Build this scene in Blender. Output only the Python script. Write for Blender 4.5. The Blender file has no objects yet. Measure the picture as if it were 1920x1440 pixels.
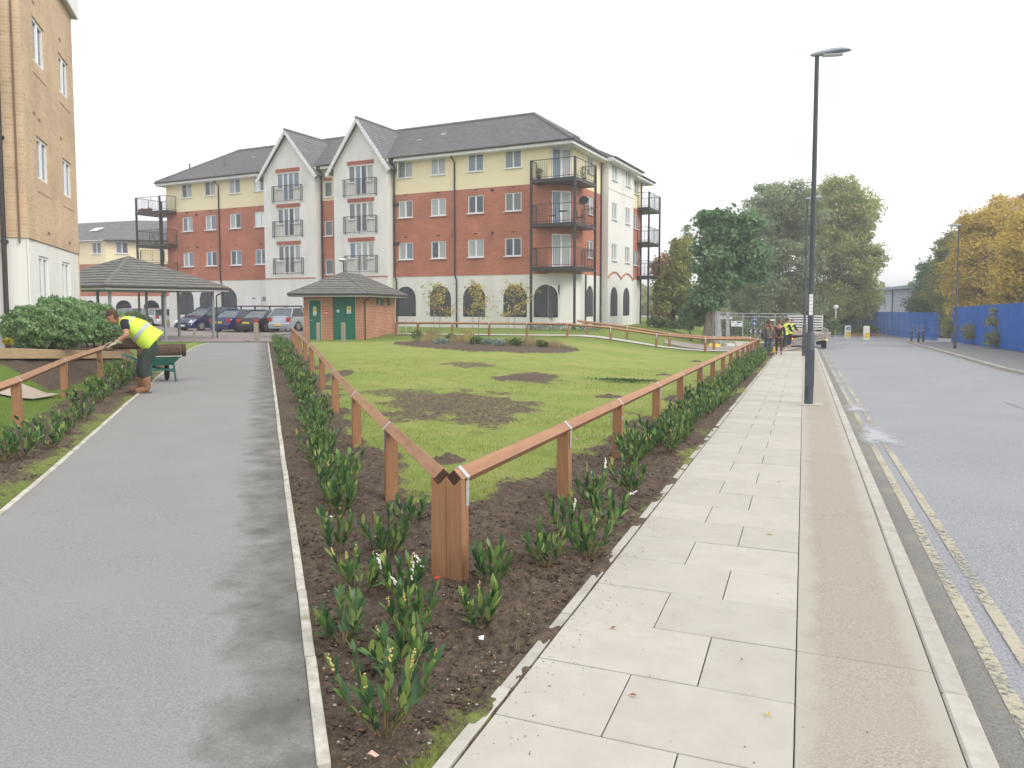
import bpy, bmesh, math, random
import numpy as np
from mathutils import Vector, Matrix, noise as mnoise
random.seed(7); RS = np.random.RandomState(7)
S = bpy.context.scene
COL = S.collection
R = math.radians
# ------------------------------------------------------------------ camera, world, sun, exposure
CAMH, FPX, PITCH, YAW, SHIFT = 1.65, 1400., R(3.5), R(21.34), -61.
cam = bpy.data.objects.new('camera', bpy.data.cameras.new('camera')); COL.objects.link(cam)
cam.location = (0, 0, CAMH); cam.rotation_euler = (R(90) - PITCH, 0, YAW)
cam.data.sensor_width = 36; cam.data.lens = 36 * FPX / 1920; cam.data.shift_y = SHIFT / 1920
cam.data.clip_start = .1; cam.data.clip_end = 6000
S.camera = cam
W = bpy.data.worlds.new('World'); S.world = W; W.use_nodes = True
nt = W.node_tree; nt.nodes.clear()
sky = nt.nodes.new('ShaderNodeTexSky'); sky.sky_type = 'NISHITA'; sky.sun_disc = False
SUN_EL, SUN_AZ = R(36), R(104)          # azimuth measured clockwise from +Y
sky.sun_elevation = SUN_EL; sky.sun_rotation = SUN_AZ; sky.dust_density = 3; sky.air_density = 1.0
tc = nt.nodes.new('ShaderNodeTexCoord')
nz = nt.nodes.new('ShaderNodeTexNoise'); nz.inputs['Scale'].default_value = 1.6; nz.inputs['Detail'].default_value = 4
mp = nt.nodes.new('ShaderNodeMapping'); mp.inputs['Scale'].default_value = (1, 1, 2.6)
cr = nt.nodes.new('ShaderNodeValToRGB')
cr.color_ramp.elements[0].position = .32; cr.color_ramp.elements[0].color = (7.2, 7.75, 8.4, 1)
cr.color_ramp.elements[1].position = .55; cr.color_ramp.elements[1].color = (11.6, 11.6, 11.7, 1)
mx = nt.nodes.new('ShaderNodeMixRGB'); mx.inputs[0].default_value = .93      # cloud cover
bg = nt.nodes.new('ShaderNodeBackground'); bg.inputs[1].default_value = .1
wo = nt.nodes.new('ShaderNodeOutputWorld')
L = nt.links.new
L(tc.outputs['Generated'], mp.inputs[0]); L(mp.outputs[0], nz.inputs['Vector']); L(nz.outputs[0], cr.inputs[0])
L(sky.outputs[0], mx.inputs[1]); L(cr.outputs[0], mx.inputs[2]); L(mx.outputs[0], bg.inputs[0]); L(bg.outputs[0], wo.inputs[0])
sun = bpy.data.objects.new('sun', bpy.data.lights.new('sun', 'SUN')); COL.objects.link(sun)
sun.data.energy = 1.5; sun.data.angle = R(25); sun.data.color = (1, .96, .9)
sd = Vector((math.sin(SUN_AZ) * math.cos(SUN_EL), math.cos(SUN_AZ) * math.cos(SUN_EL), math.sin(SUN_EL)))
sun.rotation_euler = sd.to_track_quat('Z', 'Y').to_euler()
S.view_settings.view_transform = 'Standard'; S.view_settings.look = 'None'
S.view_settings.gamma = 1; S.view_settings.use_curve_mapping = False
S.view_settings.exposure = 0.44
S.render.engine = 'CYCLES'
S.cycles.max_bounces = 5; S.cycles.diffuse_bounces = 3; S.cycles.transparent_max_bounces = 6
S.cycles.use_denoising = True

# ------------------------------------------------------------------ survey helpers
def sm(a, b, x):
    t = np.clip((np.asarray(x, float) - a) / (b - a), 0, 1); return t * t * (3 - 2 * t)
BU = np.array((-.667, .745)); BN = np.array((-.745, -.667))
def bank(x, y):                         # raised bank behind the left-hand fence
    u = (x + 10.1) * BU[0] + (y - 6.96) * BU[1]; D = (x + 10.1) * BN[0] + (y - 6.96) * BN[1]
    wd = 1.45 - .85 * sm(6, 13, u)
    h = .78 - .3 * sm(5, 13, u)
    return h * sm(.1, 1, D / wd) * (1 - sm(14, 18, u))
def gz(x, y):
    x = np.asarray(x, float); y = np.asarray(y, float)
    z = -.016 * np.minimum(y, 75) * sm(-11, -4, x) + .3 * sm(27, 44, y) * (1 - sm(-11, -6, x)) * sm(-32, -26, x)
    return z + bank(x, y)
def gzf(x, y): return float(gz(x, y))
_sa, _ca, _sp, _cp = math.sin(YAW), math.cos(YAW), math.sin(PITCH), math.cos(PITCH)
def ray(u, v):
    x = (u - 960) / FPX; y = (720 - v + SHIFT) / FPX
    return (-_sa * _cp + _ca * x - _sa * _sp * y, _ca * _cp + _sa * x + _ca * _sp * y, -_sp + _cp * y)
def G(u, v):                            # ground point seen at a pixel of the photograph
    d = ray(u, v); z = 0
    for i in range(60):
        t = (z - CAMH) / d[2]; x, y = d[0] * t, d[1] * t; z = .5 * z + .5 * gzf(x, y)
    return (x, y, z)
def P(u, d):                            # plan position at distance d along the view
    x = (u - 960) / FPX * d
    return (-_sa * d + _ca * x, _ca * d + _sa * x)
def Pz(u, v, d):
    x, y = P(u, d); return Vector((x, y, CAMH + (573 - v) * d / FPX))
def dirv(a):
    a = R(a); return (-_sa * math.cos(a) + _ca * math.sin(a), _ca * math.cos(a) + _sa * math.sin(a))

# ------------------------------------------------------------------ materials
MATS = {}
def mat(name, c1, c2=None, scale=8., rough=.75, bump=0., bscale=None, metal=0., spec=.4, coord='pos', detail=5,
        rnd=0., c3=None, s3=1., lo=.35, hi=.65, m3=(.5, .65), trans=0., emit=None, stretch=(1, 1, 1), bdist=.02, coat=0.):
    if name in MATS: return MATS[name]
    m = bpy.data.materials.new(name); m.use_nodes = True; MATS[name] = m
    n = m.node_tree.nodes; l = m.node_tree.links.new
    b = n['Principled BSDF']
    b.inputs['Roughness'].default_value = rough; b.inputs['Metallic'].default_value = metal
    b.inputs['Specular IOR Level'].default_value = spec
    if coat: b.inputs['Coat Weight'].default_value = coat; b.inputs['Coat Roughness'].default_value = .05
    b.inputs['Base Color'].default_value = (*c1, 1)
    if emit: b.inputs['Emission Color'].default_value = (*emit[:3], 1); b.inputs['Emission Strength'].default_value = emit[3]
    if coord == 'pos': g = n.new('ShaderNodeNewGeometry'); co = g.outputs['Position']
    else: g = n.new('ShaderNodeTexCoord'); co = g.outputs['Object']
    mpn = n.new('ShaderNodeMapping'); mpn.inputs['Scale'].default_value = stretch; l(co, mpn.inputs[0]); co = mpn.outputs[0]
    last = None
    if c2:
        nz = n.new('ShaderNodeTexNoise'); nz.inputs['Scale'].default_value = scale; nz.inputs['Detail'].default_value = detail
        nz.inputs['Roughness'].default_value = .62; l(co, nz.inputs['Vector'])
        mr = n.new('ShaderNodeMapRange'); mr.inputs[1].default_value = lo; mr.inputs[2].default_value = hi; l(nz.outputs[0], mr.inputs[0])
        mxn = n.new('ShaderNodeMixRGB'); mxn.inputs[1].default_value = (*c1, 1); mxn.inputs[2].default_value = (*c2, 1)
        l(mr.outputs[0], mxn.inputs[0]); last = mxn.outputs[0]
    if c3:
        nz = n.new('ShaderNodeTexNoise'); nz.inputs['Scale'].default_value = s3; nz.inputs['Detail'].default_value = 6; l(co, nz.inputs['Vector'])
        mr = n.new('ShaderNodeMapRange'); mr.inputs[1].default_value = m3[0]; mr.inputs[2].default_value = m3[1]; l(nz.outputs[0], mr.inputs[0])
        mxn = n.new('ShaderNodeMixRGB'); mxn.inputs[2].default_value = (*c3, 1); l(mr.outputs[0], mxn.inputs[0])
        if last: l(last, mxn.inputs[1])
        else: mxn.inputs[1].default_value = (*c1, 1)
        last = mxn.outputs[0]
    if rnd:
        oi = n.new('ShaderNodeObjectInfo'); mr = n.new('ShaderNodeMapRange'); mr.inputs[3].default_value = 1 - rnd; mr.inputs[4].default_value = 1 + rnd
        l(oi.outputs['Random'], mr.inputs[0])
        mu = n.new('ShaderNodeVectorMath'); mu.operation = 'SCALE'
        if last: l(last, mu.inputs[0])
        else: mu.inputs[0].default_value = c1
        l(mr.outputs[0], mu.inputs['Scale']); last = mu.outputs[0]
    if last: l(last, b.inputs['Base Color'])
    if bump:
        nb = n.new('ShaderNodeTexNoise'); nb.inputs['Scale'].default_value = bscale or scale * 4; nb.inputs['Detail'].default_value = 5; l(co, nb.inputs['Vector'])
        bp = n.new('ShaderNodeBump'); bp.inputs['Strength'].default_value = bump; bp.inputs['Distance'].default_value = bdist
        l(nb.outputs[0], bp.inputs['Height']); l(bp.outputs[0], b.inputs['Normal'])
    m['last'] = 0
    return m
def foliage_mat(name, c1, c2, rough=.55, trans=.3, spec=.35):
    """leaf colour varies by the per-leaf attribute 'tint'"""
    if name in MATS: return MATS[name]
    m = bpy.data.materials.new(name); m.use_nodes = True; MATS[name] = m
    n = m.node_tree.nodes; l = m.node_tree.links.new; b = n['Principled BSDF']; o = n['Material Output']
    a = n.new('ShaderNodeAttribute'); a.attribute_name = 'tint'
    mxn = n.new('ShaderNodeMixRGB'); mxn.inputs[1].default_value = (*c1, 1); mxn.inputs[2].default_value = (*c2, 1); l(a.outputs['Fac'], mxn.inputs[0])
    l(mxn.outputs[0], b.inputs['Base Color']); b.inputs['Roughness'].default_value = rough; b.inputs['Specular IOR Level'].default_value = spec
    if trans:
        t = n.new('ShaderNodeBsdfTranslucent'); l(mxn.outputs[0], t.inputs[0])
        ms = n.new('ShaderNodeMixShader'); ms.inputs[0].default_value = trans; l(b.outputs[0], ms.inputs[1]); l(t.outputs[0], ms.inputs[2]); l(ms.outputs[0], o.inputs[0])
    return m
def brick_mat(name, ca, cb, mortar, scale=1., bump=.6, bw=.225, bh=.075, ms=.011, big=None):
    if name in MATS: return MATS[name]
    m = bpy.data.materials.new(name); m.use_nodes = True; MATS[name] = m
    n = m.node_tree.nodes; l = m.node_tree.links.new; b = n['Principled BSDF']
    b.inputs['Roughness'].default_value = .85; b.inputs['Specular IOR Level'].default_value = .2
    g = n.new('ShaderNodeTexCoord'); sx = n.new('ShaderNodeSeparateXYZ'); cx = n.new('ShaderNodeCombineXYZ')
    ad = n.new('ShaderNodeMath'); ad.operation = 'ADD'
    l(g.outputs['Object'], sx.inputs[0]); l(sx.outputs[0], ad.inputs[0]); l(sx.outputs[1], ad.inputs[1])
    l(ad.outputs[0], cx.inputs[0]); l(sx.outputs[2], cx.inputs[1])
    bt = n.new('ShaderNodeTexBrick'); bt.inputs['Scale'].default_value = scale; bt.inputs['Brick Width'].default_value = bw; bt.inputs['Row Height'].default_value = bh
    bt.inputs['Mortar Size'].default_value = ms; bt.inputs['Mortar Smooth'].default_value = .2; bt.inputs['Bias'].default_value = -.1
    bt.inputs['Color1'].default_value = (*ca, 1); bt.inputs['Color2'].default_value = (*cb, 1); bt.inputs['Mortar'].default_value = (*mortar, 1)
    l(cx.outputs[0], bt.inputs['Vector'])
    nz = n.new('ShaderNodeTexNoise'); nz.inputs['Scale'].default_value = .7; nz.inputs['Detail'].default_value = 6; l(g.outputs['Object'], nz.inputs['Vector'])
    mr = n.new('ShaderNodeMapRange'); mr.inputs[1].default_value = .3; mr.inputs[2].default_value = .7; mr.inputs[3].default_value = .84; mr.inputs[4].default_value = 1.14; l(nz.outputs[0], mr.inputs[0])
    mu = n.new('ShaderNodeVectorMath'); mu.operation = 'SCALE'; l(bt.outputs[0], mu.inputs[0]); l(mr.outputs[0], mu.inputs['Scale'])
    l(mu.outputs[0], b.inputs['Base Color'])
    bp = n.new('ShaderNodeBump'); bp.inputs['Strength'].default_value = bump; bp.inputs['Distance'].default_value = .008; bp.invert = True
    l(bt.outputs['Fac'], bp.inputs['Height']); l(bp.outputs[0], b.inputs['Normal'])
    return m
M_RED = brick_mat('red_brick', (.54, .165, .092), (.41, .11, .062), (.45, .29, .22))
M_RED2 = brick_mat('red_brick_lintel', (.42, .12, .075), (.38, .1, .06), (.4, .2, .15), bw=.075, bh=.225)
M_ORANGE = brick_mat('orange_brick', (.50, .185, .10), (.40, .125, .07), (.55, .42, .32))
M_BUFF = brick_mat('buff_brick', (.60, .43, .285), (.52, .35, .215), (.6, .49, .36), ms=.009)
M_RENDER = mat('white_render', (.80, .785, .75), (.75, .735, .70), scale=.8, rough=.9, c3=(.64, .62, .56), s3=1.3, m3=(.52, .85), bump=.1, bscale=60, stretch=(1, 1, .22))
M_CREAM = mat('cream_render', (.88, .78, .52), (.85, .74, .49), scale=.8, rough=.9, bump=.1, bscale=60)
M_ROOF = mat('grey_roof_tile', (.21, .205, .212), (.15, .15, .158), scale=2.5, rough=.85, bump=.3, bscale=30, rnd=.07)
M_ROOF2 = mat('weathered_roof_tile', (.20, .19, .175), (.135, .13, .122), scale=5, rough=.9, bump=.4, bscale=40, rnd=.08, c3=(.26, .25, .2), s3=3, m3=(.6, .8))
M_FASCIA = mat('white_painted_board', (.78, .78, .77), (.7, .7, .69), scale=3, rough=.5)
M_BLACK = mat('black_metal', (.028, .028, .032), (.045, .043, .045), scale=5, rough=.45, bump=.05)
M_PIPE = mat('black_pipe', (.045, .038, .038), rough=.4)
M_UPVC = mat('white_window_frame', (.84, .85, .86), rough=.3)
M_GLASS = [mat('window_glass_%s' % n, c, c2, scale=1.2, rough=.06, spec=.6, coord='obj') for n, c, c2 in
           (('dark', (.05, .06, .075), (.11, .12, .14)), ('grey', (.2, .21, .22), (.14, .15, .16)), ('blue', (.15, .2, .27), (.22, .27, .33)), ('net', (.42, .44, .43), (.34, .36, .36)), ('bright', (.8, .85, .9), (.7, .75, .8)))]
M_CURTAIN = mat('dark_curtain', (.10, .06, .05), rough=.9)
def wood(name, a, b, rnd=.08, rough=.7, spec=.3):
    m = mat(name, a, b, scale=3, rough=rough, bump=.35, bscale=22, coord='obj', stretch=(1, 9, 9), rnd=rnd, lo=.3, hi=.7, c3=tuple(x * .55 for x in a), s3=5, m3=(.66, .74), bdist=.004, spec=spec); return m
M_RAIL = wood('stained_rail_timber', (.43, .24, .14), (.32, .165, .092))
def woodz(name, a, b, rnd=.08, dark=.6):
    return mat(name, a, b, scale=3, rough=.75, bump=.35, bscale=22, coord='obj', stretch=(9, 9, 1), rnd=rnd, lo=.3, hi=.7, c3=tuple(x * dark for x in a), s3=4, m3=(.63, .72), bdist=.004)
M_POST = woodz('stained_post_timber', (.385, .20, .10), (.27, .13, .062))
M_ENDGRAIN = mat('dark_end_grain', (.075, .04, .022), (.045, .024, .014), scale=30, rough=.8, coord='obj', bump=.3)
M_GALV = mat('galvanised_steel', (.62, .64, .66), (.5, .52, .54), scale=25, rough=.42, metal=.55, spec=.5)
M_PALEWOOD = mat('pale_softwood', (.52, .38, .22), (.42, .3, .17), scale=3, rough=.8, stretch=(1, 1, 8), bump=.2, rnd=.08)
M_GREYWOOD = woodz('weathered_grey_timber', (.36, .31, .25), (.27, .23, .19))
# --- ground materials
def soil_nodes(): pass
M_SOIL = mat('brown_soil', (.155, .118, .09), (.075, .055, .042), scale=9, rough=.95, bump=1, bscale=55, c3=(.19, .14, .105), s3=45, m3=(.58, .72), bdist=.03, spec=.15)
M_ASPH = mat('path_asphalt', (.31, .30, .29), (.20, .195, .19), scale=95, rough=.95, bump=.6, bscale=110, c3=(.29, .285, .275), s3=1.1, m3=(.35, .95), detail=2, bdist=.004, spec=.25)
M_ROAD = mat('road_asphalt', (.40, .40, .42), (.19, .195, .21), scale=80, rough=.95, bump=.9, bscale=90, c3=(.33, .335, .35), s3=.6, m3=(.3, 1.1), detail=2, bdist=.006, spec=.3, lo=.3, hi=.62)
M_SLAB = mat('concrete_paving_slab', (.47, .44, .39), (.43, .40, .352), scale=5, rough=.9, bump=.3, bscale=110, rnd=.06, c3=(.42, .385, .33), s3=7, m3=(.56, .9), bdist=.003, detail=8, spec=.25)
M_JOINT = mat('dirty_joint_mortar', (.30, .26, .21), (.17, .145, .12), scale=12, rough=.95)
M_STRIP = mat('exposed_aggregate_concrete', (.42, .38, .315), (.27, .24, .195), scale=95, rough=.9, bump=.5, bscale=200, rnd=.05, c3=(.36, .32, .265), s3=2.5, m3=(.35, 1.0), bdist=.004, spec=.25)
_n = M_STRIP.node_tree.nodes; _l = M_STRIP.node_tree.links.new; _b = _n['Principled BSDF']; _src = _b.inputs['Base Color'].links[0].from_socket
_g = _n.new('ShaderNodeNewGeometry'); _x = _n.new('ShaderNodeSeparateXYZ'); _l(_g.outputs['Position'], _x.inputs[0])
_m = _n.new('ShaderNodeMath'); _m.operation = 'SUBTRACT'; _m.inputs[1].default_value = .3; _l(_x.outputs[0], _m.inputs[0]); _a = _n.new('ShaderNodeMath'); _a.operation = 'ABSOLUTE'; _l(_m.outputs[0], _a.inputs[0])
_z = _n.new('ShaderNodeTexNoise'); _z.inputs['Scale'].default_value = 4; _z.inputs['Detail'].default_value = 8; _l(_g.outputs['Position'], _z.inputs['Vector'])
_k = _n.new('ShaderNodeMath'); _k.operation = 'MULTIPLY_ADD'; _k.inputs[1].default_value = .22; _l(_z.outputs[0], _k.inputs[0]); _l(_a.outputs[0], _k.inputs[2])
_r = _n.new('ShaderNodeMapRange'); _r.inputs[1].default_value = .29; _r.inputs[2].default_value = .37; _r.inputs[4].default_value = .8; _l(_k.outputs[0], _r.inputs[0])
_q = _n.new('ShaderNodeMixRGB'); _q.inputs[2].default_value = (.42, .395, .345, 1); _l(_r.outputs[0], _q.inputs[0]); _l(_src, _q.inputs[1]); _l(_q.outputs[0], _b.inputs['Base Color'])
M_KERB = mat('kerb_concrete', (.46, .44, .395), (.40, .375, .33), scale=14, rough=.88, bump=.3, bscale=120, rnd=.06, c3=(.34, .31, .26), s3=3, m3=(.55, .75), bdist=.003)
M_EDGE = mat('mossy_edging_concrete', (.56, .54, .48), (.42, .40, .33), scale=16, rough=.9, bump=.4, bscale=90, rnd=.08, c3=(.3, .29, .2), s3=5, m3=(.52, .68), bdist=.004)
M_BLOCK = mat('block_paving', (.30, .265, .25), (.25, .22, .21), scale=6, rough=.9, bump=.2, bscale=80)
M_CONCPATH = mat('pale_concrete_path', (.55, .53, .48), (.45, .43, .38), scale=5, rough=.9)
M_GRASSFAR = mat('rough_grass', (.075, .13, .03), (.115, .16, .045), scale=1.5, rough=.95, c3=(.05, .09, .025), s3=.15, m3=(.45, .65))

def lawn_material():
    m = bpy.data.materials.new('lawn_turf'); m.use_nodes = True
    n = m.node_tree.nodes; l = m.node_tree.links.new; b = n['Principled BSDF']; b.inputs['Roughness'].default_value = .95; b.inputs['Specular IOR Level'].default_value = .1
    g = n.new('ShaderNodeNewGeometry').outputs['Position']
    def nz(s, d=5, st=None):
        x = n.new('ShaderNodeTexNoise'); x.inputs['Scale'].default_value = s; x.inputs['Detail'].default_value = d; x.inputs['Roughness'].default_value = .65
        l(g, x.inputs['Vector']); return x.outputs[0]
    def mr(i, a, b_, c=0, d=1):
        x = n.new('ShaderNodeMapRange'); x.inputs[1].default_value = a; x.inputs[2].default_value = b_; x.inputs[3].default_value = c; x.inputs[4].default_value = d; l(i, x.inputs[0]); return x.outputs[0]
    def mix(f, a, b_):
        x = n.new('ShaderNodeMixRGB'); l(f, x.inputs[0])
        for k, c in ((1, a), (2, b_)):
            if isinstance(c, tuple): x.inputs[k].default_value = (*c, 1)
            else: l(c, x.inputs[k])
        return x.outputs[0]
    g1 = mix(mr(nz(90, 3), .35, .65), (.215, .275, .06), (.285, .345, .095))
    g1 = mix(mr(nz(.55, 4), .38, .66), g1, (.33, .34, .115))
    g1 = mix(mr(nz(2.3, 6), .5, .75), g1, (.20, .265, .06))
    at = n.new('ShaderNodeAttribute'); at.attribute_name = 'lush'
    g1 = mix(at.outputs['Fac'], g1, mix(mr(nz(80, 3), .35, .65), (.10, .175, .03), (.165, .245, .05)))
    s1 = mix(mr(nz(16, 6), .35, .65), (.165, .125, .095), (.082, .06, .046))
    s1 = mix(mr(nz(70, 3), .58, .7), s1, (.27, .22, .17))
    a = n.new('ShaderNodeAttribute'); a.attribute_name = 'soil'
    ad = n.new('ShaderNodeMath'); ad.operation = 'ADD'; l(a.outputs['Fac'], ad.inputs[0])
    l(mr(nz(14, 8), .3, .7, -.38, .38), ad.inputs[1])
    f = mr(ad.outputs[0], .3, .72)
    l(mix(f, g1, s1), b.inputs['Base Color'])
    bp = n.new('ShaderNodeBump'); bp.inputs['Strength'].default_value = .9; bp.inputs['Distance'].default_value = .025
    l(nz(60, 6), bp.inputs['Height']); l(bp.outputs[0], b.inputs['Normal'])
    return m
M_LAWN = lawn_material()

# ------------------------------------------------------------------ object helpers
def props(o, label=None, cat=None, group=None, kind=None):
    for k, v in (('label', label), ('category', cat), ('group', group), ('kind', kind)):
        if v: o[k] = v
    return o
def empty(name, loc=(0, 0, 0), rz=0, label=None, cat=None, group=None, parent=None, kind=None):
    o = bpy.data.objects.new(name, None); COL.objects.link(o); o.location = loc; o.rotation_euler = (0, 0, rz); o.empty_display_size = .2
    if parent: o.parent = parent
    return props(o, label, cat, group, kind)
def inst(name, me, parent=None, loc=(0, 0, 0), rot=(0, 0, 0), sc=1):
    o = bpy.data.objects.new(name, me); COL.objects.link(o); o.location = loc if len(loc) == 3 else (*loc, 0)
    o.rotation_euler = rot if not isinstance(rot, (int, float)) else (0, 0, rot)
    o.scale = (sc, sc, sc) if isinstance(sc, (int, float)) else sc
    if parent: o.parent = parent
    return o
def children(o): return [c for c in COL.objects if c.parent == o]
class MB:
    def __init__(s): s.v = []; s.f = []; s.m = []
    def add(s, vs, fs, m=0):
        k = len(s.v); s.v += [tuple(v) for v in vs]; s.f += [tuple(i + k for i in f) for f in fs]; s.m += [m] * len(fs); return s
    def box(s, x0, x1, y0, y1, z0, z1, m=0, M=None):
        vs = [Vector(p) for p in ((x0, y0, z0), (x1, y0, z0), (x1, y1, z0), (x0, y1, z0), (x0, y0, z1), (x1, y0, z1), (x1, y1, z1), (x0, y1, z1))]
        if M: vs = [M @ v for v in vs]
        return s.add(vs, [(0, 3, 2, 1), (4, 5, 6, 7), (0, 1, 5, 4), (1, 2, 6, 5), (2, 3, 7, 6), (3, 0, 4, 7)], m)
    def prism(s, poly, z0, z1, m=0):
        n = len(poly); z0 = z0 if hasattr(z0, '__len__') else [z0] * n; z1 = z1 if hasattr(z1, '__len__') else [z1] * n
        vs = [(p[0], p[1], z) for p, z in zip(poly, z0)] + [(p[0], p[1], z) for p, z in zip(poly, z1)]
        return s.add(vs, [tuple(range(n))[::-1], tuple(range(n, 2 * n))] + [(i, (i + 1) % n, n + (i + 1) % n, n + i) for i in range(n)], m)
    def extr(s, prof, x0, x1, m=0, mend=None):     # profile in (y,z) pushed along x
        n = len(prof); vs = [(x0, a, b) for a, b in prof] + [(x1, a, b) for a, b in prof]
        s.add(vs, [(i, (i + 1) % n, n + (i + 1) % n, n + i) for i in range(n)], m)
        k = len(s.v) - 2 * n
        s.f += [tuple(range(k, k + n))[::-1], tuple(range(k + n, k + 2 * n))]; s.m += [mend if mend is not None else m] * 2; return s
    def bar(s, p0, p1, w, h=None, m=0, roll=0):
        p0, p1 = Vector(p0), Vector(p1); h = h or w; d = p1 - p0; ln = d.length
        if ln < 1e-6: return s
        q = d.to_track_quat('X', 'Z').to_matrix().to_4x4(); M = Matrix.Translation(p0) @ q @ Matrix.Rotation(roll, 4, 'X')
        return s.box(0, ln, -w / 2, w / 2, -h / 2, h / 2, m, M)
    def tube(s, pts, rad, n=8, m=0, cap=True, sq=(1, 1)):
        pts = [Vector(p) for p in pts]; k = len(pts); rad = rad if hasattr(rad, '__len__') else [rad] * k
        vs = []; up = None
        for i, p in enumerate(pts):
            d = (pts[min(i + 1, k - 1)] - pts[max(i - 1, 0)])
            if d.length < 1e-9: d = Vector((0, 0, 1))
            d.normalize()
            if up is None: up = Vector((0, 0, 1)) if abs(d.z) < .9 else Vector((0, 1, 0))
            a = d.cross(up).normalized(); b = a.cross(d).normalized(); up = b
            for j in range(n):
                t = 2 * math.pi * j / n; vs.append(p + a * math.cos(t) * rad[i] * sq[0] + b * math.sin(t) * rad[i] * sq[1])
        fs = [(i * n + j, i * n + (j + 1) % n, (i + 1) * n + (j + 1) % n, (i + 1) * n + j) for i in range(k - 1) for j in range(n)]
        if cap: fs += [tuple(range(n))[::-1], tuple(range((k - 1) * n, k * n))]
        return s.add(vs, fs, m)
    def loft(s, rings, m=0, cap=True):
        n = len(rings[0]); vs = [v for r in rings for v in r]
        fs = [(i * n + j, i * n + (j + 1) % n, (i + 1) * n + (j + 1) % n, (i + 1) * n + j) for i in range(len(rings) - 1) for j in range(n)]
        if cap: fs += [tuple(range(n))[::-1], tuple(range((len(rings) - 1) * n, len(rings) * n))]
        return s.add(vs, fs, m)
    def ball(s, c, r, nu=10, nv=7, m=0):
        r = r if hasattr(r, '__len__') else (r, r, r)
        rings = [[(c[0] + r[0] * math.sin(math.pi * i / nv) * math.cos(2 * math.pi * j / nu), c[1] + r[1] * math.sin(math.pi * i / nv) * math.sin(2 * math.pi * j / nu), c[2] - r[2] * math.cos(math.pi * i / nv)) for j in range(nu)] for i in range(1, nv)]
        return s.loft(rings, m)
    def mesh(s, name, mats, smooth=0, bevel=0):
        me = bpy.data.meshes.new(name); me.from_pydata(s.v, [], s.f)
        mats = mats if isinstance(mats, (list, tuple)) else [mats]
        for m in mats: me.materials.append(m)
        if len(mats) > 1: me.polygons.foreach_set('material_index', s.m)
        if bevel:
            bm = bmesh.new(); bm.from_mesh(me); bmesh.ops.bevel(bm, geom=bm.edges[:], offset=bevel, segments=1, affect='EDGES', clamp_overlap=True); bm.to_mesh(me); bm.free()
        if smooth:
            me.polygons.foreach_set('use_smooth', [True] * len(me.polygons)); me.set_sharp_from_angle(angle=R(smooth))
        me.update(); return me
    def build(s, name, mats, parent=None, loc=(0, 0, 0), rot=(0, 0, 0), smooth=0, bevel=0, label=None, cat=None, group=None, kind=None):
        o = inst(name, s.mesh(name, mats, smooth, bevel), parent, loc, rot); return props(o, label, cat, group, kind)
def sheet(name, poly, dz, m, step=1.0, kind='structure', label=None, cat=None, parent=None, thick=0):
    """polygon in plan laid on the terrain"""
    bm = bmesh.new(); vs = [bm.verts.new((p[0], p[1], 0)) for p in poly]; bm.faces.new(vs)
    xs = [p[0] for p in poly]; ys = [p[1] for p in poly]
    for ax, lo, hi in ((0, min(xs), max(xs)), (1, min(ys), max(ys))):
        k = math.floor(lo / step) + 1
        while k * step < hi:
            co = [0, 0, 0]; no = [0, 0, 0]; co[ax] = k * step; no[ax] = 1
            bmesh.ops.bisect_plane(bm, geom=bm.verts[:] + bm.edges[:] + bm.faces[:], plane_co=co, plane_no=no); k += 1
    for v in bm.verts: v.co.z = gzf(v.co.x, v.co.y) + dz
    bmesh.ops.recalc_face_normals(bm, faces=bm.faces[:])
    if bm.faces and bm.faces[0:1][0].normal.z < 0: bmesh.ops.reverse_faces(bm, faces=bm.faces[:])
    me = bpy.data.meshes.new(name); bm.to_mesh(me); bm.free(); me.materials.append(m)
    o = inst(name, me, parent); return props(o, label, cat, None, kind)

# ------------------------------------------------------------------ noise
def vnoise(x, y, seed=0):
    xi = np.floor(x).astype(int); yi = np.floor(y).astype(int); xf = x - xi; yf = y - yi
    def h(a, b):
        v = (a * 374761393 + b * 668265263 + seed * 982451653) & 0x7fffffff; v = (v ^ (v >> 13)) * 1274126177 & 0x7fffffff
        return ((v ^ (v >> 16)) & 0xffff) / 65535.
    u = xf * xf * (3 - 2 * xf); w = yf * yf * (3 - 2 * yf)
    return (h(xi, yi) * (1 - u) + h(xi + 1, yi) * u) * (1 - w) + (h(xi, yi + 1) * (1 - u) + h(xi + 1, yi + 1) * u) * w
def fbm(x, y, o=4, seed=0):
    s = 0; a = .5; t = 0
    for i in range(o): s = s + a * vnoise(x * 2 ** i, y * 2 ** i, seed + i); t += a; a *= .55
    return s / t

# ------------------------------------------------------------------ layout of the ground
CORNER = (-2.13, 4.22)
LF_DIR = np.array((-22.1 - CORNER[0], 28.5 - CORNER[1])); LF_LEN = np.linalg.norm(LF_DIR); LF_DIR = LF_DIR / LF_LEN
LF_N = np.array((LF_DIR[1], -LF_DIR[0]))            # towards the lawn
PATH_R = [(-.3, .6), (-1.62, 2.19), (-3.2, 4.1), (-7.02, 8.69), (-13.17, 16.09), (-22.5, 27.3)]
PATH_L = [(-25.0, 26.4), (-22.4, 22.8), (-18.28, 17.99), (-14.09, 13.3), (-11.38, 10.21), (-9.67, 8.25), (-8.48, 6.87), (-6.9, 5.05), (-6.03, 4.04), (-3.4, .9)]
PAVX = -1.17
def seg_d(x, y, pl):
    d = np.full(np.shape(x), 1e9)
    for (ax, ay), (bx, by) in zip(pl[:-1], pl[1:]):
        vx, vy = bx - ax, by - ay; t = np.clip(((x - ax) * vx + (y - ay) * vy) / (vx * vx + vy * vy), 0, 1)
        d = np.minimum(d, np.hypot(x - ax - t * vx, y - ay - t * vy))
    return d
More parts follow.
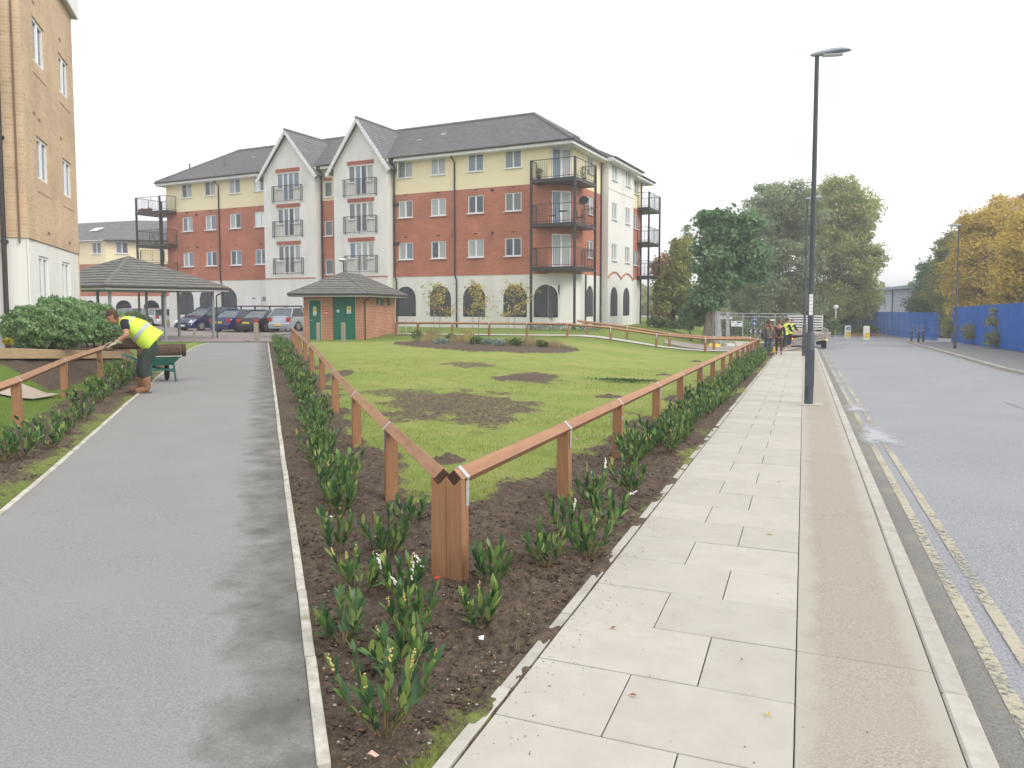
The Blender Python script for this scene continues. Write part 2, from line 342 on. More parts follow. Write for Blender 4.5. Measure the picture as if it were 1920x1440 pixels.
def in_poly(x, y, poly):
    c = np.zeros(np.shape(x), bool); n = len(poly)
    for i in range(n):
        x0, y0 = poly[i]; x1, y1 = poly[(i + 1) % n]
        k = ((y0 > y) != (y1 > y)) & (x < (x1 - x0) * (y - y0) / (y1 - y0 + 1e-12) + x0); c ^= k
    return c
PATH_POLY = PATH_R + PATH_L
PATCH = []           # bare patches: centre, radii in plan aligned with the view
for u, v, ru, rv, s in ((850, 757, 175, 34, .72), (905, 778, 90, 26, .7), (780, 738, 100, 18, .6), (1000, 708, 72, 12, .95), (640, 700, 26, 10, .8), (880, 682, 75, 7, .66), (1060, 880, 60, 14, .62)):
    c = G(u, v); d = -_sa * c[0] + _ca * c[1]; t = G(u, v - rv); b = G(u, v + rv)
    PATCH.append((c[0], c[1], ru * d / FPX, .5 * math.hypot(t[0] - b[0], t[1] - b[1]), s))
MOUNDS = []
for u, v, ru, h in ((1142, 744, 27, .07), (837, 862, 36, .09), (1205, 677 + 8, 0, 0), (1305, 678, 13, .09), (1245, 703, 17, .06)):
    if ru: c = G(u, v); d = -_sa * c[0] + _ca * c[1]; MOUNDS.append((c[0], c[1], ru * d / FPX, h))
BED = [G(u, v)[:2] for u, v in ((735, 645), (800, 641), (900, 640), (1000, 644), (1060, 650), (1088, 657), (1060, 662), (980, 663), (880, 659), (800, 653))]
def dist_l(x, y): return (x - CORNER[0]) * LF_N[0] + (y - CORNER[1]) * LF_N[1]
def soil_mask(x, y):
    n1 = fbm(x * 1.7, y * 1.7, 4, 3) - .5; n2 = fbm(x * .5, y * .5, 3, 9) - .5
    dl = dist_l(x, y); dr = -2.02 - x
    right_side = (dl > -6)
    inner = np.minimum(dl - .15, dr - .42)
    rc = np.hypot(x - CORNER[0], y - CORNER[1])
    inner = np.minimum(inner, rc - 1.75) + n1 * .9 + n2 * .5
    s = 1 - sm(-.12, .25, inner)
    for cx, cy, ru, rv, st in PATCH:
        a = ((x - cx) * _ca + (y - cy) * _sa) / ru; b = (-(x - cx) * _sa + (y - cy) * _ca) / rv
        q = np.sqrt(a * a + b * b) + n1 * 1.1
        s = np.maximum(s, st * (1 - sm(.6, 1.1, q)))
    for cx, cy, r, h in MOUNDS:
        s = np.maximum(s, 1.3 * (1 - sm(.8, 1.15, np.hypot(x - cx, y - cy) / r + n1 * .5)))
    s = np.where(in_poly(x, y, BED), 1.3, s)
    # verge of grass beside the paving
    dp = PAVX - x
    s = s - .62 * (1 - sm(.1, .3, dp + n1 * .5)) * sm(-.1, .12, n2 + .02) * (dp > 0)
    # left of the path
    u = (x + 10.1) * BU[0] + (y - 6.96) * BU[1]; D = (x + 10.1) * BN[0] + (y - 6.96) * BN[1]
    left = (seg_d(x, y, PATH_L) < 60) & (D > -3.2) & (dl < 0) & ~in_poly(x, y, PATH_POLY) & (seg_d(x, y, PATH_L) < seg_d(x, y, PATH_R))
    dpl = seg_d(x, y, PATH_L)
    sl = (.42 + .58 * sm(.05, .35, dpl + n1 * .6)) * (1 - sm(-.15, .15, D + n1 * .8)) * .93      # bed between path and fence
    soilpatch = sm(-.1, .15, D - .2 + n1 * .4 - 1.3 * (1 - sm(2.8, 5.2, u + n1 * .8)))
    sl = np.maximum(sl, soilpatch) * (1 - sm(15.5, 17, u))
    return np.where(left, sl, s)

def build_ground():
    na, nr = 420, 620
    th = np.linspace(R(-62), R(14), na)          # angle right of +Y
    rr = 1.3 * np.exp(np.linspace(0, math.log(95 / 1.3), nr))
    T, Q = np.meshgrid(th, rr); x = Q * np.sin(T); y = Q * np.cos(T)
    s = soil_mask(x, y)
    z = gz(x, y) - .02
    clod = (fbm(x * 9, y * 9, 4, 21) - .5) * .075 + (fbm(x * 30, y * 30, 3, 31) - .5) * .045 + (fbm(x * 2.2, y * 2.2, 3, 41) - .5) * .05
    turf = (fbm(x * 5, y * 5, 3, 51) - .5) * .012 + (fbm(x * .8, y * .8, 3, 61) - .5) * .05 * sm(3, 6, Q)
    ed = np.minimum(np.minimum(seg_d(x, y, PATH_R), seg_d(x, y, PATH_L)), np.abs(x - PAVX))
    inside = in_poly(x, y, PATH_POLY)
    damp = sm(0, .35, ed)
    z = z + np.where(s > .45, clod + .01, turf) * damp
    for cx, cy, r, h in MOUNDS:
        q = np.hypot(x - cx, y - cy) / r; z = z + h * (1 - sm(0, 1, q)) * (.6 + fbm(x * 12, y * 12, 3, 5) * .8)
    bq = in_poly(x, y, BED); z = z + np.where(bq, .06 + (fbm(x * 3, y * 3, 3, 77) - .3) * .12, 0)
    z = np.where(inside, gz(x, y) - .05, z)
    eb = (x > PAVX - .11) & (x < PAVX + .07); z = np.where(eb, gz(x, y) - .006 + .06 * (fbm(x * 9, y * 5, 5, 15) - .5) - .06 * sm(PAVX - .02, PAVX + .07, x), z)
    z = np.where(x >= PAVX + .07, gz(x, y) - .12, z)
    idx = np.arange(na * nr).reshape(nr, na)
    f = np.stack([idx[:-1, :-1], idx[:-1, 1:], idx[1:, 1:], idx[1:, :-1]], -1).reshape(-1, 4)
    V = np.stack([x, y, z], -1).reshape(-1, 3)
    cx = V[f].mean(1)
    fs = s.reshape(-1)[f].mean(1)
    keep = ~((cx[:, 0] > PAVX + .15) & (cx[:, 1] < 70))
    # region ids: soil beds by the fences, turf elsewhere
    px, py = cx[:, 0], cx[:, 1]
    D = (px + 10.1) * BN[0] + (py - 6.96) * BN[1]; u = (px + 10.1) * BU[0] + (py - 6.96) * BU[1]
    isl = (dist_l(px, py) < 0) & (seg_d(px, py, PATH_L) < seg_d(px, py, PATH_R))
    bedr = (~isl) & (fs > .5) & (((dist_l(px, py) < 2.2) | (px > -3.6)) & (py < 40)) & ~in_poly(px, py, BED) & ((dist_l(px, py) < .5) | (px > -2.9) | (np.hypot(px - CORNER[0], py - CORNER[1]) < 3))
    bedl = isl & (fs > .5)
    island = in_poly(px, py, BED)
    lush = np.where((dist_l(x, y) < 0) & (seg_d(x, y, PATH_L) < seg_d(x, y, PATH_R)), np.where(seg_d(x, y, PATH_L) < .9, .15, .7), 0) + .5 * (1 - sm(.3, 1.3, np.minimum(dist_l(x, y), 9)) ) * .4 + .55 * sm(33.5, 36, -_sa * x + _ca * y)
    lush = np.clip(lush, 0, 1)
    for nm, sel in (('planting_soil', bedr), ('bank_soil', bedl), ('island_bed_soil', island & ~bedr), ('lawn', ~bedr & ~bedl & ~island)):
        ff = f[sel & keep]; used, inv = np.unique(ff, return_inverse=True); vv = V[used]
        me = bpy.data.meshes.new(nm); me.vertices.add(len(vv)); me.vertices.foreach_set('co', vv.ravel())
        me.loops.add(ff.size); me.loops.foreach_set('vertex_index', inv.ravel().astype(np.int32))
        me.polygons.add(len(ff)); me.polygons.foreach_set('loop_start', np.arange(0, ff.size, 4, dtype=np.int32)); me.polygons.foreach_set('loop_total', np.full(len(ff), 4, np.int32))
        me.update(calc_edges=True); me.polygons.foreach_set('use_smooth', np.ones(len(ff), bool))
        a = me.attributes.new('soil', 'FLOAT', 'POINT'); a.data.foreach_set('value', s.reshape(-1)[used].astype(np.float32))
        a = me.attributes.new('lush', 'FLOAT', 'POINT'); a.data.foreach_set('value', lush.reshape(-1)[used].astype(np.float32))
        me.materials.append(M_LAWN); props(inst(nm, me), kind='structure')
build_ground()
# far terrain
def build_terrain():
    b = MB(); xs = [-1500, -600, -250, -120, -80, -50, -30, -11, -4, 0, 11, 20, 40, 90, 250, 600, 1500]; ys = [-1500, -400, -60, -10, 0, 20, 40, 60, 75, 100, 160, 300, 700, 2500]
    for i, x in enumerate(xs):
        for y in ys: b.v.append((x, y, -.016 * min(max(y, -10), 75) * float(sm(-11, -4, x)) - .35))
    n = len(ys)
    for i in range(len(xs) - 1):
        for j in range(n - 1): b.f.append((i * n + j, (i + 1) * n + j, (i + 1) * n + j + 1, i * n + j + 1)); b.m.append(0)
    b.build('terrain', M_GRASSFAR, kind='structure')
build_terrain()

# asphalt path with damp, mossy right-hand side
def path_material():
    m = M_ASPH.copy(); m.name = 'path_asphalt_worn'; n = m.node_tree.nodes; l = m.node_tree.links.new; b = n['Principled BSDF']
    src = b.inputs['Base Color'].links[0].from_socket
    a = n.new('ShaderNodeAttribute'); a.attribute_name = 'moss'
    nz_ = n.new('ShaderNodeTexNoise'); nz_.inputs['Scale'].default_value = 3.2; nz_.inputs['Detail'].default_value = 10; nz_.inputs['Roughness'].default_value = .65; g = n.new('ShaderNodeNewGeometry'); l(g.outputs['Position'], nz_.inputs['Vector'])
    ad = n.new('ShaderNodeMath'); ad.operation = 'ADD'; l(a.outputs['Fac'], ad.inputs[0]); l(nz_.outputs[0], ad.inputs[1])
    mr = n.new('ShaderNodeMapRange'); mr.inputs[1].default_value = .78; mr.inputs[2].default_value = 1.12; l(ad.outputs[0], mr.inputs[0])
    mxn = n.new('ShaderNodeMixRGB'); mxn.inputs[2].default_value = (.13, .127, .115, 1); l(mr.outputs[0], mxn.inputs[0]); l(src, mxn.inputs[1]); l(mxn.outputs[0], b.inputs['Base Color'])
    return m
p = sheet('path', PATH_POLY, 0, path_material(), .35)
me = p.data; co = np.empty(len(me.vertices) * 3); me.vertices.foreach_get('co', co); co = co.reshape(-1, 3)
a = me.attributes.new('moss', 'FLOAT', 'POINT'); dR = seg_d(co[:, 0], co[:, 1], PATH_R)
a.data.foreach_set('value', (.55 * (1 - sm(.1, .75, dR)) + .25 * (1 - sm(.0, .3, seg_d(co[:, 0], co[:, 1], PATH_L)))).astype(np.float32))
def edging(name, pl, w, side, m, blk=.915, hi=.012, depth=.12):
    """a run of concrete edging blocks, each its own piece"""
    root = props(empty(name, (0, 0, 0)), kind='structure')
    pts = [Vector((*q, 0)) for q in pl]; acc = []; cur = 0; out = []
    L_ = [0]
    for a_, b_ in zip(pts[:-1], pts[1:]): L_.append(L_[-1] + (b_ - a_).length)
    def at(d):
        for i in range(len(pts) - 1):
            if d <= L_[i + 1] or i == len(pts) - 2:
                t = (d - L_[i]) / (L_[i + 1] - L_[i]); return pts[i].lerp(pts[i + 1], t), (pts[i + 1] - pts[i]).normalized()
    d = 0
    while d < L_[-1] - .2:
        a0, _ = at(d + .006); a1, _ = at(min(d + blk - .006, L_[-1])); t = (a1 - a0).normalized(); nn = Vector((-t.y, t.x, 0)) * side
        ln = (a1 - a0).length; z0 = gzf(a0.x, a0.y); z1 = gzf(a1.x, a1.y); j = random.uniform(-.004, .004)
        b = MB(); b.add([(0, 0, -depth), (ln, 0, -depth), (ln, w, -depth), (0, w, -depth), (0, 0, hi + j), (ln, 0, z1 - z0 + hi + j), (ln, w, z1 - z0 + hi + j * .3), (0, w, hi + j * .3)],
              [(0, 3, 2, 1), (4, 5, 6, 7), (0, 1, 5, 4), (1, 2, 6, 5), (2, 3, 7, 6), (3, 0, 4, 7)])
        ax = math.atan2(t.y, t.x)
        if side < 0: b.v = [(x, -y, z) for x, y, z in b.v]; b.f = [f[::-1] for f in b.f]
        b.build('edging_block', m, root, (a0.x, a0.y, z0), ax + random.uniform(-.004, .004), bevel=.004); d += blk
edging('path_edging', PATH_R[1:], .05, -1, M_EDGE)
edging('path_edging', PATH_L[::-1][1:], .05, 1, M_EDGE)
# pavement: slabs, concrete margin, kerb stones
sheet('pavement_bed', [(PAVX - .02, -2), (.72, -2), (.72, 46), (PAVX - .02, 46)], -.03, M_JOINT, 2)
pv = props(empty('pavement'), kind='structure')
def flat_piece(name, x0, x1, y0, y1, top, th, m, parent, bev=.003, gap=.004):
    x0 += gap * .7; x1 -= gap * .7; y0 += gap * .7; y1 -= gap * .7; za = gzf(x0, y0); zb = gzf(x0, y1)
    b = MB(); b.add([(x0, y0, za + top - th), (x1, y0, za + top - th), (x1, y1, zb + top - th), (x0, y1, zb + top - th), (x0, y0, za + top), (x1, y0, za + top), (x1, y1, zb + top), (x0, y1, zb + top)],
                    [(0, 3, 2, 1), (4, 5, 6, 7), (0, 1, 5, 4), (1, 2, 6, 5), (2, 3, 7, 6), (3, 0, 4, 7)])
    return b.build(name, m, parent, bevel=bev)
ROW = .553; y = 2.78 - ROW * 6; i = 0
while y < 46:
    jx = -.71 if i % 2 == 0 else -.41
    for x0, x1 in ((PAVX + .005, jx), (jx, .001)):
        if y < 40: flat_piece('paving_slab', x0, x1, y, y + ROW, random.uniform(-.0015, .0025), .05, M_SLAB, pv)
    y += ROW; i += 1
y = 0.3
while y < 44: flat_piece('paving_edging', PAVX - .065, PAVX - .004, y, y + .9, random.uniform(-.004, .004), .12, M_KERB, pv); y += .9
for y0, y1 in ((-2, .95), (.95, 3.88), (3.88, 6.74), (6.74, 9.8), (9.8, 13.2), (13.2, 16.95), (16.95, 21), (21, 25), (25, 29), (29, 33), (33, 37), (37, 41), (41, 46)):
    flat_piece('concrete_panel', .001, .6, y0, y1, 0, .08, M_STRIP, pv)
kb = props(empty('kerb'), kind='structure'); y = -.86
while y < 45: flat_piece('kerb_stone', .602, .715, y, y + .91, random.uniform(0, .003), .2, M_KERB, kb, .01); y += .91
# road
sheet('road', [(.7, -4), (7.4, -4), (7.0, 20), (6.45, 30), (6.9, 47), (7.2, 60), (9.5, 66), (60, 78), (60, 110), (-60, 110), (-60, 72), (-7, 52), (-2.5, 46.5), (.7, 46)], -.1, M_ROAD, 2)
sheet('gutter', [(.716, -4), (.9, -4), (.9, 45.5), (.716, 45.5)], -.096, mat('gutter_asphalt', (.26, .25, .235), (.18, .175, .165), scale=60, rough=.9, bump=.5, bscale=170, c3=(.28, .26, .22), s3=2), 2)
def worn_paint(name, col):
    m = bpy.data.materials.new(name); m.use_nodes = True; n = m.node_tree.nodes; l = m.node_tree.links.new; b = n['Principled BSDF']; b.inputs['Roughness'].default_value = .85
    g = n.new('ShaderNodeNewGeometry')
    nz_ = n.new('ShaderNodeTexNoise'); nz_.inputs['Scale'].default_value = 22; nz_.inputs['Detail'].default_value = 8; nz_.inputs['Roughness'].default_value = .7; l(g.outputs['Position'], nz_.inputs['Vector'])
    n2 = n.new('ShaderNodeTexNoise'); n2.inputs['Scale'].default_value = 1.1; l(g.outputs['Position'], n2.inputs['Vector'])
    ad = n.new('ShaderNodeMath'); ad.operation = 'MULTIPLY_ADD'; ad.inputs[1].default_value = .5; l(n2.outputs[0], ad.inputs[0]); l(nz_.outputs[0], ad.inputs[2])
    mr = n.new('ShaderNodeMapRange'); mr.inputs[1].default_value = .66; mr.inputs[2].default_value = .9; l(ad.outputs[0], mr.inputs[0])
    mxn = n.new('ShaderNodeMixRGB'); mxn.inputs[1].default_value = (.24, .23, .21, 1); mxn.inputs[2].default_value = (*col, 1); l(mr.outputs[0], mxn.inputs[0]); l(mxn.outputs[0], b.inputs['Base Color'])
    mxn.inputs[1].default_value = tuple(c_ * .8 for c_ in col) + (1,); t = n.new('ShaderNodeBsdfTransparent'); ms = n.new('ShaderNodeMixShader'); m2 = n.new('ShaderNodeMapRange'); m2.inputs[1].default_value = .60; m2.inputs[2].default_value = .76; m2.inputs[4].default_value = .9; l(ad.outputs[0], m2.inputs[0]); l(m2.outputs[0], ms.inputs[0]); l(t.outputs[0], ms.inputs[1]); l(b.outputs[0], ms.inputs[2]); l(ms.outputs[0], n['Material Output'].inputs[0]); return m
M_YEL = worn_paint('worn_yellow_paint', (.48, .445, .34)); M_WHT = worn_paint('worn_white_paint', (.66, .66, .64))
for x0 in (.89, 1.06): sheet('yellow_road_line', [(x0, -4), (x0 + .076, -4), (x0 + .076, 44), (x0, 44)], -.092, M_YEL, 2, label=None)
sheet('yellow_road_line', [(.89, 44.1), (1.135, 44.1), (1.135, 44.25), (.89, 44.25)], -.092, M_YEL, 2)
def spill(cx, cy, rx, ry):
    """dried cement slurry smeared on the road, thinning out towards its edge"""
    n_, k_ = 28, 6; vs = [(cx, cy, gzf(cx, cy) - .089)]; wt = [1.]; fs = []
    for r_ in range(1, k_ + 1):
        for a_ in range(n_):
            t = 2 * math.pi * a_ / n_; q_ = r_ / k_ * (1 + .25 * math.sin(3 * t + cx * 9) + .12 * math.sin(7 * t)); x, y = cx + rx * q_ * math.cos(t), cy + ry * q_ * math.sin(t); vs.append((max(x, .74), y, gzf(x, y) - .089)); wt.append(1 - r_ / k_)
    for a_ in range(n_): fs.append((0, 1 + a_, 1 + (a_ + 1) % n_))
    for r_ in range(k_ - 1):
        for a_ in range(n_): o_ = 1 + r_ * n_; fs.append((o_ + a_, o_ + n_ + a_, o_ + n_ + (a_ + 1) % n_, o_ + (a_ + 1) % n_))
    me = bpy.data.meshes.new('cement_spill'); me.from_pydata(vs, [], fs); at = me.attributes.new('w', 'FLOAT', 'POINT'); at.data.foreach_set('value', np.array(wt, np.float32))
    if 'cement_spill' not in MATS:
        m = bpy.data.materials.new('cement_spill'); MATS['cement_spill'] = m; m.use_nodes = True; n = m.node_tree.nodes; l = m.node_tree.links.new; b = n['Principled BSDF']; b.inputs['Roughness'].default_value = .95; b.inputs['Base Color'].default_value = (.50, .52, .54, 1)
        g = n.new('ShaderNodeNewGeometry'); z = n.new('ShaderNodeTexNoise'); z.inputs['Scale'].default_value = 7; z.inputs['Detail'].default_value = 10; z.inputs['Roughness'].default_value = .7; l(g.outputs['Position'], z.inputs['Vector'])
        a = n.new('ShaderNodeAttribute'); a.attribute_name = 'w'; ad = n.new('ShaderNodeMath'); ad.operation = 'MULTIPLY_ADD'; ad.inputs[1].default_value = .6; l(a.outputs['Fac'], ad.inputs[0]); l(z.outputs[0], ad.inputs[2])
        r = n.new('ShaderNodeMapRange'); r.inputs[1].default_value = .62; r.inputs[2].default_value = .95; r.inputs[4].default_value = .75; l(ad.outputs[0], r.inputs[0]); t = n.new('ShaderNodeBsdfTransparent'); ms = n.new('ShaderNodeMixShader'); l(r.outputs[0], ms.inputs[0]); l(t.outputs[0], ms.inputs[1]); l(b.outputs[0], ms.inputs[2]); l(ms.outputs[0], n['Material Output'].inputs[0])
    me.materials.append(MATS['cement_spill']); props(inst('cement_spill', me), kind='structure')
spill(1.05, 12.3, .38, 1.5); spill(.98, 15.9, .3, 1.0)
for u0, v0, u1, v1 in ((1560, 637, 1606, 639), (1606, 639, 1622, 643)):
    a_, b_ = G(u0, v0), G(u1, v1); sheet('white_road_line', [(a_[0], a_[1]), (b_[0], b_[1]), (b_[0] + .1, b_[1] + .5), (a_[0] + .1, a_[1] + .5)], -.09, M_WHT, 2)
sheet('white_road_line', [(4.0, 14.5), (4.1, 14.5), (4.1, 18.5), (4.0, 18.5)], -.09, worn_paint('faint_paint', (.34, .34, .34)), 2)
# footway on the far side of the road
RK = [(7.4, -4), (7.0, 20), (6.45, 30), (6.9, 47), (7.2, 62.5)]
def offset_pl(pl, d): return [(x + d, y) for x, y in pl]
sheet('far_footway', offset_pl(RK, .13) + offset_pl(RK, 4.6)[::-1], -.005, mat('footway_asphalt', (.22, .215, .215), (.16, .158, .16), scale=40, rough=.9, bump=.3, bscale=120), 2)
fk = props(empty('far_kerb'), kind='structure')
def kerb_run(pl, w, m, root, name='kerb_stone', ln=.91, top=.0, dep=.2):
    for (ax, ay), (bx, by) in zip(pl[:-1], pl[1:]):
        n = max(1, round(math.hypot(bx - ax, by - ay) / ln))
        for k in range(n):
            x0, y0 = ax + (bx - ax) * k / n, ay + (by - ay) * k / n; x1, y1 = ax + (bx - ax) * (k + .985) / n, ay + (by - ay) * (k + .985) / n
            z0, z1 = gzf(x0, y0), gzf(x1, y1)
            MB().add([(x0, y0, z0 - dep), (x0 + w, y0, z0 - dep), (x1 + w, y1, z1 - dep), (x1, y1, z1 - dep), (x0, y0, z0 + top), (x0 + w, y0, z0 + top), (x1 + w, y1, z1 + top), (x1, y1, z1 + top)],
                     [(0, 3, 2, 1), (4, 5, 6, 7), (0, 1, 5, 4), (1, 2, 6, 5), (2, 3, 7, 6), (3, 0, 4, 7)]).build(name, m, root)
kerb_run([(7.0, 20), (6.45, 30), (6.9, 47), (7.2, 62.5)], .125, M_KERB, fk)
sheet('yellow_road_line', [(6.72, 22), (6.8, 22), (6.3, 30), (6.7, 47), (6.95, 60), (6.87, 60), (6.62, 47), (6.22, 30)], -.09, M_YEL, 2)
sheet('footway_litter_strip', [(10.3, 20), (11.4, 20), (11.4, 60), (10.3, 60)], .004, mat('leaf_litter', (.14, .105, .06), (.09, .085, .04), scale=10, rough=.95, c3=(.35, .2, .06), s3=30, m3=(.58, .66)), 2)
# car park, path across the green
cp = [P(u, d) for u, d in ((300, 34.2), (545, 34.4), (572, 41), (572, 60), (300, 76), (-500, 90), (-700, 60), (60, 38.5), (300, 38.5))]
sheet('car_park', cp, .004, M_BLOCK, 3)
cpath = [P(742, 39.6), P(1064, 37.0), P(1330, 37.0), P(1395, 36.9), P(1400, 37.9), P(1330, 38.0), P(1064, 38.0), P(742, 40.6)]
sheet('garden_path', cpath, .015, M_CONCPATH, .8)
sheet('side_path', [(PAVX, 37.8), (-2.1, 38.0), (-7, 40.5), (-7.5, 43.5), (-3, 46.5), (.0, 46)], .01, mat('path_paving_far', (.36, .30, .27), (.3, .26, .24), scale=3, rough=.9), 1)
sheet('stone_paver', [G(u, v)[:2] for u, v in ((0, 728), (40, 722), (112, 741), (60, 751), (0, 742))], .03, mat('buff_paver', (.5, .42, .34), (.44, .37, .3), scale=5, rough=.9), .5)

# ------------------------------------------------------------------ knee-rail fences
POST_H, RAIL_C, RAIL_S = .6, .645, .088
_me = {}
def post_mesh(h=POST_H, w=.11):
    k = ('post', h, w)
    if k not in _me:
        b = MB(); b.extr([(-w / 2, -.3), (w / 2, -.3), (w / 2, h + .03), (0, h - .025), (-w / 2, h + .03)], -w / 2, w / 2); _me[k] = b.mesh('post', M_POST, bevel=.004)
    return _me[k]
def rail_mesh(ln):
    k = ('rail', round(ln, 2))
    if k not in _me:
        r = RAIL_S * .7071; b = MB(); b.extr([(0, -r), (r, 0), (0, r), (-r, 0)], 0, ln, 0, 1); _me[k] = b.mesh('rail', [M_RAIL, M_ENDGRAIN], bevel=.003)
    return _me[k]
def strap_mesh():
    if 'strap' not in _me:
        r = RAIL_S * .7071 + .002; w = .022; t = .003; b = MB()
        b.extr([(0, r + t), (-(r + t), 0), (-r, 0), (0, r)], -w, w); b.extr([(0, r), (r, 0), (r + t, 0), (0, r + t)], -w, w)
        for s_ in (-1, 1):
            b.bar((0, s_ * r, 0), (0, s_ * .058, -.025), .003, w * 2) if False else None
            b.box(-w, w, min(s_ * .0565, s_ * .0595), max(s_ * .0565, s_ * .0595), -.185, -.02)
            b.add([(-w, s_ * (r + t), 0), (w, s_ * (r + t), 0), (w, s_ * .0595, -.02), (-w, s_ * .0595, -.02)], [(0, 1, 2, 3)])
        b.ball((0, r + t, -.15), .006, 6, 4)
        _me['strap'] = b.mesh('strap', M_GALV)
    return _me['strap']
def fence(pts, label, strap=True, first_post=True, last_post=True, group='wooden knee rail fences', extend0=0, extend1=0, skip_first=False):
    root = empty('knee_rail_fence', (pts[0][0], pts[0][1], gzf(*pts[0])), 0, label, 'fence', group); O = Vector(root.location)
    zz = [gzf(*p_) - .01 for p_ in pts]
    for i, p_ in enumerate(pts):
        q_ = pts[min(i + 1, len(pts) - 1)]; o_ = pts[max(i - 1, 0)]; an = math.atan2(q_[1] - o_[1], q_[0] - o_[0])
        if (i or first_post) and (i < len(pts) - 1 or last_post):
            o = inst('post', post_mesh(), root, Vector((p_[0], p_[1], zz[i])) - O, (random.uniform(-.012, .012), random.uniform(-.01, .01), an))
        if i < len(pts) - 1:
            a3 = Vector((p_[0], p_[1], zz[i] + RAIL_C)); b3 = Vector((q_[0], q_[1], zz[i + 1] + RAIL_C)); d = b3 - a3
            dn = d.normalized()
            if i == 0: a3 = a3 - dn * extend0; d = b3 - a3
            if i == len(pts) - 2: d = d + dn * extend1
            e = d.to_track_quat('X', 'Z').to_euler()
            ln = d.length - .003
            inst('rail', rail_mesh(ln), root, a3 - O, e)
            if strap and (i or first_post or extend0) and not (i == 0 and skip_first): inst('strap', strap_mesh(), root, Vector((p_[0], p_[1], zz[i] + RAIL_C)) - O + dn * (.03 if i == 0 else .0), e)
    return root
LFD = [0, 2.1, 4.87, 7.97, 11.1, 14.9, 18.4, 21.9, 25.4, 28.2, 30.6]
c0 = np.array(CORNER)
lf = [tuple(c0 + LF_DIR * d) for d in LFD]
lf[1:] = [(x, y) for x, y in lf[1:]]
fence(lf, 'long left-hand knee rail fence of red-brown timber running from the corner towards the brick hut', first_post=False, extend0=.05, skip_first=True)
rf = [(-2.02, 4.22)] + [(-2.02, y) for y in (6.5, 8.6, 11.1, 13.4, 16.1, 18.5, 20.9, 23.3, 25.7, 28.1, 30.5, 32.9, 35.3, 37.6)]
fence(rf, 'right-hand knee rail fence beside the pale paving slabs with a bright strap on every post', first_post=False, extend0=.05)
# double corner post, shared by the two runs
ca_ = empty('corner_post', (-2.02, 4.22, gzf(-2.02, 4.22)), 0, 'thick double timber corner post where the two rails meet, white blossom at its foot', 'fence post')
inst('post', post_mesh(.615, .108), ca_, (-.1085, .002, 0), (0, 0, R(90))); inst('post', post_mesh(.615, .108), ca_, (0, 0, 0), (0, 0, R(90)))
fc = [P(u, 36.3) for u in (1423,)] + [P(u, d) for u, d in ((1323, 36.3), (1231, 36.3), (1145, 36.3), (1064, 36.3), (988, 37.0), (917, 37.7), (848, 38.4), (784, 39), (743, 39.3))]
fence(fc, 'long knee rail fence crossing behind the lawn in front of the pale garden path')
fd = [P(u, d) for u, d in ((1408, 39.0), (1339, 38.7), (1256, 38.5), (1176, 38.5), (1100, 38.6))]
fence(fd, 'short knee rail fence on the far side of the pale garden path', strap=True, extend1=.5)
lfl = [(-6.9, 3.45), (-10.1 + .15, 6.96), (-12.62, 9.72), (-15.4, 12.79), (-18.27, 16.1)]
fence(lfl, 'knee rail fence left of the asphalt path, next to the bending worker', extend1=.3)

# ------------------------------------------------------------------ walls with openings
def wall(name, parent, loc, rz, x0, x1, z0, z1, m, openings=(), reveal=.1, extra=None, label=None):
    """front face at local y=0, outward -y. openings: (xc, zb, w, h, arch)"""
    xs = sorted({x0, x1} | {round(v, 4) for o in openings for v in (o[0] - o[2] / 2, o[0] + o[2] / 2) if x0 < v < x1})
    zs = sorted({z0, z1} | {round(v, 4) for o in openings for v in (o[1], o[1] + o[3]) if z0 < v < z1})
    b = MB()
    for i in range(len(xs) - 1):
        for j in range(len(zs) - 1):
            cx, cz = (xs[i] + xs[i + 1]) / 2, (zs[j] + zs[j + 1]) / 2
            if any(abs(cx - o[0]) < o[2] / 2 and o[1] < cz < o[1] + o[3] for o in openings): continue
            b.add([(xs[i], 0, zs[j]), (xs[i + 1], 0, zs[j]), (xs[i + 1], 0, zs[j + 1]), (xs[i], 0, zs[j + 1])], [(0, 1, 2, 3)])
    for o in openings:
        xa, xb, za, zb = o[0] - o[2] / 2, o[0] + o[2] / 2, o[1], o[1] + o[3]; rv = reveal
        if zb < z0 or za > z1: continue
        if len(o) > 4 and o[4]:
            r = o[2] / 2; n = 14; arc = [(o[0] - r * math.cos(math.pi * k / n), zb - r * o[4] + r * o[4] * math.sin(math.pi * k / n)) for k in range(n + 1)]
            for k in range(n):
                (ax, az), (bx, bz) = arc[k], arc[k + 1]
                b.add([(ax, 0, az), (bx, 0, bz), (bx, 0, zb), (ax, 0, zb)], [(0, 1, 2, 3)])
                b.add([(ax, 0, az), (bx, 0, bz), (bx, rv, bz), (ax, rv, az)], [(3, 2, 1, 0)])
            zt = zb - r * o[4]
            pts = [(xa, za, xa, zt), (xb, zt, xb, za), (xb, za, xa, za)]
        else: pts = [(xa, za, xa, zb), (xa, zb, xb, zb), (xb, zb, xb, za), (xb, za, xa, za)]
        for ax, az, bx, bz in pts: b.add([(ax, 0, az), (bx, 0, bz), (bx, rv, bz), (ax, rv, az)], [(0, 1, 2, 3)])
    if extra: extra(b)
    return b.build(name, m, parent, loc, rz, label=label)
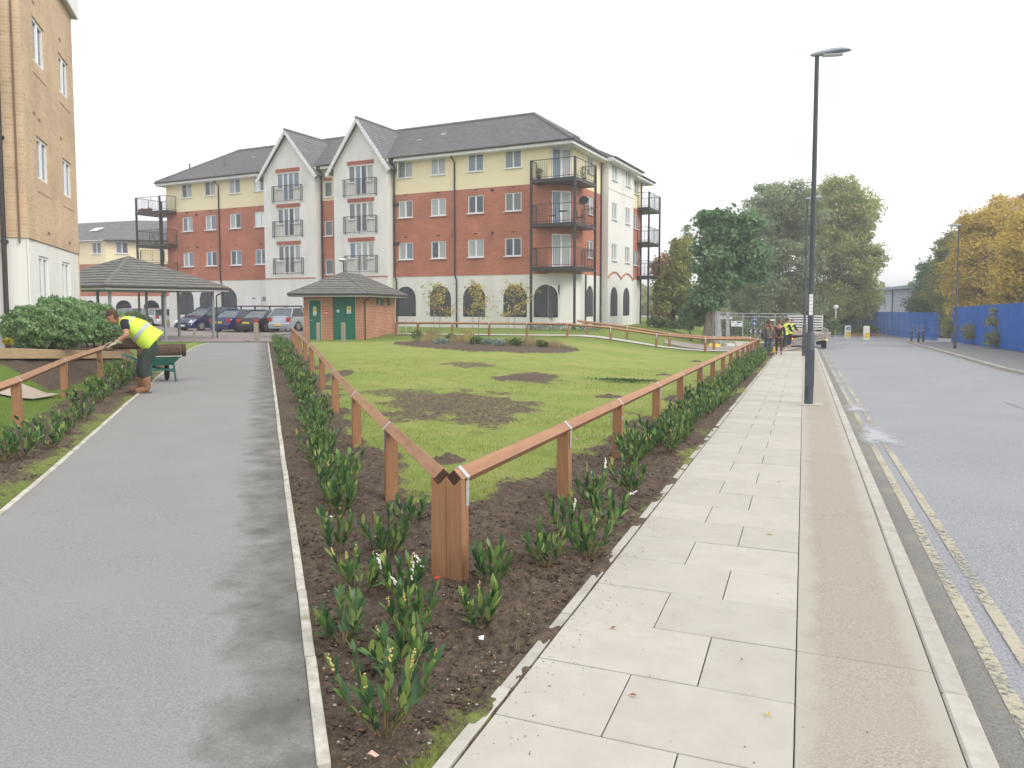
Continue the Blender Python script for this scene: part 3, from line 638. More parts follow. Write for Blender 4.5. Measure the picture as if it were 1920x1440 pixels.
def frame_mesh(w, h, nm=1, fw=.06, sill=True, transom=0):
    k = ('frame', w, h, nm, fw, sill, transom)
    if k not in _me:
        b = MB(); y0, y1 = -.02, .05
        b.box(-w / 2, -w / 2 + fw, y0, y1, 0, h); b.box(w / 2 - fw, w / 2, y0, y1, 0, h)
        b.box(-w / 2 + fw, w / 2 - fw, y0, y1, h - fw, h); b.box(-w / 2 + fw, w / 2 - fw, y0, y1, 0, fw)
        for i in range(1, nm + 1):
            x = -w / 2 + w * i / (nm + 1); b.box(x - fw * .75, x + fw * .75, y0 - .004, y1, fw, h - fw)
        if transom: b.box(-w / 2 + fw, w / 2 - fw, y0 - .002, y1, transom - fw / 2, transom + fw / 2)
        if sill: b.box(-w / 2 - .05, w / 2 + .05, -.17, y1, -.05, -.002)
        _me[k] = b.mesh('window', M_UPVC)
    return _me[k]
def pane_mesh(w, h, g):
    k = ('pane', round(w, 3), round(h, 3), g)
    if k not in _me: _me[k] = MB().box(-w / 2, w / 2, 0, .012, 0, h).mesh('pane', M_GLASS[g])
    return _me[k]
def window(parent, x, z, w, h, loc=(0, 0), rz=0, nm=1, depth=.06, g=None, sill=True, fw=.06, name='window', openleaf=False, transom=0, label=None):
    c, s_ = math.cos(rz), math.sin(rz); lx, ly = loc
    px, py = lx + x * c - depth * s_, ly + x * s_ + depth * c
    fr = props(inst(name, frame_mesh(w, h, nm, fw, sill, transom), parent, (px, py, z), rz), label=label)
    pw = (w - 2 * fw) / (nm + 1)
    for i in range(nm + 1):
        gi = g if g is not None else random.choice([0, 1, 1, 2, 2, 3, 3])
        inst('pane', pane_mesh(pw - .01, h - 2 * fw, gi if not isinstance(gi, (list, tuple)) else gi[i]), fr, (-w / 2 + fw + pw * (i + .5), .02, fw))
    if openleaf:
        b = MB(); lw = pw + .02
        M = Matrix.Translation((-w / 2 + .03, -.03, 0)) @ Matrix.Rotation(R(-62), 4, 'Z')
        for q in ((0, .05, 0, h), (lw - .05, lw, 0, h), (.05, lw - .05, 0, .05), (.05, lw - .05, h - .05, h)): b.box(q[0], q[1], -.02, .02, q[2], q[3], 0, M)
        b.box(.05, lw - .05, -.006, .006, .05, h - .05, 1, M); b.build('open_casement', [M_UPVC, M_GLASS[2]], fr)
    return fr
def grille(parent, loc, rz, x, z0, w, h, name='arch_grille'):
    """black diagonal louvred grille filling an arch (chevron of slats)"""
    r = w / 2; b = MB(); slat = .155
    def top(xx): return h - r + math.sqrt(max(r * r - xx * xx, 0))
    for s_ in (-1, 1):
        k = -1.0
        while k < h + r:
            # slat from centre (0,k) up to (s*r, k+r)
            n = 6; pts = []
            for i in range(n):
                xa, xb = s_ * r * i / n, s_ * r * (i + 1) / n; za, zb = k + abs(xa), k + abs(xb)
                if za < 0 or zb > top((xa + xb) / 2): continue
                pts.append(((xa, za), (xb, zb)))
            for (xa, za), (xb, zb) in pts:
                b.bar((xa, .02, za), (xb, .02, zb), .03, .085)
            k += slat
    b.bar((0, .0, 0), (0, .0, h - .01), .05, .05)
    b.box(-r, r, -.01, .05, 0, .05)
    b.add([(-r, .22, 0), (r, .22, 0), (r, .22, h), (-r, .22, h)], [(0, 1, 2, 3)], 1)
    c, s2 = math.cos(rz), math.sin(rz)
    return b.build(name, [mat('grille_grey', (.085, .09, .10), rough=.5), M_VOID], parent, (loc[0] + x * c, loc[1] + x * s2, z0), rz)
M_VOID = mat('painted_interior_shade', (.02, .021, .025), (.012, .012, .016), scale=6, rough=.8)  # flat sheet behind the arches, the car park's interior shade put into its colour
def railing(pts, z, h=1.05, parent=None, gap=.11, m=None, name='railing', post=.03):
    b = MB()
    for p0, p1 in zip(pts[:-1], pts[1:]):
        a_, c_ = Vector((*p0, z)), Vector((*p1, z)); d = c_ - a_; n = max(2, int(d.length / gap))
        b.bar(a_ + Vector((0, 0, h)), c_ + Vector((0, 0, h)), .045, .035); b.bar(a_ + Vector((0, 0, .1)), c_ + Vector((0, 0, .1)), .03, .03)
        for i in range(n + 1):
            q_ = a_ + d * i / n; t = post if i in (0, n) or (d.length > 1.8 and i == n // 2) else .011
            b.box(q_.x - t / 2, q_.x + t / 2, q_.y - t / 2, q_.y + t / 2, z + (0 if t > .02 else .1), z + h)
    return b.build(name, m or M_BLACK, parent)
def roof_face(parent, e0, e1, r1, r0, n, m, name='tile_course', joined=False, lift=.035, over=.03):
    """courses of tiles between eave e0-e1 and ridge r0-r1, each course stepping over the one below"""
    e0, e1, r0, r1 = map(Vector, (e0, e1, r0, r1)); nn = (e1 - e0).cross(r0 - e0)
    if nn.length < 1e-6: nn = (e1 - e0).cross(r1 - e0)
    nn.normalize(); nn = nn if nn.z > 0 else -nn
    B = MB()
    for i in range(n):
        t0, t1 = i / n, min(1, (i + 1) / n + .012)
        a_, b_ = e0.lerp(r0, t0), e1.lerp(r1, t0); c_, d_ = e1.lerp(r1, t1), e0.lerp(r0, t1)
        lo, hi = nn * lift, nn * .006
        vs = [a_ + lo, b_ + lo, c_ + hi, d_ + hi, a_ - nn * .01, b_ - nn * .01, c_ - nn * .012, d_ - nn * .012]
        fs = [(0, 1, 2, 3), (4, 5, 1, 0), (5, 6, 2, 1), (6, 7, 3, 2), (7, 4, 0, 3), (7, 6, 5, 4)]
        if joined: B.add(vs, fs)
        else: MB().add(vs, fs).build(name, m, parent)
    if joined: return B.build(name, m, parent)
def pipe(parent, pts, r=.05, name='drainpipe', m=None, brackets=True):
    b = MB(); b.tube(pts, r, 8)
    z0, z1 = pts[-1][2], pts[0][2]
    return b.build(name, m or M_PIPE, parent, smooth=40)

# ------------------------------------------------------------------ main apartment building
K0 = (-13.085, 42.365)
BR = R(-5.06)
AB = empty('apartment_building', (K0[0], K0[1], 0), BR, 'four-storey red brick and cream apartment block with two white gabled bays and black balconies', 'building')
LX = -33.95; ZB, ZW, ZR, ZE = -1.2, 3.6, 8.93, 11.2
def arches(xs, w=1.6, zb=.96, zt=2.92): return [(x, zb, w, zt - zb, 1) for x in xs]
wins = [(-3.53), (-6.13), (-8.86), (-11.38), (-24.1), (-26.6), (-29.15), (-31.65)]
arR = [-1.35, -3.4, -6.27, -8.75, -11.43]; arL = [-27.4, -29.75, -32.0]; BAYO = -.66
def open_w(z, h): return [(x, z, 1.12, h) for x in wins]
# ground floor / brick floors / cream floor, right part then left part
for xa, xb in ((-12.4, -1.2), (LX, -23.1)):
    sel = lambda L_: [o for o in L_ if xa < o[0] < xb]
    wall('ground_floor_wall', AB, (0, 0), 0, xa, xb, ZB, ZW, M_RENDER, [o for o in arches(arR) + arches(arL) if xa < o[0] < xb], .2)
    wall('brick_wall', AB, (0, 0), 0, xa, xb, ZW, ZR, M_RED, sel(open_w(4.68, 1.1) + open_w(7.4, 1.1)))
    wall('cream_wall', AB, (0, 0), 0, xa, xb, ZR, ZE, M_CREAM, sel(open_w(9.98, 1.05)))
    b = MB(); b.box(xa, xb, -.03, -.002, ZW - .04, ZW + .03); b.build('string_course', M_RED, AB)
for x in arR: grille(AB, (0, .0), 0, x, .96, 1.6, 1.96)
for x in arL: grille(AB, (0, .0), 0, x, .96, 1.6, 1.96)
gl3 = {(-3.53, 0): [0, 0], (-3.53, 1): [1, 1], (-3.53, 2): [2, 2], (-6.13, 2): [2, 2], (-6.13, 1): [0, 0], (-6.13, 0): [3, 3], (-8.86, 0): [0, 3], (-8.86, 1): [3, 3], (-8.86, 2): [3, 3], (-11.38, 2): [3, 3], (-24.1, 1): [4, 4], (-24.1, 2): [4, 2]}
for x in wins:
    for k, (z, h) in enumerate(((4.68, 1.1), (7.4, 1.1), (9.98, 1.05))):
        window(AB, x, z, 1.12, h, g=gl3.get((x, k)), openleaf=(x == -11.38 and k == 2))
        if k < 2:
            b = MB(); b.box(x - .62, x + .62, -.012, .01, z - .17, z - .06); b.build('sill_course', M_RED2, AB)
            b = MB(); b.box(x - .12, x + .12, -.02, .01, z + h + .32, z + h + .39); b.build('air_brick', M_PIPE, AB)
# middle strip between the bays
mx0, mx1 = -18.4, -16.74
ow = [(-17.78, z, .7, 1.05) for z in (3.82, 6.47, 9.15)]
wall('brick_wall', AB, (0, 0), 0, mx0, mx1, ZW, 8.9, M_RED, ow[:2]); wall('cream_wall', AB, (0, 0), 0, mx0, mx1, 8.9, ZE, M_CREAM, ow[2:])
wall('ground_floor_wall', AB, (0, 0), 0, mx0, mx1, ZB, ZW, M_RENDER)
for o in ow: window(AB, o[0], o[1], .7, 1.05, nm=0, g=1)
MB().box(-18.12, -17.44, -.02, .005, 10.25, 10.45).build('lintel', M_RED2, AB)
# gabled bays
def bay(xa, xb, xc, apex, tag_):
    half = (xb - xa) / 2; mid = (xa + xb) / 2; y = BAYO
    ops = []
    for z in (3.95, 6.55, 9.0): ops += [(xc, z, .98, 1.95), (xc - .76, z + .85, .54, 1.1), (xc + .76, z + .85, .54, 1.1)]
    def gab(b):
        b.add([(xa, 0, ZE - .3), (xb, 0, ZE - .3), (mid, 0, apex - .05)], [(0, 1, 2)])
    wall('bay_wall', AB, (0, y), 0, xa, xb, ZW, ZE - .3, M_RENDER, ops, .12, gab)
    wall('ground_floor_wall', AB, (0, y), 0, xa, xb, ZB, ZW, M_RENDER)
    for xx, rz in ((xa, R(-90)), (xb, R(90))):
        wall('bay_side_wall', AB, (xx, 0 if rz < 0 else y), rz, 0, .66, ZB, ZE, M_RENDER)
    MB().box(xa - .01, xb + .01, y - .03, y - .002, ZW - .05, ZW + .02).build('string_course', M_RED, AB)
    for z in (3.95, 6.55, 9.0):
        window(AB, xc, z, .98, 1.95, (0, y), sill=False, g=random.choice([[3, 3], [2, 0], [1, 1], [2, 2]]), name='balcony_door', fw=.07)
        for s_ in (-1, 1): window(AB, xc + s_ * .76, z + .85, .54, 1.1, (0, y), nm=0, g=random.choice([1, 2, 3]))
        MB().box(xc - 1.1, xc + 1.1, y - .02, y + .01, z + 1.98, z + 2.24).build('lintel', M_RED2, AB)
        o = railing([(xc - 1.3, y - .02), (xc - 1.3, y - .2), (xc + 1.3, y - .2), (xc + 1.3, y - .02)], z - .12, 1.15, AB, .125, name='juliet_railing')
    # roof of the bay: two slopes running back into the main roof, white bargeboards
    er = ZE - .32; ov = .42; sl = (apex - (ZE - .3)) / half; ez = (ZE - .3) - sl * ov * .9; yb = 4.6
    for s_ in (-1, 1):
        ex = mid + s_ * (half + ov * .9)
        e = [(ex, y - .35, ez + .1), (ex, .6, ez + .1), (mid, yb, apex + .12), (mid, y - .35, apex + .12)]
        if s_ > 0: roof_face(AB, e[0], e[1], e[2], e[3], 16, M_ROOF, 'bay_roof_slope', True)
        else: roof_face(AB, e[1], e[0], e[3], e[2], 16, M_ROOF, 'bay_roof_slope', True)
        b = MB(); b.bar((ex, y - .33, ez - .02), (mid, y - .33, apex - .02), .09, .2); b.build('bargeboard', M_FASCIA, AB)
    MB().box(mid - .09, mid + .09, y - .36, 4.4, apex + .1, apex + .2).build('ridge_tile', M_ROOF, AB)
bay(-23.06, -18.4, -20.8, 13.72, 'l'); bay(-16.74, -12.35, -14.48, 13.86, 'r')
# chamfered corner with balcony doors
for nm_, z0, z1, m_, zd in (('ground_floor_wall', ZB, ZW, M_RENDER, None), ('brick_wall', ZW, 6.2, M_RED, 3.95), ('brick_wall', 6.2, ZR, M_RED, 6.5), ('cream_wall', ZR, ZE, M_CREAM, 9.0)):
    ops = [(.85, zd, 1.25, 2.0)] if zd else []
    wall(nm_, AB, (-1.2, 0), R(45), 0, 1.697, z0, z1, m_, ops)
    if zd: window(AB, .85, zd, 1.25, 2.0, (-1.2, 0), R(45), sill=False, g=[2, 3] if zd > 4 else [3, 3], name='balcony_door', fw=.08)
# right-hand face: (loc (0,0), rz 90) local x = along the face
RF = ((0, 0), R(90))
for ta, tb, wx, axs in ((1.2, 6.0, 3.9, [3.9]), (11.35, 14.9, 13.7, [12.1])):
    wall('ground_floor_wall', AB, *RF, ta, tb, ZB, ZW, M_RENDER, arches(axs, 1.25), .2)
    wall('brick_wall', AB, *RF, ta, tb, ZW, ZR, M_RED, [(wx, z, 1.05, 1.1) for z in (4.68, 7.4)])
    wall('cream_wall', AB, *RF, ta, tb, ZR, ZE, M_CREAM, [(wx, 9.98, 1.05, 1.05)])
    for z, h in ((4.68, 1.1), (7.4, 1.1), (9.98, 1.05)): window(AB, wx, z, 1.05, h, (0, 0), R(90))
    for x in axs: grille(AB, (0, 0), R(90), x, .96, 1.25, 1.96)
# white projecting bay of the right face
BX = .5
wb = [(x, z, 1.1, h) for x in (7.15, 10.05) for z, h in ((4.68, 1.1), (7.4, 1.1), (10.0, 1.05))]
wall('bay_wall', AB, (BX, 0), R(90), 5.9, 11.35, ZW - .35, 9.35, M_RENDER, [o for o in wb if o[1] < 9])
wall('bay_wall', AB, (BX, 0), R(90), 5.9, 11.35, 9.35, ZE, M_RENDER, [o for o in wb if o[1] > 9])
wall('ground_floor_wall', AB, (BX, 0), R(90), 5.9, 11.35, ZB, ZW - .35, M_RENDER, arches([7.2, 9.9], 1.5), .2)
for x in (7.2, 9.9): grille(AB, (BX, 0), R(90), x, .96, 1.5, 1.96)
for o in wb: window(AB, o[0], o[1], 1.1, o[3], (BX, 0), R(90), g=3)
wall('bay_side_wall', AB, (0, 5.9), 0, 0, BX, ZB, ZE, M_RENDER); wall('bay_side_wall', AB, (BX, 11.35), R(180), 0, BX, ZB, ZE, M_RENDER)
b = MB(); pr = [(5.9 + 5.45 * i / 48, ZW - .12 + .42 * abs(math.sin(2 * math.pi * i / 48)) ** .8) for i in range(49)]
for (ya, za), (yb, zb) in zip(pr[:-1], pr[1:]): b.bar((BX + .02, ya, za), (BX + .02, yb, zb), .06, .1)
b.build('curved_string_course', M_RED, AB)
MB().box(BX + .001, BX + .03, 5.9, 11.35, 9.3, 9.42).build('string_course', M_RENDER, AB)
# far corner chamfer, back and left walls, floor slabs
wall('corner_wall', AB, (0, 14.9), R(135), 0, 1.9, ZB, ZE, M_CREAM)
for a_, rz, ln in (((-1.34, 16.24), R(180), 8), ((-9.3, 16.2), R(-90), 7.2), ((-9.3, 9.0), R(180), 24.65), ((LX, 9), R(-90), 9)):
    wall('back_wall', AB, a_, rz, 0, ln, ZB, ZW, M_RENDER); wall('back_wall', AB, a_, rz, 0, ln, ZW, ZE, M_RED)
MB().box(LX + .1, -1.3, .25, 8.9, ZW - .3, ZW - .1).box(LX + .1, -1.3, .25, 8.9, ZE - .1, ZE).build('floor_slab', M_RENDER, AB)
# main roof, hips
OV = .55; RZ = 14.2; RY = 4.3
e = ZE + .02; x0, x1 = LX - OV, OV
roof_face(AB, (x0, -OV, e), (x1, -OV, e), (-4.1, RY, RZ), (-30.6, RY, RZ), 26, M_ROOF, 'front_roof_slope', True)
roof_face(AB, (x1, -OV, e), (x1, 16.6, e), (-4.1, 12.4, RZ), (-4.1, RY, RZ), 26, M_ROOF, 'side_roof_slope', True)
roof_face(AB, (x1, 16.6, e), (-9.8, 16.6, e), (-4.1, 12.4, RZ), (-4.1, 12.4, RZ), 26, M_ROOF, 'end_roof_slope', True)
roof_face(AB, (x0, 9.4, e), (x0, -OV, e), (-30.6, RY, RZ), (-30.6, RY, RZ), 26, M_ROOF, 'end_roof_slope', True)
roof_face(AB, (-9.8, 9.4, e), (x0, 9.4, e), (-30.6, RY, RZ), (-4.1, RY, RZ), 26, M_ROOF, 'back_roof_slope', True)
roof_face(AB, (-9.8, 16.6, e), (-9.8, 9.4, e), (-4.1, RY, RZ), (-4.1, 12.4, RZ), 26, M_ROOF, 'back_roof_slope', True)
roof_face(AB, (1.05, 5.45, e), (1.05, 11.8, e), (-.9, 10.4, 12.2), (-.9, 6.9, 12.2), 12, M_ROOF, 'bay_roof_slope', True); roof_face(AB, (.5, 5.45, e), (1.05, 5.45, e), (-.9, 6.9, 12.2), (-.9, 6.9, 12.2), 12, M_ROOF, 'bay_roof_slope', True); roof_face(AB, (1.05, 11.8, e), (.5, 11.8, e), (-.9, 10.4, 12.2), (-.9, 10.4, 12.2), 12, M_ROOF, 'bay_roof_slope', True)
b = MB(); b.tube([(-30.6, RY, RZ + .05), (-4.1, RY, RZ + .05), (-4.1, 12.4, RZ + .05)], .11, 6); b.tube([(-4.1, RY, RZ + .05), (x1, -OV, e + .06)], .1, 6); b.tube([(-30.6, RY, RZ + .05), (x0, -OV, e + .06)], .1, 6); b.build('ridge_tile', M_ROOF, AB)
for q in [(xa, xb, -OV - .02, -OV + .04) for xa, xb in ((x0, -23.5), (-17.98, -17.15), (-11.9, x1))] + [(x1 - .04, x1 + .02, -OV + .041, 5.4), (1.02, 1.06, 5.4, 11.8), (x1 - .04, x1 + .02, 11.8, 16.6), (x0 - .02, x0 + .04, -OV + .041, 9.4)]:
    MB().box(*q, e - .24, e - .02).build('fascia', M_FASCIA, AB)
MB().box(.58, 1.019, 5.4, 5.44, e - .24, e - .02).build('fascia', M_FASCIA, AB)
b = MB()
for q in [(xa, xb, -OV + .045, .3) for xa, xb in ((x0 + .05, -23.5), (-11.9, x1 - .045))] + [(-1.6, x1 - .045, .301, 16.5), (x1 - .03, 1.0, 5.45, 11.75), (x0 + .05, LX + .3, .31, 9.4)]:
    MB().box(*q, e - .24, e - .215).build('soffit', M_FASCIA, AB)
b = MB()
for p0, p1 in [((xa, -OV - .08), (xb, -OV - .08)) for xa, xb in ((x0, -23.5), (-17.98, -17.15), (-11.9, x1 + .1))] + [((x1 + .08, -OV - .1), (x1 + .08, 5.3)), ((1.13, 5.3), (1.13, 11.9)), ((x1 + .08, 11.9), (x1 + .08, 16.7))]:
    MB().tube([(*p0, e - .02), (*p1, e - .02)], .06, 6).build('gutter_pipe', M_PIPE, AB)
for x, yy in ((-7.62, 0), (-12.22, -.0), (-28.2, 0), (-18.3, 0)):
    pipe(AB, [(x, yy - .5, ZE - .1), (x, yy - .42, ZE - .3), (x, yy - .07, ZE - .55), (x, yy - .07, ZW), (x + .12, yy - .07, ZW - .35), (x + .12, yy - .07, .1)])
pipe(AB, [(.07, 5.75, ZE - .1), (.07, 5.75, 0)]); pipe(AB, [(.07, 14.8, ZE - .1), (.07, 14.8, 0)]); pipe(AB, [(.07, 3.0, ZW), (.07, 3.0, 0)])
for x, z in ((-12.9 + .75, 8.15), (-12.15, 5.6)): MB().box(x - .25, x + .25, -.03, .01, z, z + .22).build('wall_vent', M_PIPE, AB)
for x, z in ((-4.95, 8.75), (-4.95, 6.15), (-30.6, 8.6), (-30.6, 6.15)): MB().tube([(x, -.08, z), (x, .02, z)], .09, 8).build('wall_vent', M_PIPE, AB)
for x, yy, z in ((-5.7, 1.6, 12.35), (-33, 1.5, 12.2), (-29, 1.4, 12.2)): MB().tube([(x, yy, z - .1), (x, yy, z + .75)], .07, 8).build('vent_pipe', M_ROOF, AB)
for x, yy, z in ((-10, 2.6, 13.05), (-12.6 + 1.0, 2.1, 12.7), (-27.2, 2.6, 13.0)): MB().box(x - .16, x + .16, yy - .1, yy + .1, z, z + .16).build('roof_vent', M_FASCIA, AB)
# corner balconies
def balcony(poly, posts, levels, wallpts, nm_='balcony'):
    for z in levels:
        b = MB(); b.prism(poly, z - .2, z); o = b.build('balcony_deck', M_BLACK, AB)
        railing(wallpts, z, 1.1, AB, .12, name='balcony_railing')
    for x, y in posts: MB().box(x - .06, x + .06, y - .06, y + .06, -1, levels[-1] + 1.13).build('balcony_post', M_BLACK, AB)
balcony([(-2.0, -.85), (.9, -.95), (.95, 2.4), (.02, 2.4), (.02, 1.2), (-1.2, -.02), (-2.0, -.02)], [(-1.95, -.8), (.85, -.9), (.9, 2.35)], (3.93, 6.46, 9.03), [(-1.95, -.05), (-1.95, -.8), (.85, -.9), (.9, 2.35), (.05, 2.35)])
balcony([(.95, 13.9), (.95, 17.0), (-1.6, 17.0), (-1.4, 16.26), (-.02, 14.9), (.02, 13.9)], [(.9, 13.95), (.9, 16.95), (-1.5, 16.95)], (3.93, 6.46, 9.03), [(.05, 13.95), (.9, 13.95), (.9, 16.95), (-1.5, 16.95)])
balcony([(-36.4, -.95), (-32.8, -.95), (-32.8, -.02), (-33.97, -.02), (-33.97, 1.5), (-36.4, 1.5)], [(-36.3, -.9), (-33.6, -.9), (-36.3, 1.4)], (3.93, 6.46, 9.03), [(-32.85, -.05), (-32.85, -.9), (-36.3, -.9), (-36.3, 1.45), (-34.0, 1.45)])
# things on the balconies
M_POTPLANT = foliage_mat('pot_plant_leaf', (.05, .1, .03), (.1, .17, .05))
def leaf_blob(name, c, r, n, ls, m, parent=None, squash=.8, seed=1, stems=None):
    rs = np.random.RandomState(seed); p_ = rs.normal(size=(n, 3)); p_ /= np.linalg.norm(p_, axis=1)[:, None]; p_ *= (rs.rand(n, 1) ** .33); p_ = p_ * np.array(r) + np.array(c)
    return leaves(name, p_, ls, m, parent, rs)
def leaves(name, pts, ls, m, parent=None, rs=None, tint=None, aspect=.55, up=0., curl=True):
    """many small leaf faces around given points"""
    rs = rs or np.random.RandomState(3); n = len(pts)
    a = rs.normal(size=(n, 3)); a[:, 2] += up; a /= np.linalg.norm(a, axis=1)[:, None]
    b_ = rs.normal(size=(n, 3)); b_ -= (b_ * a).sum(1)[:, None] * a; b_ /= np.linalg.norm(b_, axis=1)[:, None]
    s_ = (ls * (.6 + .8 * rs.rand(n)))[:, None]
    v = np.stack([pts - a * s_ * .5, pts + b_ * s_ * aspect * .5, pts + a * s_ * .5, pts - b_ * s_ * aspect * .5], 1).reshape(-1, 3)
    me = bpy.data.meshes.new(name); me.vertices.add(4 * n); me.vertices.foreach_set('co', v.ravel())
    me.loops.add(4 * n); me.loops.foreach_set('vertex_index', np.arange(4 * n, dtype=np.int32))
    me.polygons.add(n); me.polygons.foreach_set('loop_start', np.arange(0, 4 * n, 4, dtype=np.int32)); me.polygons.foreach_set('loop_total', np.full(n, 4, np.int32))
    me.update(calc_edges=True)
    t = tint if tint is not None else rs.rand(n)
    at = me.attributes.new('tint', 'FLOAT', 'FACE'); at.data.foreach_set('value', np.clip(t, 0, 1).astype(np.float32))
    me.materials.append(m)
    return inst(name, me, parent)
def to_world(x, y, z):
    c, s_ = math.cos(BR), math.sin(BR); return (K0[0] + x * c - y * s_, K0[1] + x * s_ + y * c, z)
def potted(x, y, z, label, r=.22, sd=3):
    o = empty('potted_plant', to_world(x, y, z), 0, label, 'plant')
    MB().tube([(0, 0, 0), (0, 0, .28)], [.1, .14], 10).build('pot', mat('plastic_pot', (.1, .08, .07)), o, smooth=40)
    leaf_blob('foliage', (0, 0, .28 + r), (r, r, r), 160, .09, M_POTPLANT, o, seed=sd)
potted(-1.6, -.45, 9.04, 'small dark potted plant at the left end of the top corner balcony', .22)
potted(.5, 1.5, 9.04, 'larger bushy potted plant at the right end of the top corner balcony', .36, 5)
potted(-34.6, -.5, 6.47, 'low leafy potted plant on the balcony at the far left of the brick block', .4, 6)
def bistro(x, y, z, lab):
    o = empty('bistro_chair', to_world(x, y, z), random.uniform(0, 6), lab, 'chair')
    b = MB(); b.box(-.2, .2, -.2, .2, .42, .45); b.build('seat', M_BLACK, o)
    for sx in (-1, 1):
        for sy in (-1, 1): MB().tube([(sx * .2, sy * .2, 0), (sx * .18, sy * .18, .43)], .012, 6).build('leg', M_BLACK, o)
    b = MB(); b.tube([(-.19, .19, .44), (-.2, .24, .85), (.2, .24, .85), (.19, .19, .44)], .012, 6)
    for k in range(5): b.tube([(-.14 + k * .07, .2, .45), (-.14 + k * .07, .24, .85)], .006, 5)
    b.build('backrest', M_BLACK, o)
bistro(-.7, -.5, 6.47, 'black metal chair left of the table on the middle corner balcony'); bistro(.45, .9, 6.47, 'black metal chair right of the table on the middle corner balcony')
o = empty('bistro_table', to_world(-.1, -.35, 6.47), 0, 'small round black table on the middle corner balcony', 'table'); MB().tube([(0, 0, .68), (0, 0, .7)], .3, 14).build('table_top', M_BLACK, o); MB().tube([(0, 0, 0), (0, 0, .68)], .02, 6).build('leg', M_BLACK, o)
o = empty('satellite_dish', to_world(.6, 1.2, 6.47), 0, 'round black satellite dish on a pole on the middle corner balcony', 'satellite dish'); MB().tube([(0, 0, 0), (0, 0, 1.3)], .02, 6).build('pole', M_BLACK, o); MB().tube([(0, -.1, 1.45), (0, -.03, 1.42)], [.3, .05], 14).build('dish', M_BLACK, o, smooth=40)
for x, lab in ((-35.9, 'outermost brown planter box on the top left balcony'), (-35.1, 'second brown planter box on the top left balcony, nearer the post')):
    o = empty('planter_box', to_world(x, -.7, 9.04), BR, lab, 'planter', 'planters on the top left balcony'); MB().box(-.3, .3, -.12, .12, 0, .22).build('box', mat('terracotta', (.25, .1, .06)), o); leaf_blob('foliage', (0, 0, .25), (.26, .1, .05), 40, .06, M_POTPLANT, o)
# white services cupboards and notices on the left ground floor wall
for x, w, z, h, lab in ((-24.9, 1.5, .3, 2.1, None), (-19.2 - 1.1, 1.1, .3, 2.1, None)):
    yy = -.04 if x < -23.1 else BAYO - .04
    o = MB(); o.box(x - w / 2, x - .01, yy, yy + .035, z, z + h); o.box(x + .01, x + w / 2, yy, yy + .035, z, z + h); o.build('service_door', mat('white_door', (.8, .8, .8), rough=.4), AB)
MB().box(-24.0, -23.75, -.05, -.002, 2.0, 2.3).box(-25.0, -24.7, -.06, -.042, 2.15, 2.25).box(-24.9, -24.5, -.06, -.042, .7, .8).build('wall_notice', mat('grey_notice', (.25, .26, .28)), AB)
# ------------------------------------------------------------------ aerial
o = empty('tv_aerial', to_world(-13.0, 6, 13.0), 0, 'thin television aerial standing up from the roof between the gable and the ridge', 'aerial')
MB().tube([(0, 0, 0), (0, 0, 2.6)], .02, 6).build('mast', M_GALV, o)
b = MB(); b.bar((-.5, 0, 2.55), (.5, .1, 2.55), .02, .02)
for k in range(7): b.bar((-.45 + k * .14, -.15, 2.55), (-.45 + k * .14, .2, 2.55), .012, .012)
b.build('antenna', M_GALV, o)
# ------------------------------------------------------------------ left buff-brick building
LBp = P(60, 16.3); LBa = math.atan2(dirv(-20)[1], dirv(-20)[0])
LB = empty('buff_brick_building', (LBp[0], LBp[1], 0), LBa, 'tall buff brick building cut off by the left edge, with a white rendered ground floor', 'building')
lw = [(z, h) for z, h in ((4.56, .96), (7.22, .98))]
owl = [(x, z, 1.05, h) for x in (1.55, 4.2) for z, h in lw]
# right-hand side face: local x along the face away from the camera, outward is local -y
wall('brick_wall', LB, (0, 0), 0, 0, 5.45, 3.12, 9.75, M_BUFF, owl, .09)
wall('ground_floor_wall', LB, (0, .03), 0, 0, 5.45, -.3, 3.12, M_RENDER, [(1.45, 1.75, .95, 1.05), (3.85, 1.75, .95, 1.05)], .09)
for x, z, w, h in owl:
    window(LB, x, z, w, h, depth=.05, sill=False, g=random.choice([[1, 0], [3, 1], [2, 1]]))
    MB().box(x - .62, x + .62, -.014, .01, z - .30, z - .07).build('sill_course', M_BUFF, LB); MB().box(x - .6, x + .6, -.008, .01, z + h + .003, z + h + .22).build('lintel', M_BUFF, LB)
for x in (1.45, 3.85): window(LB, x, 1.75, .95, 1.05, (0, .03), depth=.05, sill=False, g=3, nm=1)
for x, z in ((.9, 5.95), (1.35, 5.9), (3.6, 5.95), (1.2, 8.5), (3.9, 8.55), (1.9, 3.35), (4.2, 3.3)): MB().box(x - .11, x + .11, -.006, .01, z, z + .07).build('air_brick', mat('clay_vent', (.25, .14, .09)), LB)
# left-hand (front) face, turned 90 degrees: local x runs from far left to the corner
FA = R(90)
wall('brick_wall', LB, (0, 6.0), R(-90), 0, 6.0, 3.12, 9.75, M_BUFF); wall('ground_floor_wall', LB, (.03, 6.0), R(-90), 0, 6.0, -.3, 3.12, M_RENDER)
MB().box(-.003, .55, -.015, .002, 3.12, 9.75).build('corner_pier', M_BUFF, LB)
wall('back_wall', LB, (5.45, 0), R(90), 0, 6, -.3, 9.75, M_BUFF); wall('back_wall', LB, (5.45, 6), R(180), 0, 5.45, -.3, 9.75, M_BUFF)
MB().box(-.12, 5.57, -.12, 6.1, 9.76, 9.82).build('soffit', M_FASCIA, LB); MB().box(-.14, 5.6, -.16, -.12, 9.7, 10.3).box(5.56, 5.6, -.119, 6.1, 9.7, 10.3).box(-.16, -.12, -.119, 6.1, 9.7, 10.3).build('fascia', M_FASCIA, LB)
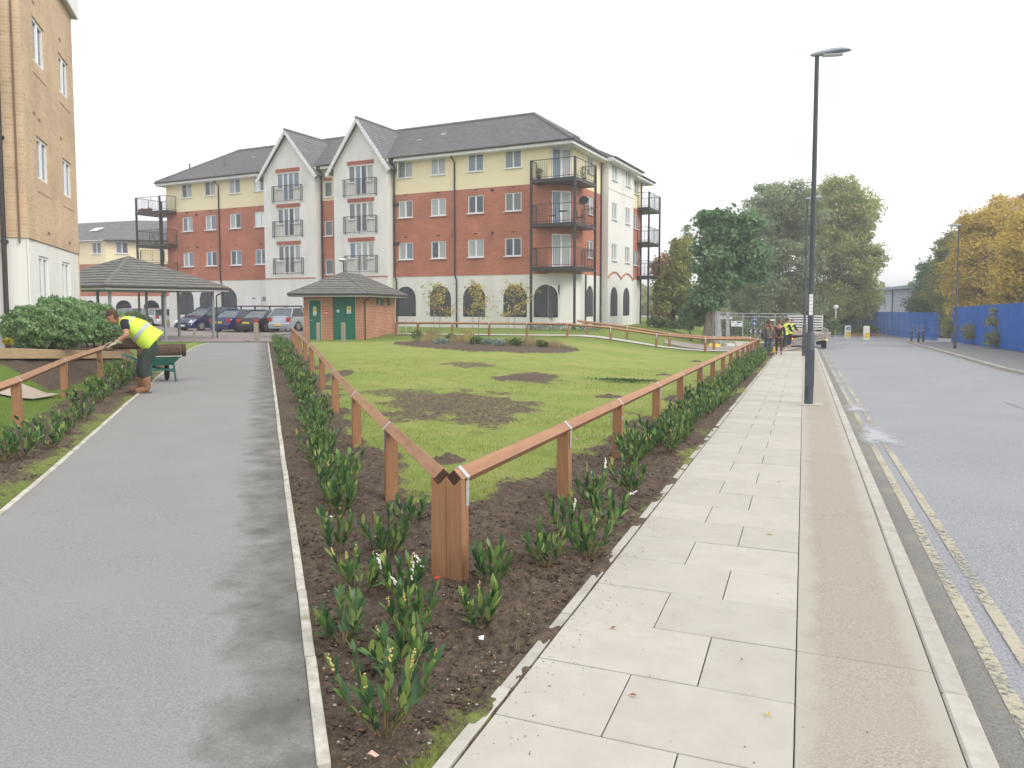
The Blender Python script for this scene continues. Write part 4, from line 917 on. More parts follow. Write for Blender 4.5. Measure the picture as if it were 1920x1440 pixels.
for e0_, e1_, r1_, r0_ in (((-.15, -.15, 10.28), (5.6, -.15, 10.28), (2.7, 3, 12), (2.7, 3, 12)), ((5.6, -.15, 10.28), (5.6, 6.1, 10.28), (2.7, 3, 12), (2.7, 3, 12)), ((5.6, 6.1, 10.28), (-.15, 6.1, 10.28), (2.7, 3, 12), (2.7, 3, 12)), ((-.15, 6.1, 10.28), (-.15, -.15, 10.28), (2.7, 3, 12), (2.7, 3, 12))): roof_face(LB, e0_, e1_, r1_, r0_, 10, M_ROOF, 'roof_slope', True)
pipe(LB, [(-.08, .44, 9.8), (-.08, .44, 0.2)], .05); pipe(LB, [(-.03, .16, 9.8), (-.03, .16, 3.0)], .018, 'cable', mat('cable', (.2, .12, .08)))
for z in (1.2, 3.0, 5.2, 7.4): MB().box(-.06, 0, .37, .51, z, z + .06).build('pipe_bracket', M_PIPE, LB)
MB().tube([(-.12, .66, 2.92), (.03, .66, 2.92)], .11, 12).build('boiler_flue', mat('flue', (.5, .47, .44)), LB, smooth=40); MB().tube([(-.13, .66, 2.92), (-.121, .66, 2.92)], .07, 12).build('flue_opening', M_BLACK, LB)
MB().tube([(-.03, .66, 5.3), (.02, .66, 5.3)], .07, 10).tube([(-.03, .68, 8.1), (.02, .68, 8.1)], .07, 10).build('wall_vent', M_PIPE, LB)

# ------------------------------------------------------------------ timber sleepers and soil bank
sl0, sl1 = P(-60, 12.6), P(226, 22.0)
sr = empty('timber_sleeper_edge', (sl0[0], sl0[1], 0), 0, 'long pale timber sleeper edging the soil bank below the big bush', 'sleeper')
za, zb = gzf(*sl0), gzf(*sl1); nsl = 3
for k in range(nsl):
    a_ = Vector((sl0[0], sl0[1], za)).lerp(Vector((sl1[0], sl1[1], zb)), k / nsl); b_ = Vector((sl0[0], sl0[1], za)).lerp(Vector((sl1[0], sl1[1], zb)), (k + .995) / nsl)
    MB().bar(a_ + Vector((0, 0, .1)), b_ + Vector((0, 0, .1)), .2, .2).build('sleeper', M_PALEWOOD, sr, (-sl0[0], -sl0[1], 0), bevel=.006)

# ------------------------------------------------------------------ brick substation hut
SHp = P(680, 36.0); SHa = math.atan2(-dirv(-83.4)[1], -dirv(-83.4)[0])
SH = empty('substation_hut', (SHp[0], SHp[1], 0), SHa, 'small orange brick electricity hut with green doors and a grey hipped roof', 'building')
SW, SD, SE = 2.95, 5.8, 2.22
wall('brick_wall', SH, (0, 0), 0, -SW, 0, -.3, SE, M_ORANGE, [(-2.37, -.05, .58, 1.97), (-.92, -.05, 1.14, 2.18)], .08)
wall('brick_wall', SH, (0, 0), R(90), 0, SD, -.3, SE, M_ORANGE, [(2.47, 1.66, .34, .5), (3.22, 1.66, .6, .5), (4.55, 1.66, .55, .5)], .06)
wall('brick_wall', SH, (0, SD), R(180), 0, SW, -.3, SE, M_ORANGE); wall('brick_wall', SH, (-SW, SD), R(-90), 0, SD, -.3, SE, M_ORANGE)
M_GRN = mat('green_paint', (.012, .125, .085), (.016, .15, .10), scale=3, rough=.45, spec=.4)
MB().box(-2.655, -2.085, .02, .06, -.05, 1.9).build('door', M_GRN, SH)
dd = MB(); dd.box(-1.485, -.925, .02, .06, -.05, 2.12).build('door', M_GRN, SH); MB().box(-.915, -.355, .02, .06, -.05, 2.12).build('door', M_GRN, SH)
MB().box(-2.70, -2.66, -.012, .05, -.05, 1.96).box(-2.08, -2.04, -.012, .05, -.05, 1.96).box(-2.66, -2.08, -.012, .05, 1.905, 1.96).box(-.35, -.32, -.012, .05, -.05, 2.12).build('door_frame', mat('frame_grey', (.42, .38, .3)), SH)
MB().bar((-2.6, -.0, .95), (-2.5, -.0, .95), .03, .03).build('door_handle', M_GALV, SH)
for x, w in ((2.47, .3), (3.22, .56), (4.55, .5)):
    b = MB()
    for k in range(7): b.box(.0, .03, x - w / 2, x + w / 2, 1.68 + k * .068, 1.72 + k * .068)
    b.box(-.04, -.02, x - w / 2 - .02, x + w / 2 + .02, 1.66, 2.16); b.build('vent_louvre', M_GRN, SH)
def wsign(x, z, w, h, parent, rz=0, y=-.0, yellow=True, on=.015):
    """yellow warning notice: triangle with a black bolt above a printed panel"""
    b = MB(); b.box(x - w / 2, x + w / 2, on - .006, on, z, z + h, 0)
    if yellow:
        b.box(x - w / 2 + .01, x + w / 2 - .01, on - .009, on - .0061, z + h * .42, z + h - .01, 1)
        c = z + h * .7; r = w * .36
        b.add([(x - r, on - .011, c - r * .7), (x + r, on - .011, c - r * .7), (x, on - .011, c + r)], [(0, 1, 2)], 2)
        r *= .78; b.add([(x - r, on - .013, c - r * .75), (x + r, on - .013, c - r * .75), (x, on - .013, c + r)], [(0, 1, 2)], 1)
        b.add([(x + .012, on - .015, c + r * .6), (x - .016, on - .015, c), (x, on - .015, c), (x - .01, on - .015, c - r * .6), (x + .018, on - .015, c + .006), (x + .004, on - .015, c + .006)], [(0, 1, 2, 3, 4, 5)], 2)
        for k in range(3): b.box(x - w * .33, x + w * .33, on - .009, on - .0062, z + h * (.08 + .1 * k), z + h * (.12 + .1 * k), 2)
    else: b.box(x - w * .3, x + w * .3, on - .009, on - .0062, z + h * .4, z + h * .6, 2)
    return b.build('warning_sign', [mat('sign_white', (.8, .8, .8), rough=.4), mat('sign_yellow', (.8, .55, .03), rough=.4), mat('sign_black', (.02, .02, .02), rough=.5)], parent, (0, 0, 0) if not rz else (.0, 0, 0), rz)
wsign(-2.39, 1.18, .16, .42, SH); wsign(-.68, 1.28, .2, .34, SH); wsign(-1.22, 1.34, .12, .12, SH, yellow=False)
b = MB(); b.box(-1.88, -1.68, -.012, -.004, 1.24, 1.38, 0); b.box(-1.86, -1.70, -.015, -.0121, 1.29, 1.33, 1); b.build('red_sign', [mat('sign_red', (.6, .03, .04), rough=.4), MATS['sign_white']], SH)
b = MB(); b.box(.002, .012, 2.68, 2.92, 1.7, 1.95, 0); b.add([(.014, 2.72, 1.76), (.014, 2.88, 1.76), (.014, 2.8, 1.9)], [(0, 1, 2)], 1); b.build('warning_sign', [MATS['sign_yellow'], MATS['sign_black']], SH)
OVS = .55; a4 = [(-SW - OVS, -OVS, SE), (OVS, -OVS, SE), (OVS, SD + OVS, SE), (-SW - OVS, SD + OVS, SE)]
rx = -SW / 2; hw = SW / 2 + OVS; r0_, r1_ = (rx, hw - OVS, 3.28), (rx, SD - hw + OVS, 3.28)
for e0_, e1_, ra, rb in ((a4[0], a4[1], r0_, r0_), (a4[1], a4[2], r1_, r0_), (a4[2], a4[3], r1_, r1_), (a4[3], a4[0], r0_, r1_)): roof_face(SH, e0_, e1_, ra, rb, 9, M_ROOF2, lift=.04)
b = MB(); b.tube([a4[0], r0_, r1_], .07, 6); b.tube([a4[1], r0_], .075, 6); b.tube([a4[2], r1_], .07, 6); b.build('ridge_tile', M_ROOF2, SH)
b = MB(); b.box(a4[0][0], OVS, -OVS - .0, -OVS + .03, SE - .14, SE - .01); b.box(OVS - .03, OVS, -OVS + .031, SD + OVS, SE - .14, SE - .01); b.box(a4[0][0], a4[0][0] + .03, -OVS + .031, SD + OVS, SE - .14, SE - .01); b.build('fascia', mat('grey_fascia', (.6, .6, .6)), SH)
MB().box(a4[0][0] + .04, OVS - .04, -OVS + .04, SD + OVS - .02, SE - .1, SE - .07).build('soffit', mat('grey_soffit', (.4, .4, .4)), SH)
b = MB(); b.tube([(a4[0][0], -OVS - .06, SE - .03), (OVS + .06, -OVS - .06, SE - .03), (OVS + .06, SD + OVS, SE - .03)], .05, 6); b.build('gutter_pipe', M_PIPE, SH)
pipe(SH, [(OVS, -.2, SE - .06), (.35, .0, SE - .2), (.08, .15, SE - .35), (.08, .15, -.1)], .035)
# two timber bollards in front of the hut, bollards at the path end
def bollard(u, v, h, w, label, m=M_GREYWOOD, group='timber bollards'):
    x, y, z = G(u, v); o = empty('timber_bollard', (x, y, z), random.uniform(-.2, .2) + YAW, label, 'bollard', group)
    b = MB(); b.extr([(-w / 2, -.2), (w / 2, -.2), (w / 2, h - .03), (w / 4, h), (-w / 4, h), (-w / 2, h - .03)], -w / 2, w / 2); b.build('post', m, o, bevel=.004)
    MB().box(-w / 2 - .004, -w / 2, -w * .3, w * .3, h - .22, h - .12).build('reflector', mat('reflector', (.6, .6, .58)), o)
bollard(597, 640, .86, .15, 'grey timber bollard in front of the narrow green door')
bollard(644, 640, .86, .16, 'timber bollard in front of the double green doors')
bollard(481, 641, .88, .17, 'timber bollard standing at the far end of the asphalt path')
bollard(365, 641, .55, .1, 'low thin timber bollard between the shelter posts')

# ------------------------------------------------------------------ open shelter with hipped roof
SA = P(199, 32.5); SAa = math.atan2(dirv(30)[1], dirv(30)[0])
HT = empty('open_shelter', (SA[0], SA[1], 0), SAa, 'open-sided shelter with a big grey hipped roof on slim grey posts', 'shelter')
LS = 6.5; EZ = 2.53; AP = (LS / 2, LS / 2, 4.02)
c4 = [(0, 0, EZ), (LS, 0, EZ), (LS, LS, EZ), (0, LS, EZ)]
for k in range(4): roof_face(HT, c4[k], c4[(k + 1) % 4], AP, AP, 11, M_ROOF2, lift=.05)
b = MB()
for k in range(4): b.tube([c4[k], AP], .09, 6)
b.build('hip_tile', M_ROOF2, HT)
M_SHP = mat('grey_painted_steel', (.30, .33, .34), (.24, .27, .28), scale=6, rough=.5)
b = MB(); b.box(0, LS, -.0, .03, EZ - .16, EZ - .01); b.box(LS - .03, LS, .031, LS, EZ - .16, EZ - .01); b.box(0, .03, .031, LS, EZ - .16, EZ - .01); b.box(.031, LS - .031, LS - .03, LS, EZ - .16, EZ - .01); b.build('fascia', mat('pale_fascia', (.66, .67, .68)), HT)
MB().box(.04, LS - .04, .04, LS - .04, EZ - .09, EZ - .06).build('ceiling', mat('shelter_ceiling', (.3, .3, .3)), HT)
b = MB(); b.tube([(-.05, -.06, EZ - .03), (LS + .06, -.06, EZ - .03), (LS + .06, LS, EZ - .03)], .055, 6); b.tube([(-.05, -.06, EZ - .03), (-.05, LS, EZ - .03)], .055, 6); b.build('gutter_pipe', M_PIPE, HT)
for x, y in ((.55, .55), (3.25, .55), (5.95, .55), (5.95, 3.25), (5.95, 5.95), (3.25, 5.95), (.55, 5.95), (.55, 3.25)):
    MB().box(x - .055, x + .055, y - .055, y + .055, -.3, EZ - .1).build('post', M_SHP, HT, bevel=.008)
pipe(HT, [(LS - .1, 0, EZ - .08), (6.1, .4, EZ - .35), (6.1, .46, EZ - .4), (6.1, .46, 0)], .035)

# ------------------------------------------------------------------ cars
M_TYRE = mat('tyre_rubber', (.018, .018, .019), rough=.85); M_RIM = mat('alloy_rim', (.45, .45, .46), rough=.35, metal=.6)
M_CARGLASS = mat('car_glass', (.05, .07, .08), (.1, .13, .14), scale=1.5, rough=.06, spec=.9, coord='obj')
M_PLATEY = mat('yellow_plate', (.75, .55, .06), rough=.5); M_PLATEW = MATS['sign_white']
M_TAIL = mat('tail_lamp', (.45, .02, .015), rough=.2, coat=.5); M_HEAD = mat('head_lamp', (.75, .78, .8), rough=.1, coat=.6); M_TRIM = mat('black_trim', (.03, .03, .032), rough=.6)
def car(loc, ang, paint, label, L_=4.3, Wd=1.74, H_=1.44, style='saloon', plate=M_PLATEY, rims=M_RIM, group='cars parked in front of the brick block'):
    """local +x is the front"""
    o = empty('parked_car', loc, ang, label, 'car', group)
    hl = L_ / 2; w = Wd / 2; belt = H_ * .6
    if style == 'saloon': top = [(-hl, .50), (-hl + .04, belt * .98), (-hl + .55, belt * 1.06), (hl - 1.25, belt * 1.03), (hl - .35, belt * .86), (hl - .04, belt * .62), (hl, .42)]; g0, g1, g2, g3 = -hl + .5, -hl + 1.25, hl - 2.05, hl - 1.2
    elif style == 'hatch': top = [(-hl, .48), (-hl + .05, belt * .95), (-hl + .16, belt * 1.06), (hl - 1.05, belt * 1.03), (hl - .3, belt * .86), (hl - .04, belt * .62), (hl, .42)]; g0, g1, g2, g3 = -hl + .14, -hl + .55, hl - 1.75, hl - .98
    else: top = [(-hl, .5), (-hl + .04, belt), (-hl + .12, belt * 1.08), (hl - 1.1, belt * 1.06), (hl - .4, belt * .85), (hl - .06, belt * .6), (hl, .4)]; g0, g1, g2, g3 = -hl + .1, -hl + .4, hl - 2.0, hl - .95
    rings = []
    n = 22
    for i in range(n + 1):
        x = -hl + L_ * i / n; zt = np.interp(x, [t[0] for t in top], [t[1] for t in top])
        e_ = 1 - .16 * max(0, abs(x / hl) - .72) / .28 ; ww = w * e_
        arch = 0.2
        for wx in (-hl + .78, hl - .82):
            dd_ = abs(x - wx)
            if dd_ < .36: arch = max(arch, .2 + math.sqrt(.36 ** 2 - dd_ ** 2) * 1.0)
        arch = min(arch, zt - .12)
        rings.append([(x, -ww * .96, arch), (x, -ww, (arch + zt) * .5 + .02), (x, -ww * .985, zt - .09), (x, -ww * .93, zt - .01), (x, -ww * .5, zt + .025), (x, 0, zt + .035), (x, ww * .5, zt + .025), (x, ww * .93, zt - .01), (x, ww * .985, zt - .09), (x, ww, (arch + zt) * .5 + .02), (x, ww * .96, arch)])
    b = MB(); b.loft(rings, 0, True); b.build('body', paint, o, smooth=35)
    MB().box(-hl + .15, hl - .15, -w * .8, w * .8, .17, .45).build('underbody', M_TRIM, o)
    # greenhouse
    rw = w * .72; wb = w * .93; zt = H_; zb_ = belt * 1.0
    B0, B1, F1, F0 = (g0, zb_), (g1, zt - .05), (g2, zt - .03), (g3, zb_)
    def sec(x, z): t = (z - zb_) / (zt - zb_); return wb + (rw - wb) * t
    gm = MB(); prof = [B0, B1, F1, F0]
    vl = [(x, -sec(x, z), z) for x, z in prof] + [(x, sec(x, z), z) for x, z in prof]
    MB().add(vl, [(0, 3, 2, 1), (4, 5, 6, 7)]).build('side_window', M_CARGLASS, o)
    MB().add(vl, [(0, 1, 5, 4)]).build('rear_window', M_CARGLASS, o); MB().add(vl, [(2, 3, 7, 6)]).build('windscreen', M_CARGLASS, o)
    ro = MB(); xs = np.linspace(g1 - .06, g2 + .1, 7); rr_ = []
    for i, x in enumerate(xs):
        e_ = math.sin(math.pi * i / 6) * .04; rr_.append([(x, -rw - .02, zt - .07 + e_ * .5), (x, -rw * .6, zt - .02 + e_ * .6), (x, 0, zt - .01 + e_ * .6), (x, rw * .6, zt - .02 + e_ * .6), (x, rw + .02, zt - .07 + e_ * .5), (x, rw * .9, zt - .09), (x, -rw * .9, zt - .09)])
    ro.loft(rr_); ro.build('roof', paint, o, smooth=50)
    pl = MB()
    for s_ in (-1, 1):
        def pt(x, z): return (x, s_ * (sec(x, z) + .004), z)
        pl.bar(pt(*B0), pt(*B1), .05, .09); pl.bar(pt(*F0), pt(*F1), .05, .06)
        for fx in ((.5,) if style != 'mpv' else (.34, .66)):
            xa = g0 + (g3 - g0) * (fx + .0); xb = g1 + (g2 - g1) * fx; pl.bar(pt(xa, zb_), pt(xb, zt - .05), .03, .07)
        pl.bar(pt(*B0), pt(*F0), .03, .05)
    pl.build('pillar', paint, o)
    for wx in (-hl + .78, hl - .82):
        for s_ in (-1, 1):
            ty = MB(); y0 = s_ * (w - .2); y1 = s_ * (w - .005); ty.tube([(wx, y0, .31), (wx, y0 + s_ * .02, .31), (wx, y1 - s_ * .02, .31), (wx, y1, .31)], [.29, .31, .31, .285], 20); t_ = ty.build('wheel', M_TYRE, o, smooth=40)
            rm = MB(); rm.tube([(wx, y1 - s_ * .01, .31), (wx, y1 + s_ * .004, .31)], [.2, .19], 16)
            rm.build('rim', rims, t_, smooth=30)
            hb = MB()
            for k in range(5):
                an = k * 2 * math.pi / 5 + .3; hb.box(wx + .12 * math.cos(an) - .03, wx + .12 * math.cos(an) + .03, min(y1 + s_ * .004, y1 + s_ * .007), max(y1 + s_ * .004, y1 + s_ * .007), .31 + .12 * math.sin(an) - .04, .31 + .12 * math.sin(an) + .04)
            hb.build('rim_opening', M_TRIM, t_)
    for s_ in (-1, 1):
        y0, y1 = sorted((s_ * w * .62, s_ * w * .9))
        MB().box(-hl - .012, -hl + .16, y0, y1, .62, .84 if style != 'mpv' else 1.0).build('tail_light', M_TAIL, o, bevel=.02)
        q = MB(); q.add([(hl + .015, y0, .55), (hl + .015, y1 * .93, .57), (hl - .3, y1 * .98, .70), (hl - .28, y0, .74), (hl - .1, y0, .53), (hl - .1, y1 * .9, .5), (hl - .4, y1 * .93, .6), (hl - .4, y0, .6)], [(0, 1, 2, 3), (0, 3, 7, 4), (1, 5, 6, 2), (4, 5, 1, 0), (3, 2, 6, 7)]); q.build('headlight', M_HEAD, o)
        MB().box(g3 - .25, g3 - .13, *sorted((s_ * (wb + .0), s_ * (wb + .17))), zb_ + .02, zb_ + .15).build('wing_mirror', paint, o, bevel=.03)
    MB().box(-hl - .035, -hl + .1, -w * .86, w * .86, .3, .5).build('rear_bumper', paint, o, bevel=.03); MB().box(hl - .1, hl + .03, -w * .84, w * .84, .22, .42).build('front_bumper', paint, o, bevel=.03)
    MB().box(-hl - .05, -hl - .036, -.26, .26, .56 if style != 'hatch' else .36, .67 if style != 'hatch' else .47).build('number_plate', plate, o)
    MB().box(hl + .03, hl + .04, -.26, .26, .3, .41).build('number_plate', M_PLATEW, o)
    MB().box(hl + .0, hl + .035, -.4, .4, .44, .54).build('grille', M_TRIM, o)
    return o
def paint(n, c, metal=.35): return mat(n, c, rough=.28, metal=metal, coat=.7)
PB = paint('blue_car_paint', (.008, .016, .075)); PB2 = paint('bright_blue_car_paint', (.008, .02, .11)); PD = paint('black_car_paint', (.012, .008, .012)); PS = paint('silver_car_paint', (.42, .46, .52)); PW = paint('white_car_paint', (.75, .76, .78), 0)
hd = dirv(21); ha = math.atan2(hd[1], hd[0])
def car_at(u, d, ang, off, *a_, **k):
    x, y = P(u, d); x += math.cos(ang) * off; y += math.sin(ang) * off; return car((x, y, gzf(x, y)), ang, *a_, **k)
car_at(343, 49.0, ha + math.pi + R(-4), -2.2, PB, 'dark blue people carrier with its front and headlight facing out, leftmost parked car', style='mpv', H_=1.58, L_=4.5)
car_at(412, 46.6, ha, 2.1, PB2, 'blue saloon seen from behind beside a shelter post, red tail light bright', H_=1.44)
car_at(463, 45.4, ha, 2.1, PD, 'black saloon seen from behind with a yellow number plate, between the blue and silver cars', H_=1.42)
car_at(523, 44.4, ha, 1.9, PS, 'silver hatchback seen from behind, closest to the brick hut', style='hatch', L_=3.9, H_=1.44)
car_at(290, 62, ha + R(70), 0, PW, 'white car half hidden behind the shelter posts', style='hatch', group='cars beyond the shelter')
car_at(243, 66, ha + R(75), 0, PS, 'pale car further back under the shelter roof', style='hatch', group='cars beyond the shelter')
car_at(190, 60, ha + R(60), 0, PD, 'dark car behind the bush under the shelter eave', style='hatch', group='cars beyond the shelter')
# black rail with red notice behind the cars
a_, b_ = P(428, 54), P(566, 47.5)
o = empty('black_railing_fence', (a_[0], a_[1], 0), 0, 'black two-rail steel railing behind the parked cars', 'railing')
A3, B3 = Vector((0, 0, 0)), Vector((b_[0] - a_[0], b_[1] - a_[1], 0))
b = MB(); b.bar(A3 + Vector((0, 0, 1.62)), B3 + Vector((0, 0, 1.62)), .09, .09); b.build('rail', M_BLACK, o)
for k in range(6): q = A3.lerp(B3, k / 5); MB().box(q.x - .04, q.x + .04, q.y - .04, q.y + .04, -.1, 1.6).build('post', M_BLACK, o)
q = A3.lerp(B3, .84); n = empty('red_notice', (a_[0] + q.x, a_[1] + q.y - .08, 1.18), math.atan2(B3.y, B3.x), 'small red notice board with pale print fixed below the black rail', 'sign')
b = MB(); b.box(-.2, .2, -.01, .01, 0, .38, 0)
for k in range(2):
    for j in range(4): b.box(-.14 + j * .08, -.09 + j * .08, -.013, -.0101, .08 + k * .14, .15 + k * .14, 1)
b.build('board', [MATS['sign_red'], MATS['sign_white']], n)

# ------------------------------------------------------------------ cream and brick block far left
bp = P(203, 74); BA = math.atan2(dirv(82)[1], dirv(82)[0])
FB = empty('cream_apartment_block', (bp[0], bp[1], 0), BA, 'cream and red brick block with a grey roof far behind the shelter at left', 'building')
def far_wing(loc, rz, x0, x1, wx):
    zs = [(-1, 2.6, M_RENDER), (2.6, 5.8, M_RED), (5.8, 8.1, M_CREAM)]
    for z0, z1, m_ in zs:
        if z0 < 0: ops = [(x, .6, 1.5, 1.6, 1) for x in np.arange(x0 + 1.5, x1 - 1, 2.6)]
        else: ops = [(x, z0 + 1.0, 1.15, 1.15) for x in wx]
        wall('wall', FB, loc, rz, x0, x1, z0, z1, m_, ops)
        c, s_ = math.cos(rz), math.sin(rz)
        for o_ in ops:
            if z0 < 0: MB().box(-.75, .75, .15, .2, 0, 1.6).build('arch_grille', M_VOID, FB, (loc[0] + o_[0] * c, loc[1] + o_[0] * s_, .6), rz)  # plain dark panel, the shade inside the arch put into its colour
            else: window(FB, o_[0], o_[1], 1.15, 1.15, loc, rz)
far_wing((0, 0), 0, .0, 30, [1.5, 7.5, 10.5, 14, 18]); far_wing((0, 0), R(-28 + 180) + math.pi, -9, 0, [-1.2, -4.0, -7.0])
railing([(3.3, -.1), (3.3, -.25), (5.5, -.25), (5.5, -.1)], 6.05, 1.05, FB, .15, name='juliet_railing'); window(FB, 4.4, 6.1, 1.6, 1.9, (0, -.03), 0, nm=2, name='balcony_door', sill=False)
roof_face(FB, (0, -.5, 8.1), (31, -.5, 8.1), (31, 5, 10.6), (1.2, 5, 10.6), 14, M_ROOF, 'roof_slope', True)
rA = R(-28); c_, s_ = math.cos(rA), math.sin(rA)
def rot(x, y, z): return (x * c_ - y * s_, x * s_ + y * c_, z)
roof_face(FB, rot(-12, -.5, 8.1), rot(.2, -.5, 8.1), (1.2, 5, 10.6), rot(-12, 5, 10.6), 14, M_ROOF, 'roof_slope', True)
b = MB(); b.box(0, 31, -.55, -.5, 7.95, 8.1); b.build('gutter_pipe', M_PIPE, FB)
MB().box(-.5, .5, -.5, .5, 0, .06).build('roof_light', MATS['sign_white'], FB, rot(-3.6, 2.2, 9.45), (R(24), 0, rA))

# ------------------------------------------------------------------ street lamps
def lamp(x, y, h, label, head=1, rz=0, group='street lamps along the road', scale_=1.):
    z = gzf(x, y); o = empty('street_lamp', (x, y, z), rz, label, 'street lamp', group)
    mcol = mat('dark_blue_grey_paint', (.075, .09, .105), (.055, .067, .08), scale=3, rough=.5, spec=.4)
    b = MB(); b.tube([(0, 0, -.2), (0, 0, 1.35), (0, 0, 1.4)], [.083, .083, .055], 16); b.build('base_column', mcol, o, smooth=40)
    b = MB(); b.tube([(0, 0, 1.38), (0, 0, h - .01)], [.052, .04], 12); b.build('pole', mcol, o, smooth=40)
    ring = []
    for t, ww, hh, zz in ((-.12, .03, .025, 0), (-.05, .05, .05, 0), (.06, .075, .065, .01), (.25, .12, .07, .03), (.42, .12, .06, .045), (.55, .08, .04, .045), (.6, .02, .015, .04)):
        ring.append([(t, ww * math.cos(a_), h + zz + hh * math.sin(a_) * (1 if math.sin(a_) > 0 else .6)) for a_ in [2 * math.pi * k / 12 for k in range(12)]])
    hd_ = MB(); hd_.loft(ring); hd_.build('lamp_head', mat('lamp_head_grey', (.34, .38, .42), rough=.45), o, smooth=50)
    MB().box(.1, .45, -.08, .08, h - .035, h - .015).build('lamp_glass', mat('lamp_glass', (.55, .6, .62), rough=.15), o)
    b = MB(); b.box(-.075, .075, -.088, -.083, .35, 1.05); b.build('access_door', mcol, o)
    return o
LA = R(-2)
l1 = lamp(.12, 15.5, 6.62, 'nearest tall blue-grey street lamp standing in the pavement beside the kerb', rz=R(8))
sg = empty('lamp_label_plate', (.12, 15.5 - .062, gzf(.12, 15.5)), R(8), 'narrow white number plate strapped upright on the nearest lamp post', 'sign')
b = MB(); b.box(-.033, .033, -.006, 0, 1.72, 2.12, 0)
for k in range(5): b.box(-.014, .014, -.008, -.0061, 1.78 + k * .07, 1.79 + k * .07, 1)
b.build('plate', [MATS['sign_white'], MATS['sign_black']], sg)
sheet('lamp_footing', [(-.1, 15.2), (.38, 15.2), (.38, 15.75), (-.1, 15.75)], .006, M_KERB, 1)
lamp(.03, 35.6, 6.9, 'second street lamp, partly hidden behind the nearest one', rz=R(8))
lamp(8.11, 49.2, 7.0, 'street lamp on the far footway in front of the yellow trees', rz=R(172))
# short lamp by the bay behind the hut
o = empty('lamp_post', (*P(646, 44.5), .2), YAW, 'short lamp post with a flat pale head rising behind the hut roof', 'street lamp'); MB().tube([(0, 0, 0), (0, 0, 4.05)], .045, 8).build('pole', M_PIPE, o); MB().tube([(-.1, 0, 4.05), (-.1, 0, 4.16), (-.1, 0, 4.24)], [.1, .26, .2], 12).build('lamp_head', mat('pale_lamp', (.7, .7, .68)), o, smooth=40)
# globe lamp
x, y, z = G(1566, 635); o = empty('globe_lamp', (x, y, z), 0, 'white post with a white globe at the road junction', 'lamp'); MB().tube([(0, 0, 0), (0, 0, 2.45)], .055, 10).build('pole', mat('white_pole', (.7, .7, .7)), o, smooth=40); MB().ball((0, 0, 2.62), .19, 14, 10).build('globe', mat('white_globe', (.8, .8, .78), rough=.3), o, smooth=80)
def traffic_bollard(u, v, lab, symbol):
    x, y, z = G(u, v); o = empty('traffic_bollard', (x, y, z), YAW, lab, 'bollard', 'illuminated traffic bollards')
    w = .22; MB().box(-w, w, -.1, .1, 0, 1.1).build('body', mat('bollard_white', (.75, .74, .68), rough=.4), o, bevel=.03)
    b = MB()
    if symbol: b.tube([(0, -.105, .88), (0, -.101, .88)], .15, 16)
    b.build('blue_disc', mat('sign_blue', (.02, .08, .35), rough=.4), o) if symbol else None
    if symbol: MB().bar((-.07, -.11, .95), (.05, -.11, .82), .01, .035).bar((.05, -.11, .82), (.05, -.11, .9), .01, .03).bar((.05, -.11, .82), (-.03, -.11, .82), .01, .03).build('arrow', MATS['sign_white'], o)
    MB().box(-.15, .15, -.106, -.102, .15, .6).build('yellow_panel', MATS['sign_yellow'], o)
traffic_bollard(1589, 636, 'white traffic bollard with a round blue arrow sign, left of the pair', True); traffic_bollard(1624, 638, 'plain white and yellow traffic bollard, right of the pair', False)
for i, (u, v) in enumerate(((1709, 640), (1722, 641), (1731, 640))):
    x, y, z = G(u, v); o = empty('black_bollard', (x, y, z), 0, ['leftmost', 'middle', 'rightmost'][i] + ' of three black bollards at the end of the far footway', 'bollard', 'black bollards on the far footway')
    MB().tube([(0, 0, -.1), (0, 0, .95), (0, 0, 1.05)], [.08, .07, .03], 12).build('post', M_BLACK, o, smooth=40); MB().tube([(0, 0, .82), (0, 0, .88)], .085, 12).build('collar', mat('grey_band', (.4, .4, .4)), o)

# ------------------------------------------------------------------ blue palisade wall and far blue fence
M_BLUE = mat('blue_steel_sheet', (.014, .15, .56), (.012, .12, .47), scale=2, rough=.5, spec=.4, bump=.05, rnd=.06)
def blue_wall(x0, y0, x1, y1, h, label, name='blue_steel_fence', gap=False, sw=.17, m=None):
    z0, z1 = gzf(x0, y0), gzf(x1, y1); ln = math.hypot(x1 - x0, y1 - y0); a_ = math.atan2(y1 - y0, x1 - x0)
    o = empty(name, (x0, y0, z0), a_, label, 'fence'); n = int(ln / sw)
    if ('bs', gap, h) not in _me:
        b = MB(); w = sw * (.62 if gap else .98)
        b.extr([(0, -.15), (0, h)], 0, 0) if False else None
        b.prism([(0, 0), (w * .2, 0), (w * .35, -.035), (w * .65, -.035), (w * .8, 0), (w, 0), (w, .006), (w * .8, .006), (w * .65, -.029), (w * .35, -.029), (w * .2, .006), (0, .006)], -.1, h)
        _me[('bs', gap, h)] = b.mesh('pale_slat', m or M_BLUE)
    for i in range(n):
        t = i / n
        if i < 290: inst('slat', _me[('bs', gap, h)], o, (i * sw, random.uniform(-.006, .006), (z1 - z0) * t + random.uniform(-.01, .01)))
    b = MB()
    for zz in (.4, h - .35): b.bar((0, .04, zz), (ln, .04, z1 - z0 + zz), .05, .06)
    b.build('rail', m or M_BLUE, o); return o
blue_wall(10.42, 64.5, 10.7, 20, 2.55, 'long bright blue corrugated steel fence below the yellow trees')
_fa, _fb = P(1762, 60), P(1590, 88)
blue_wall(_fb[0], _fb[1], _fa[0], _fa[1], 2.2, 'far blue palisade fence in front of the pale warehouse', gap=True, sw=.3)
_fc, _fd = P(1450, 96), P(1592, 88)
blue_wall(_fc[0], _fc[1], _fd[0], _fd[1], 2.4, 'distant blue sheet fence glimpsed below the trees, left of the white globe lamp', gap=False, sw=.3)
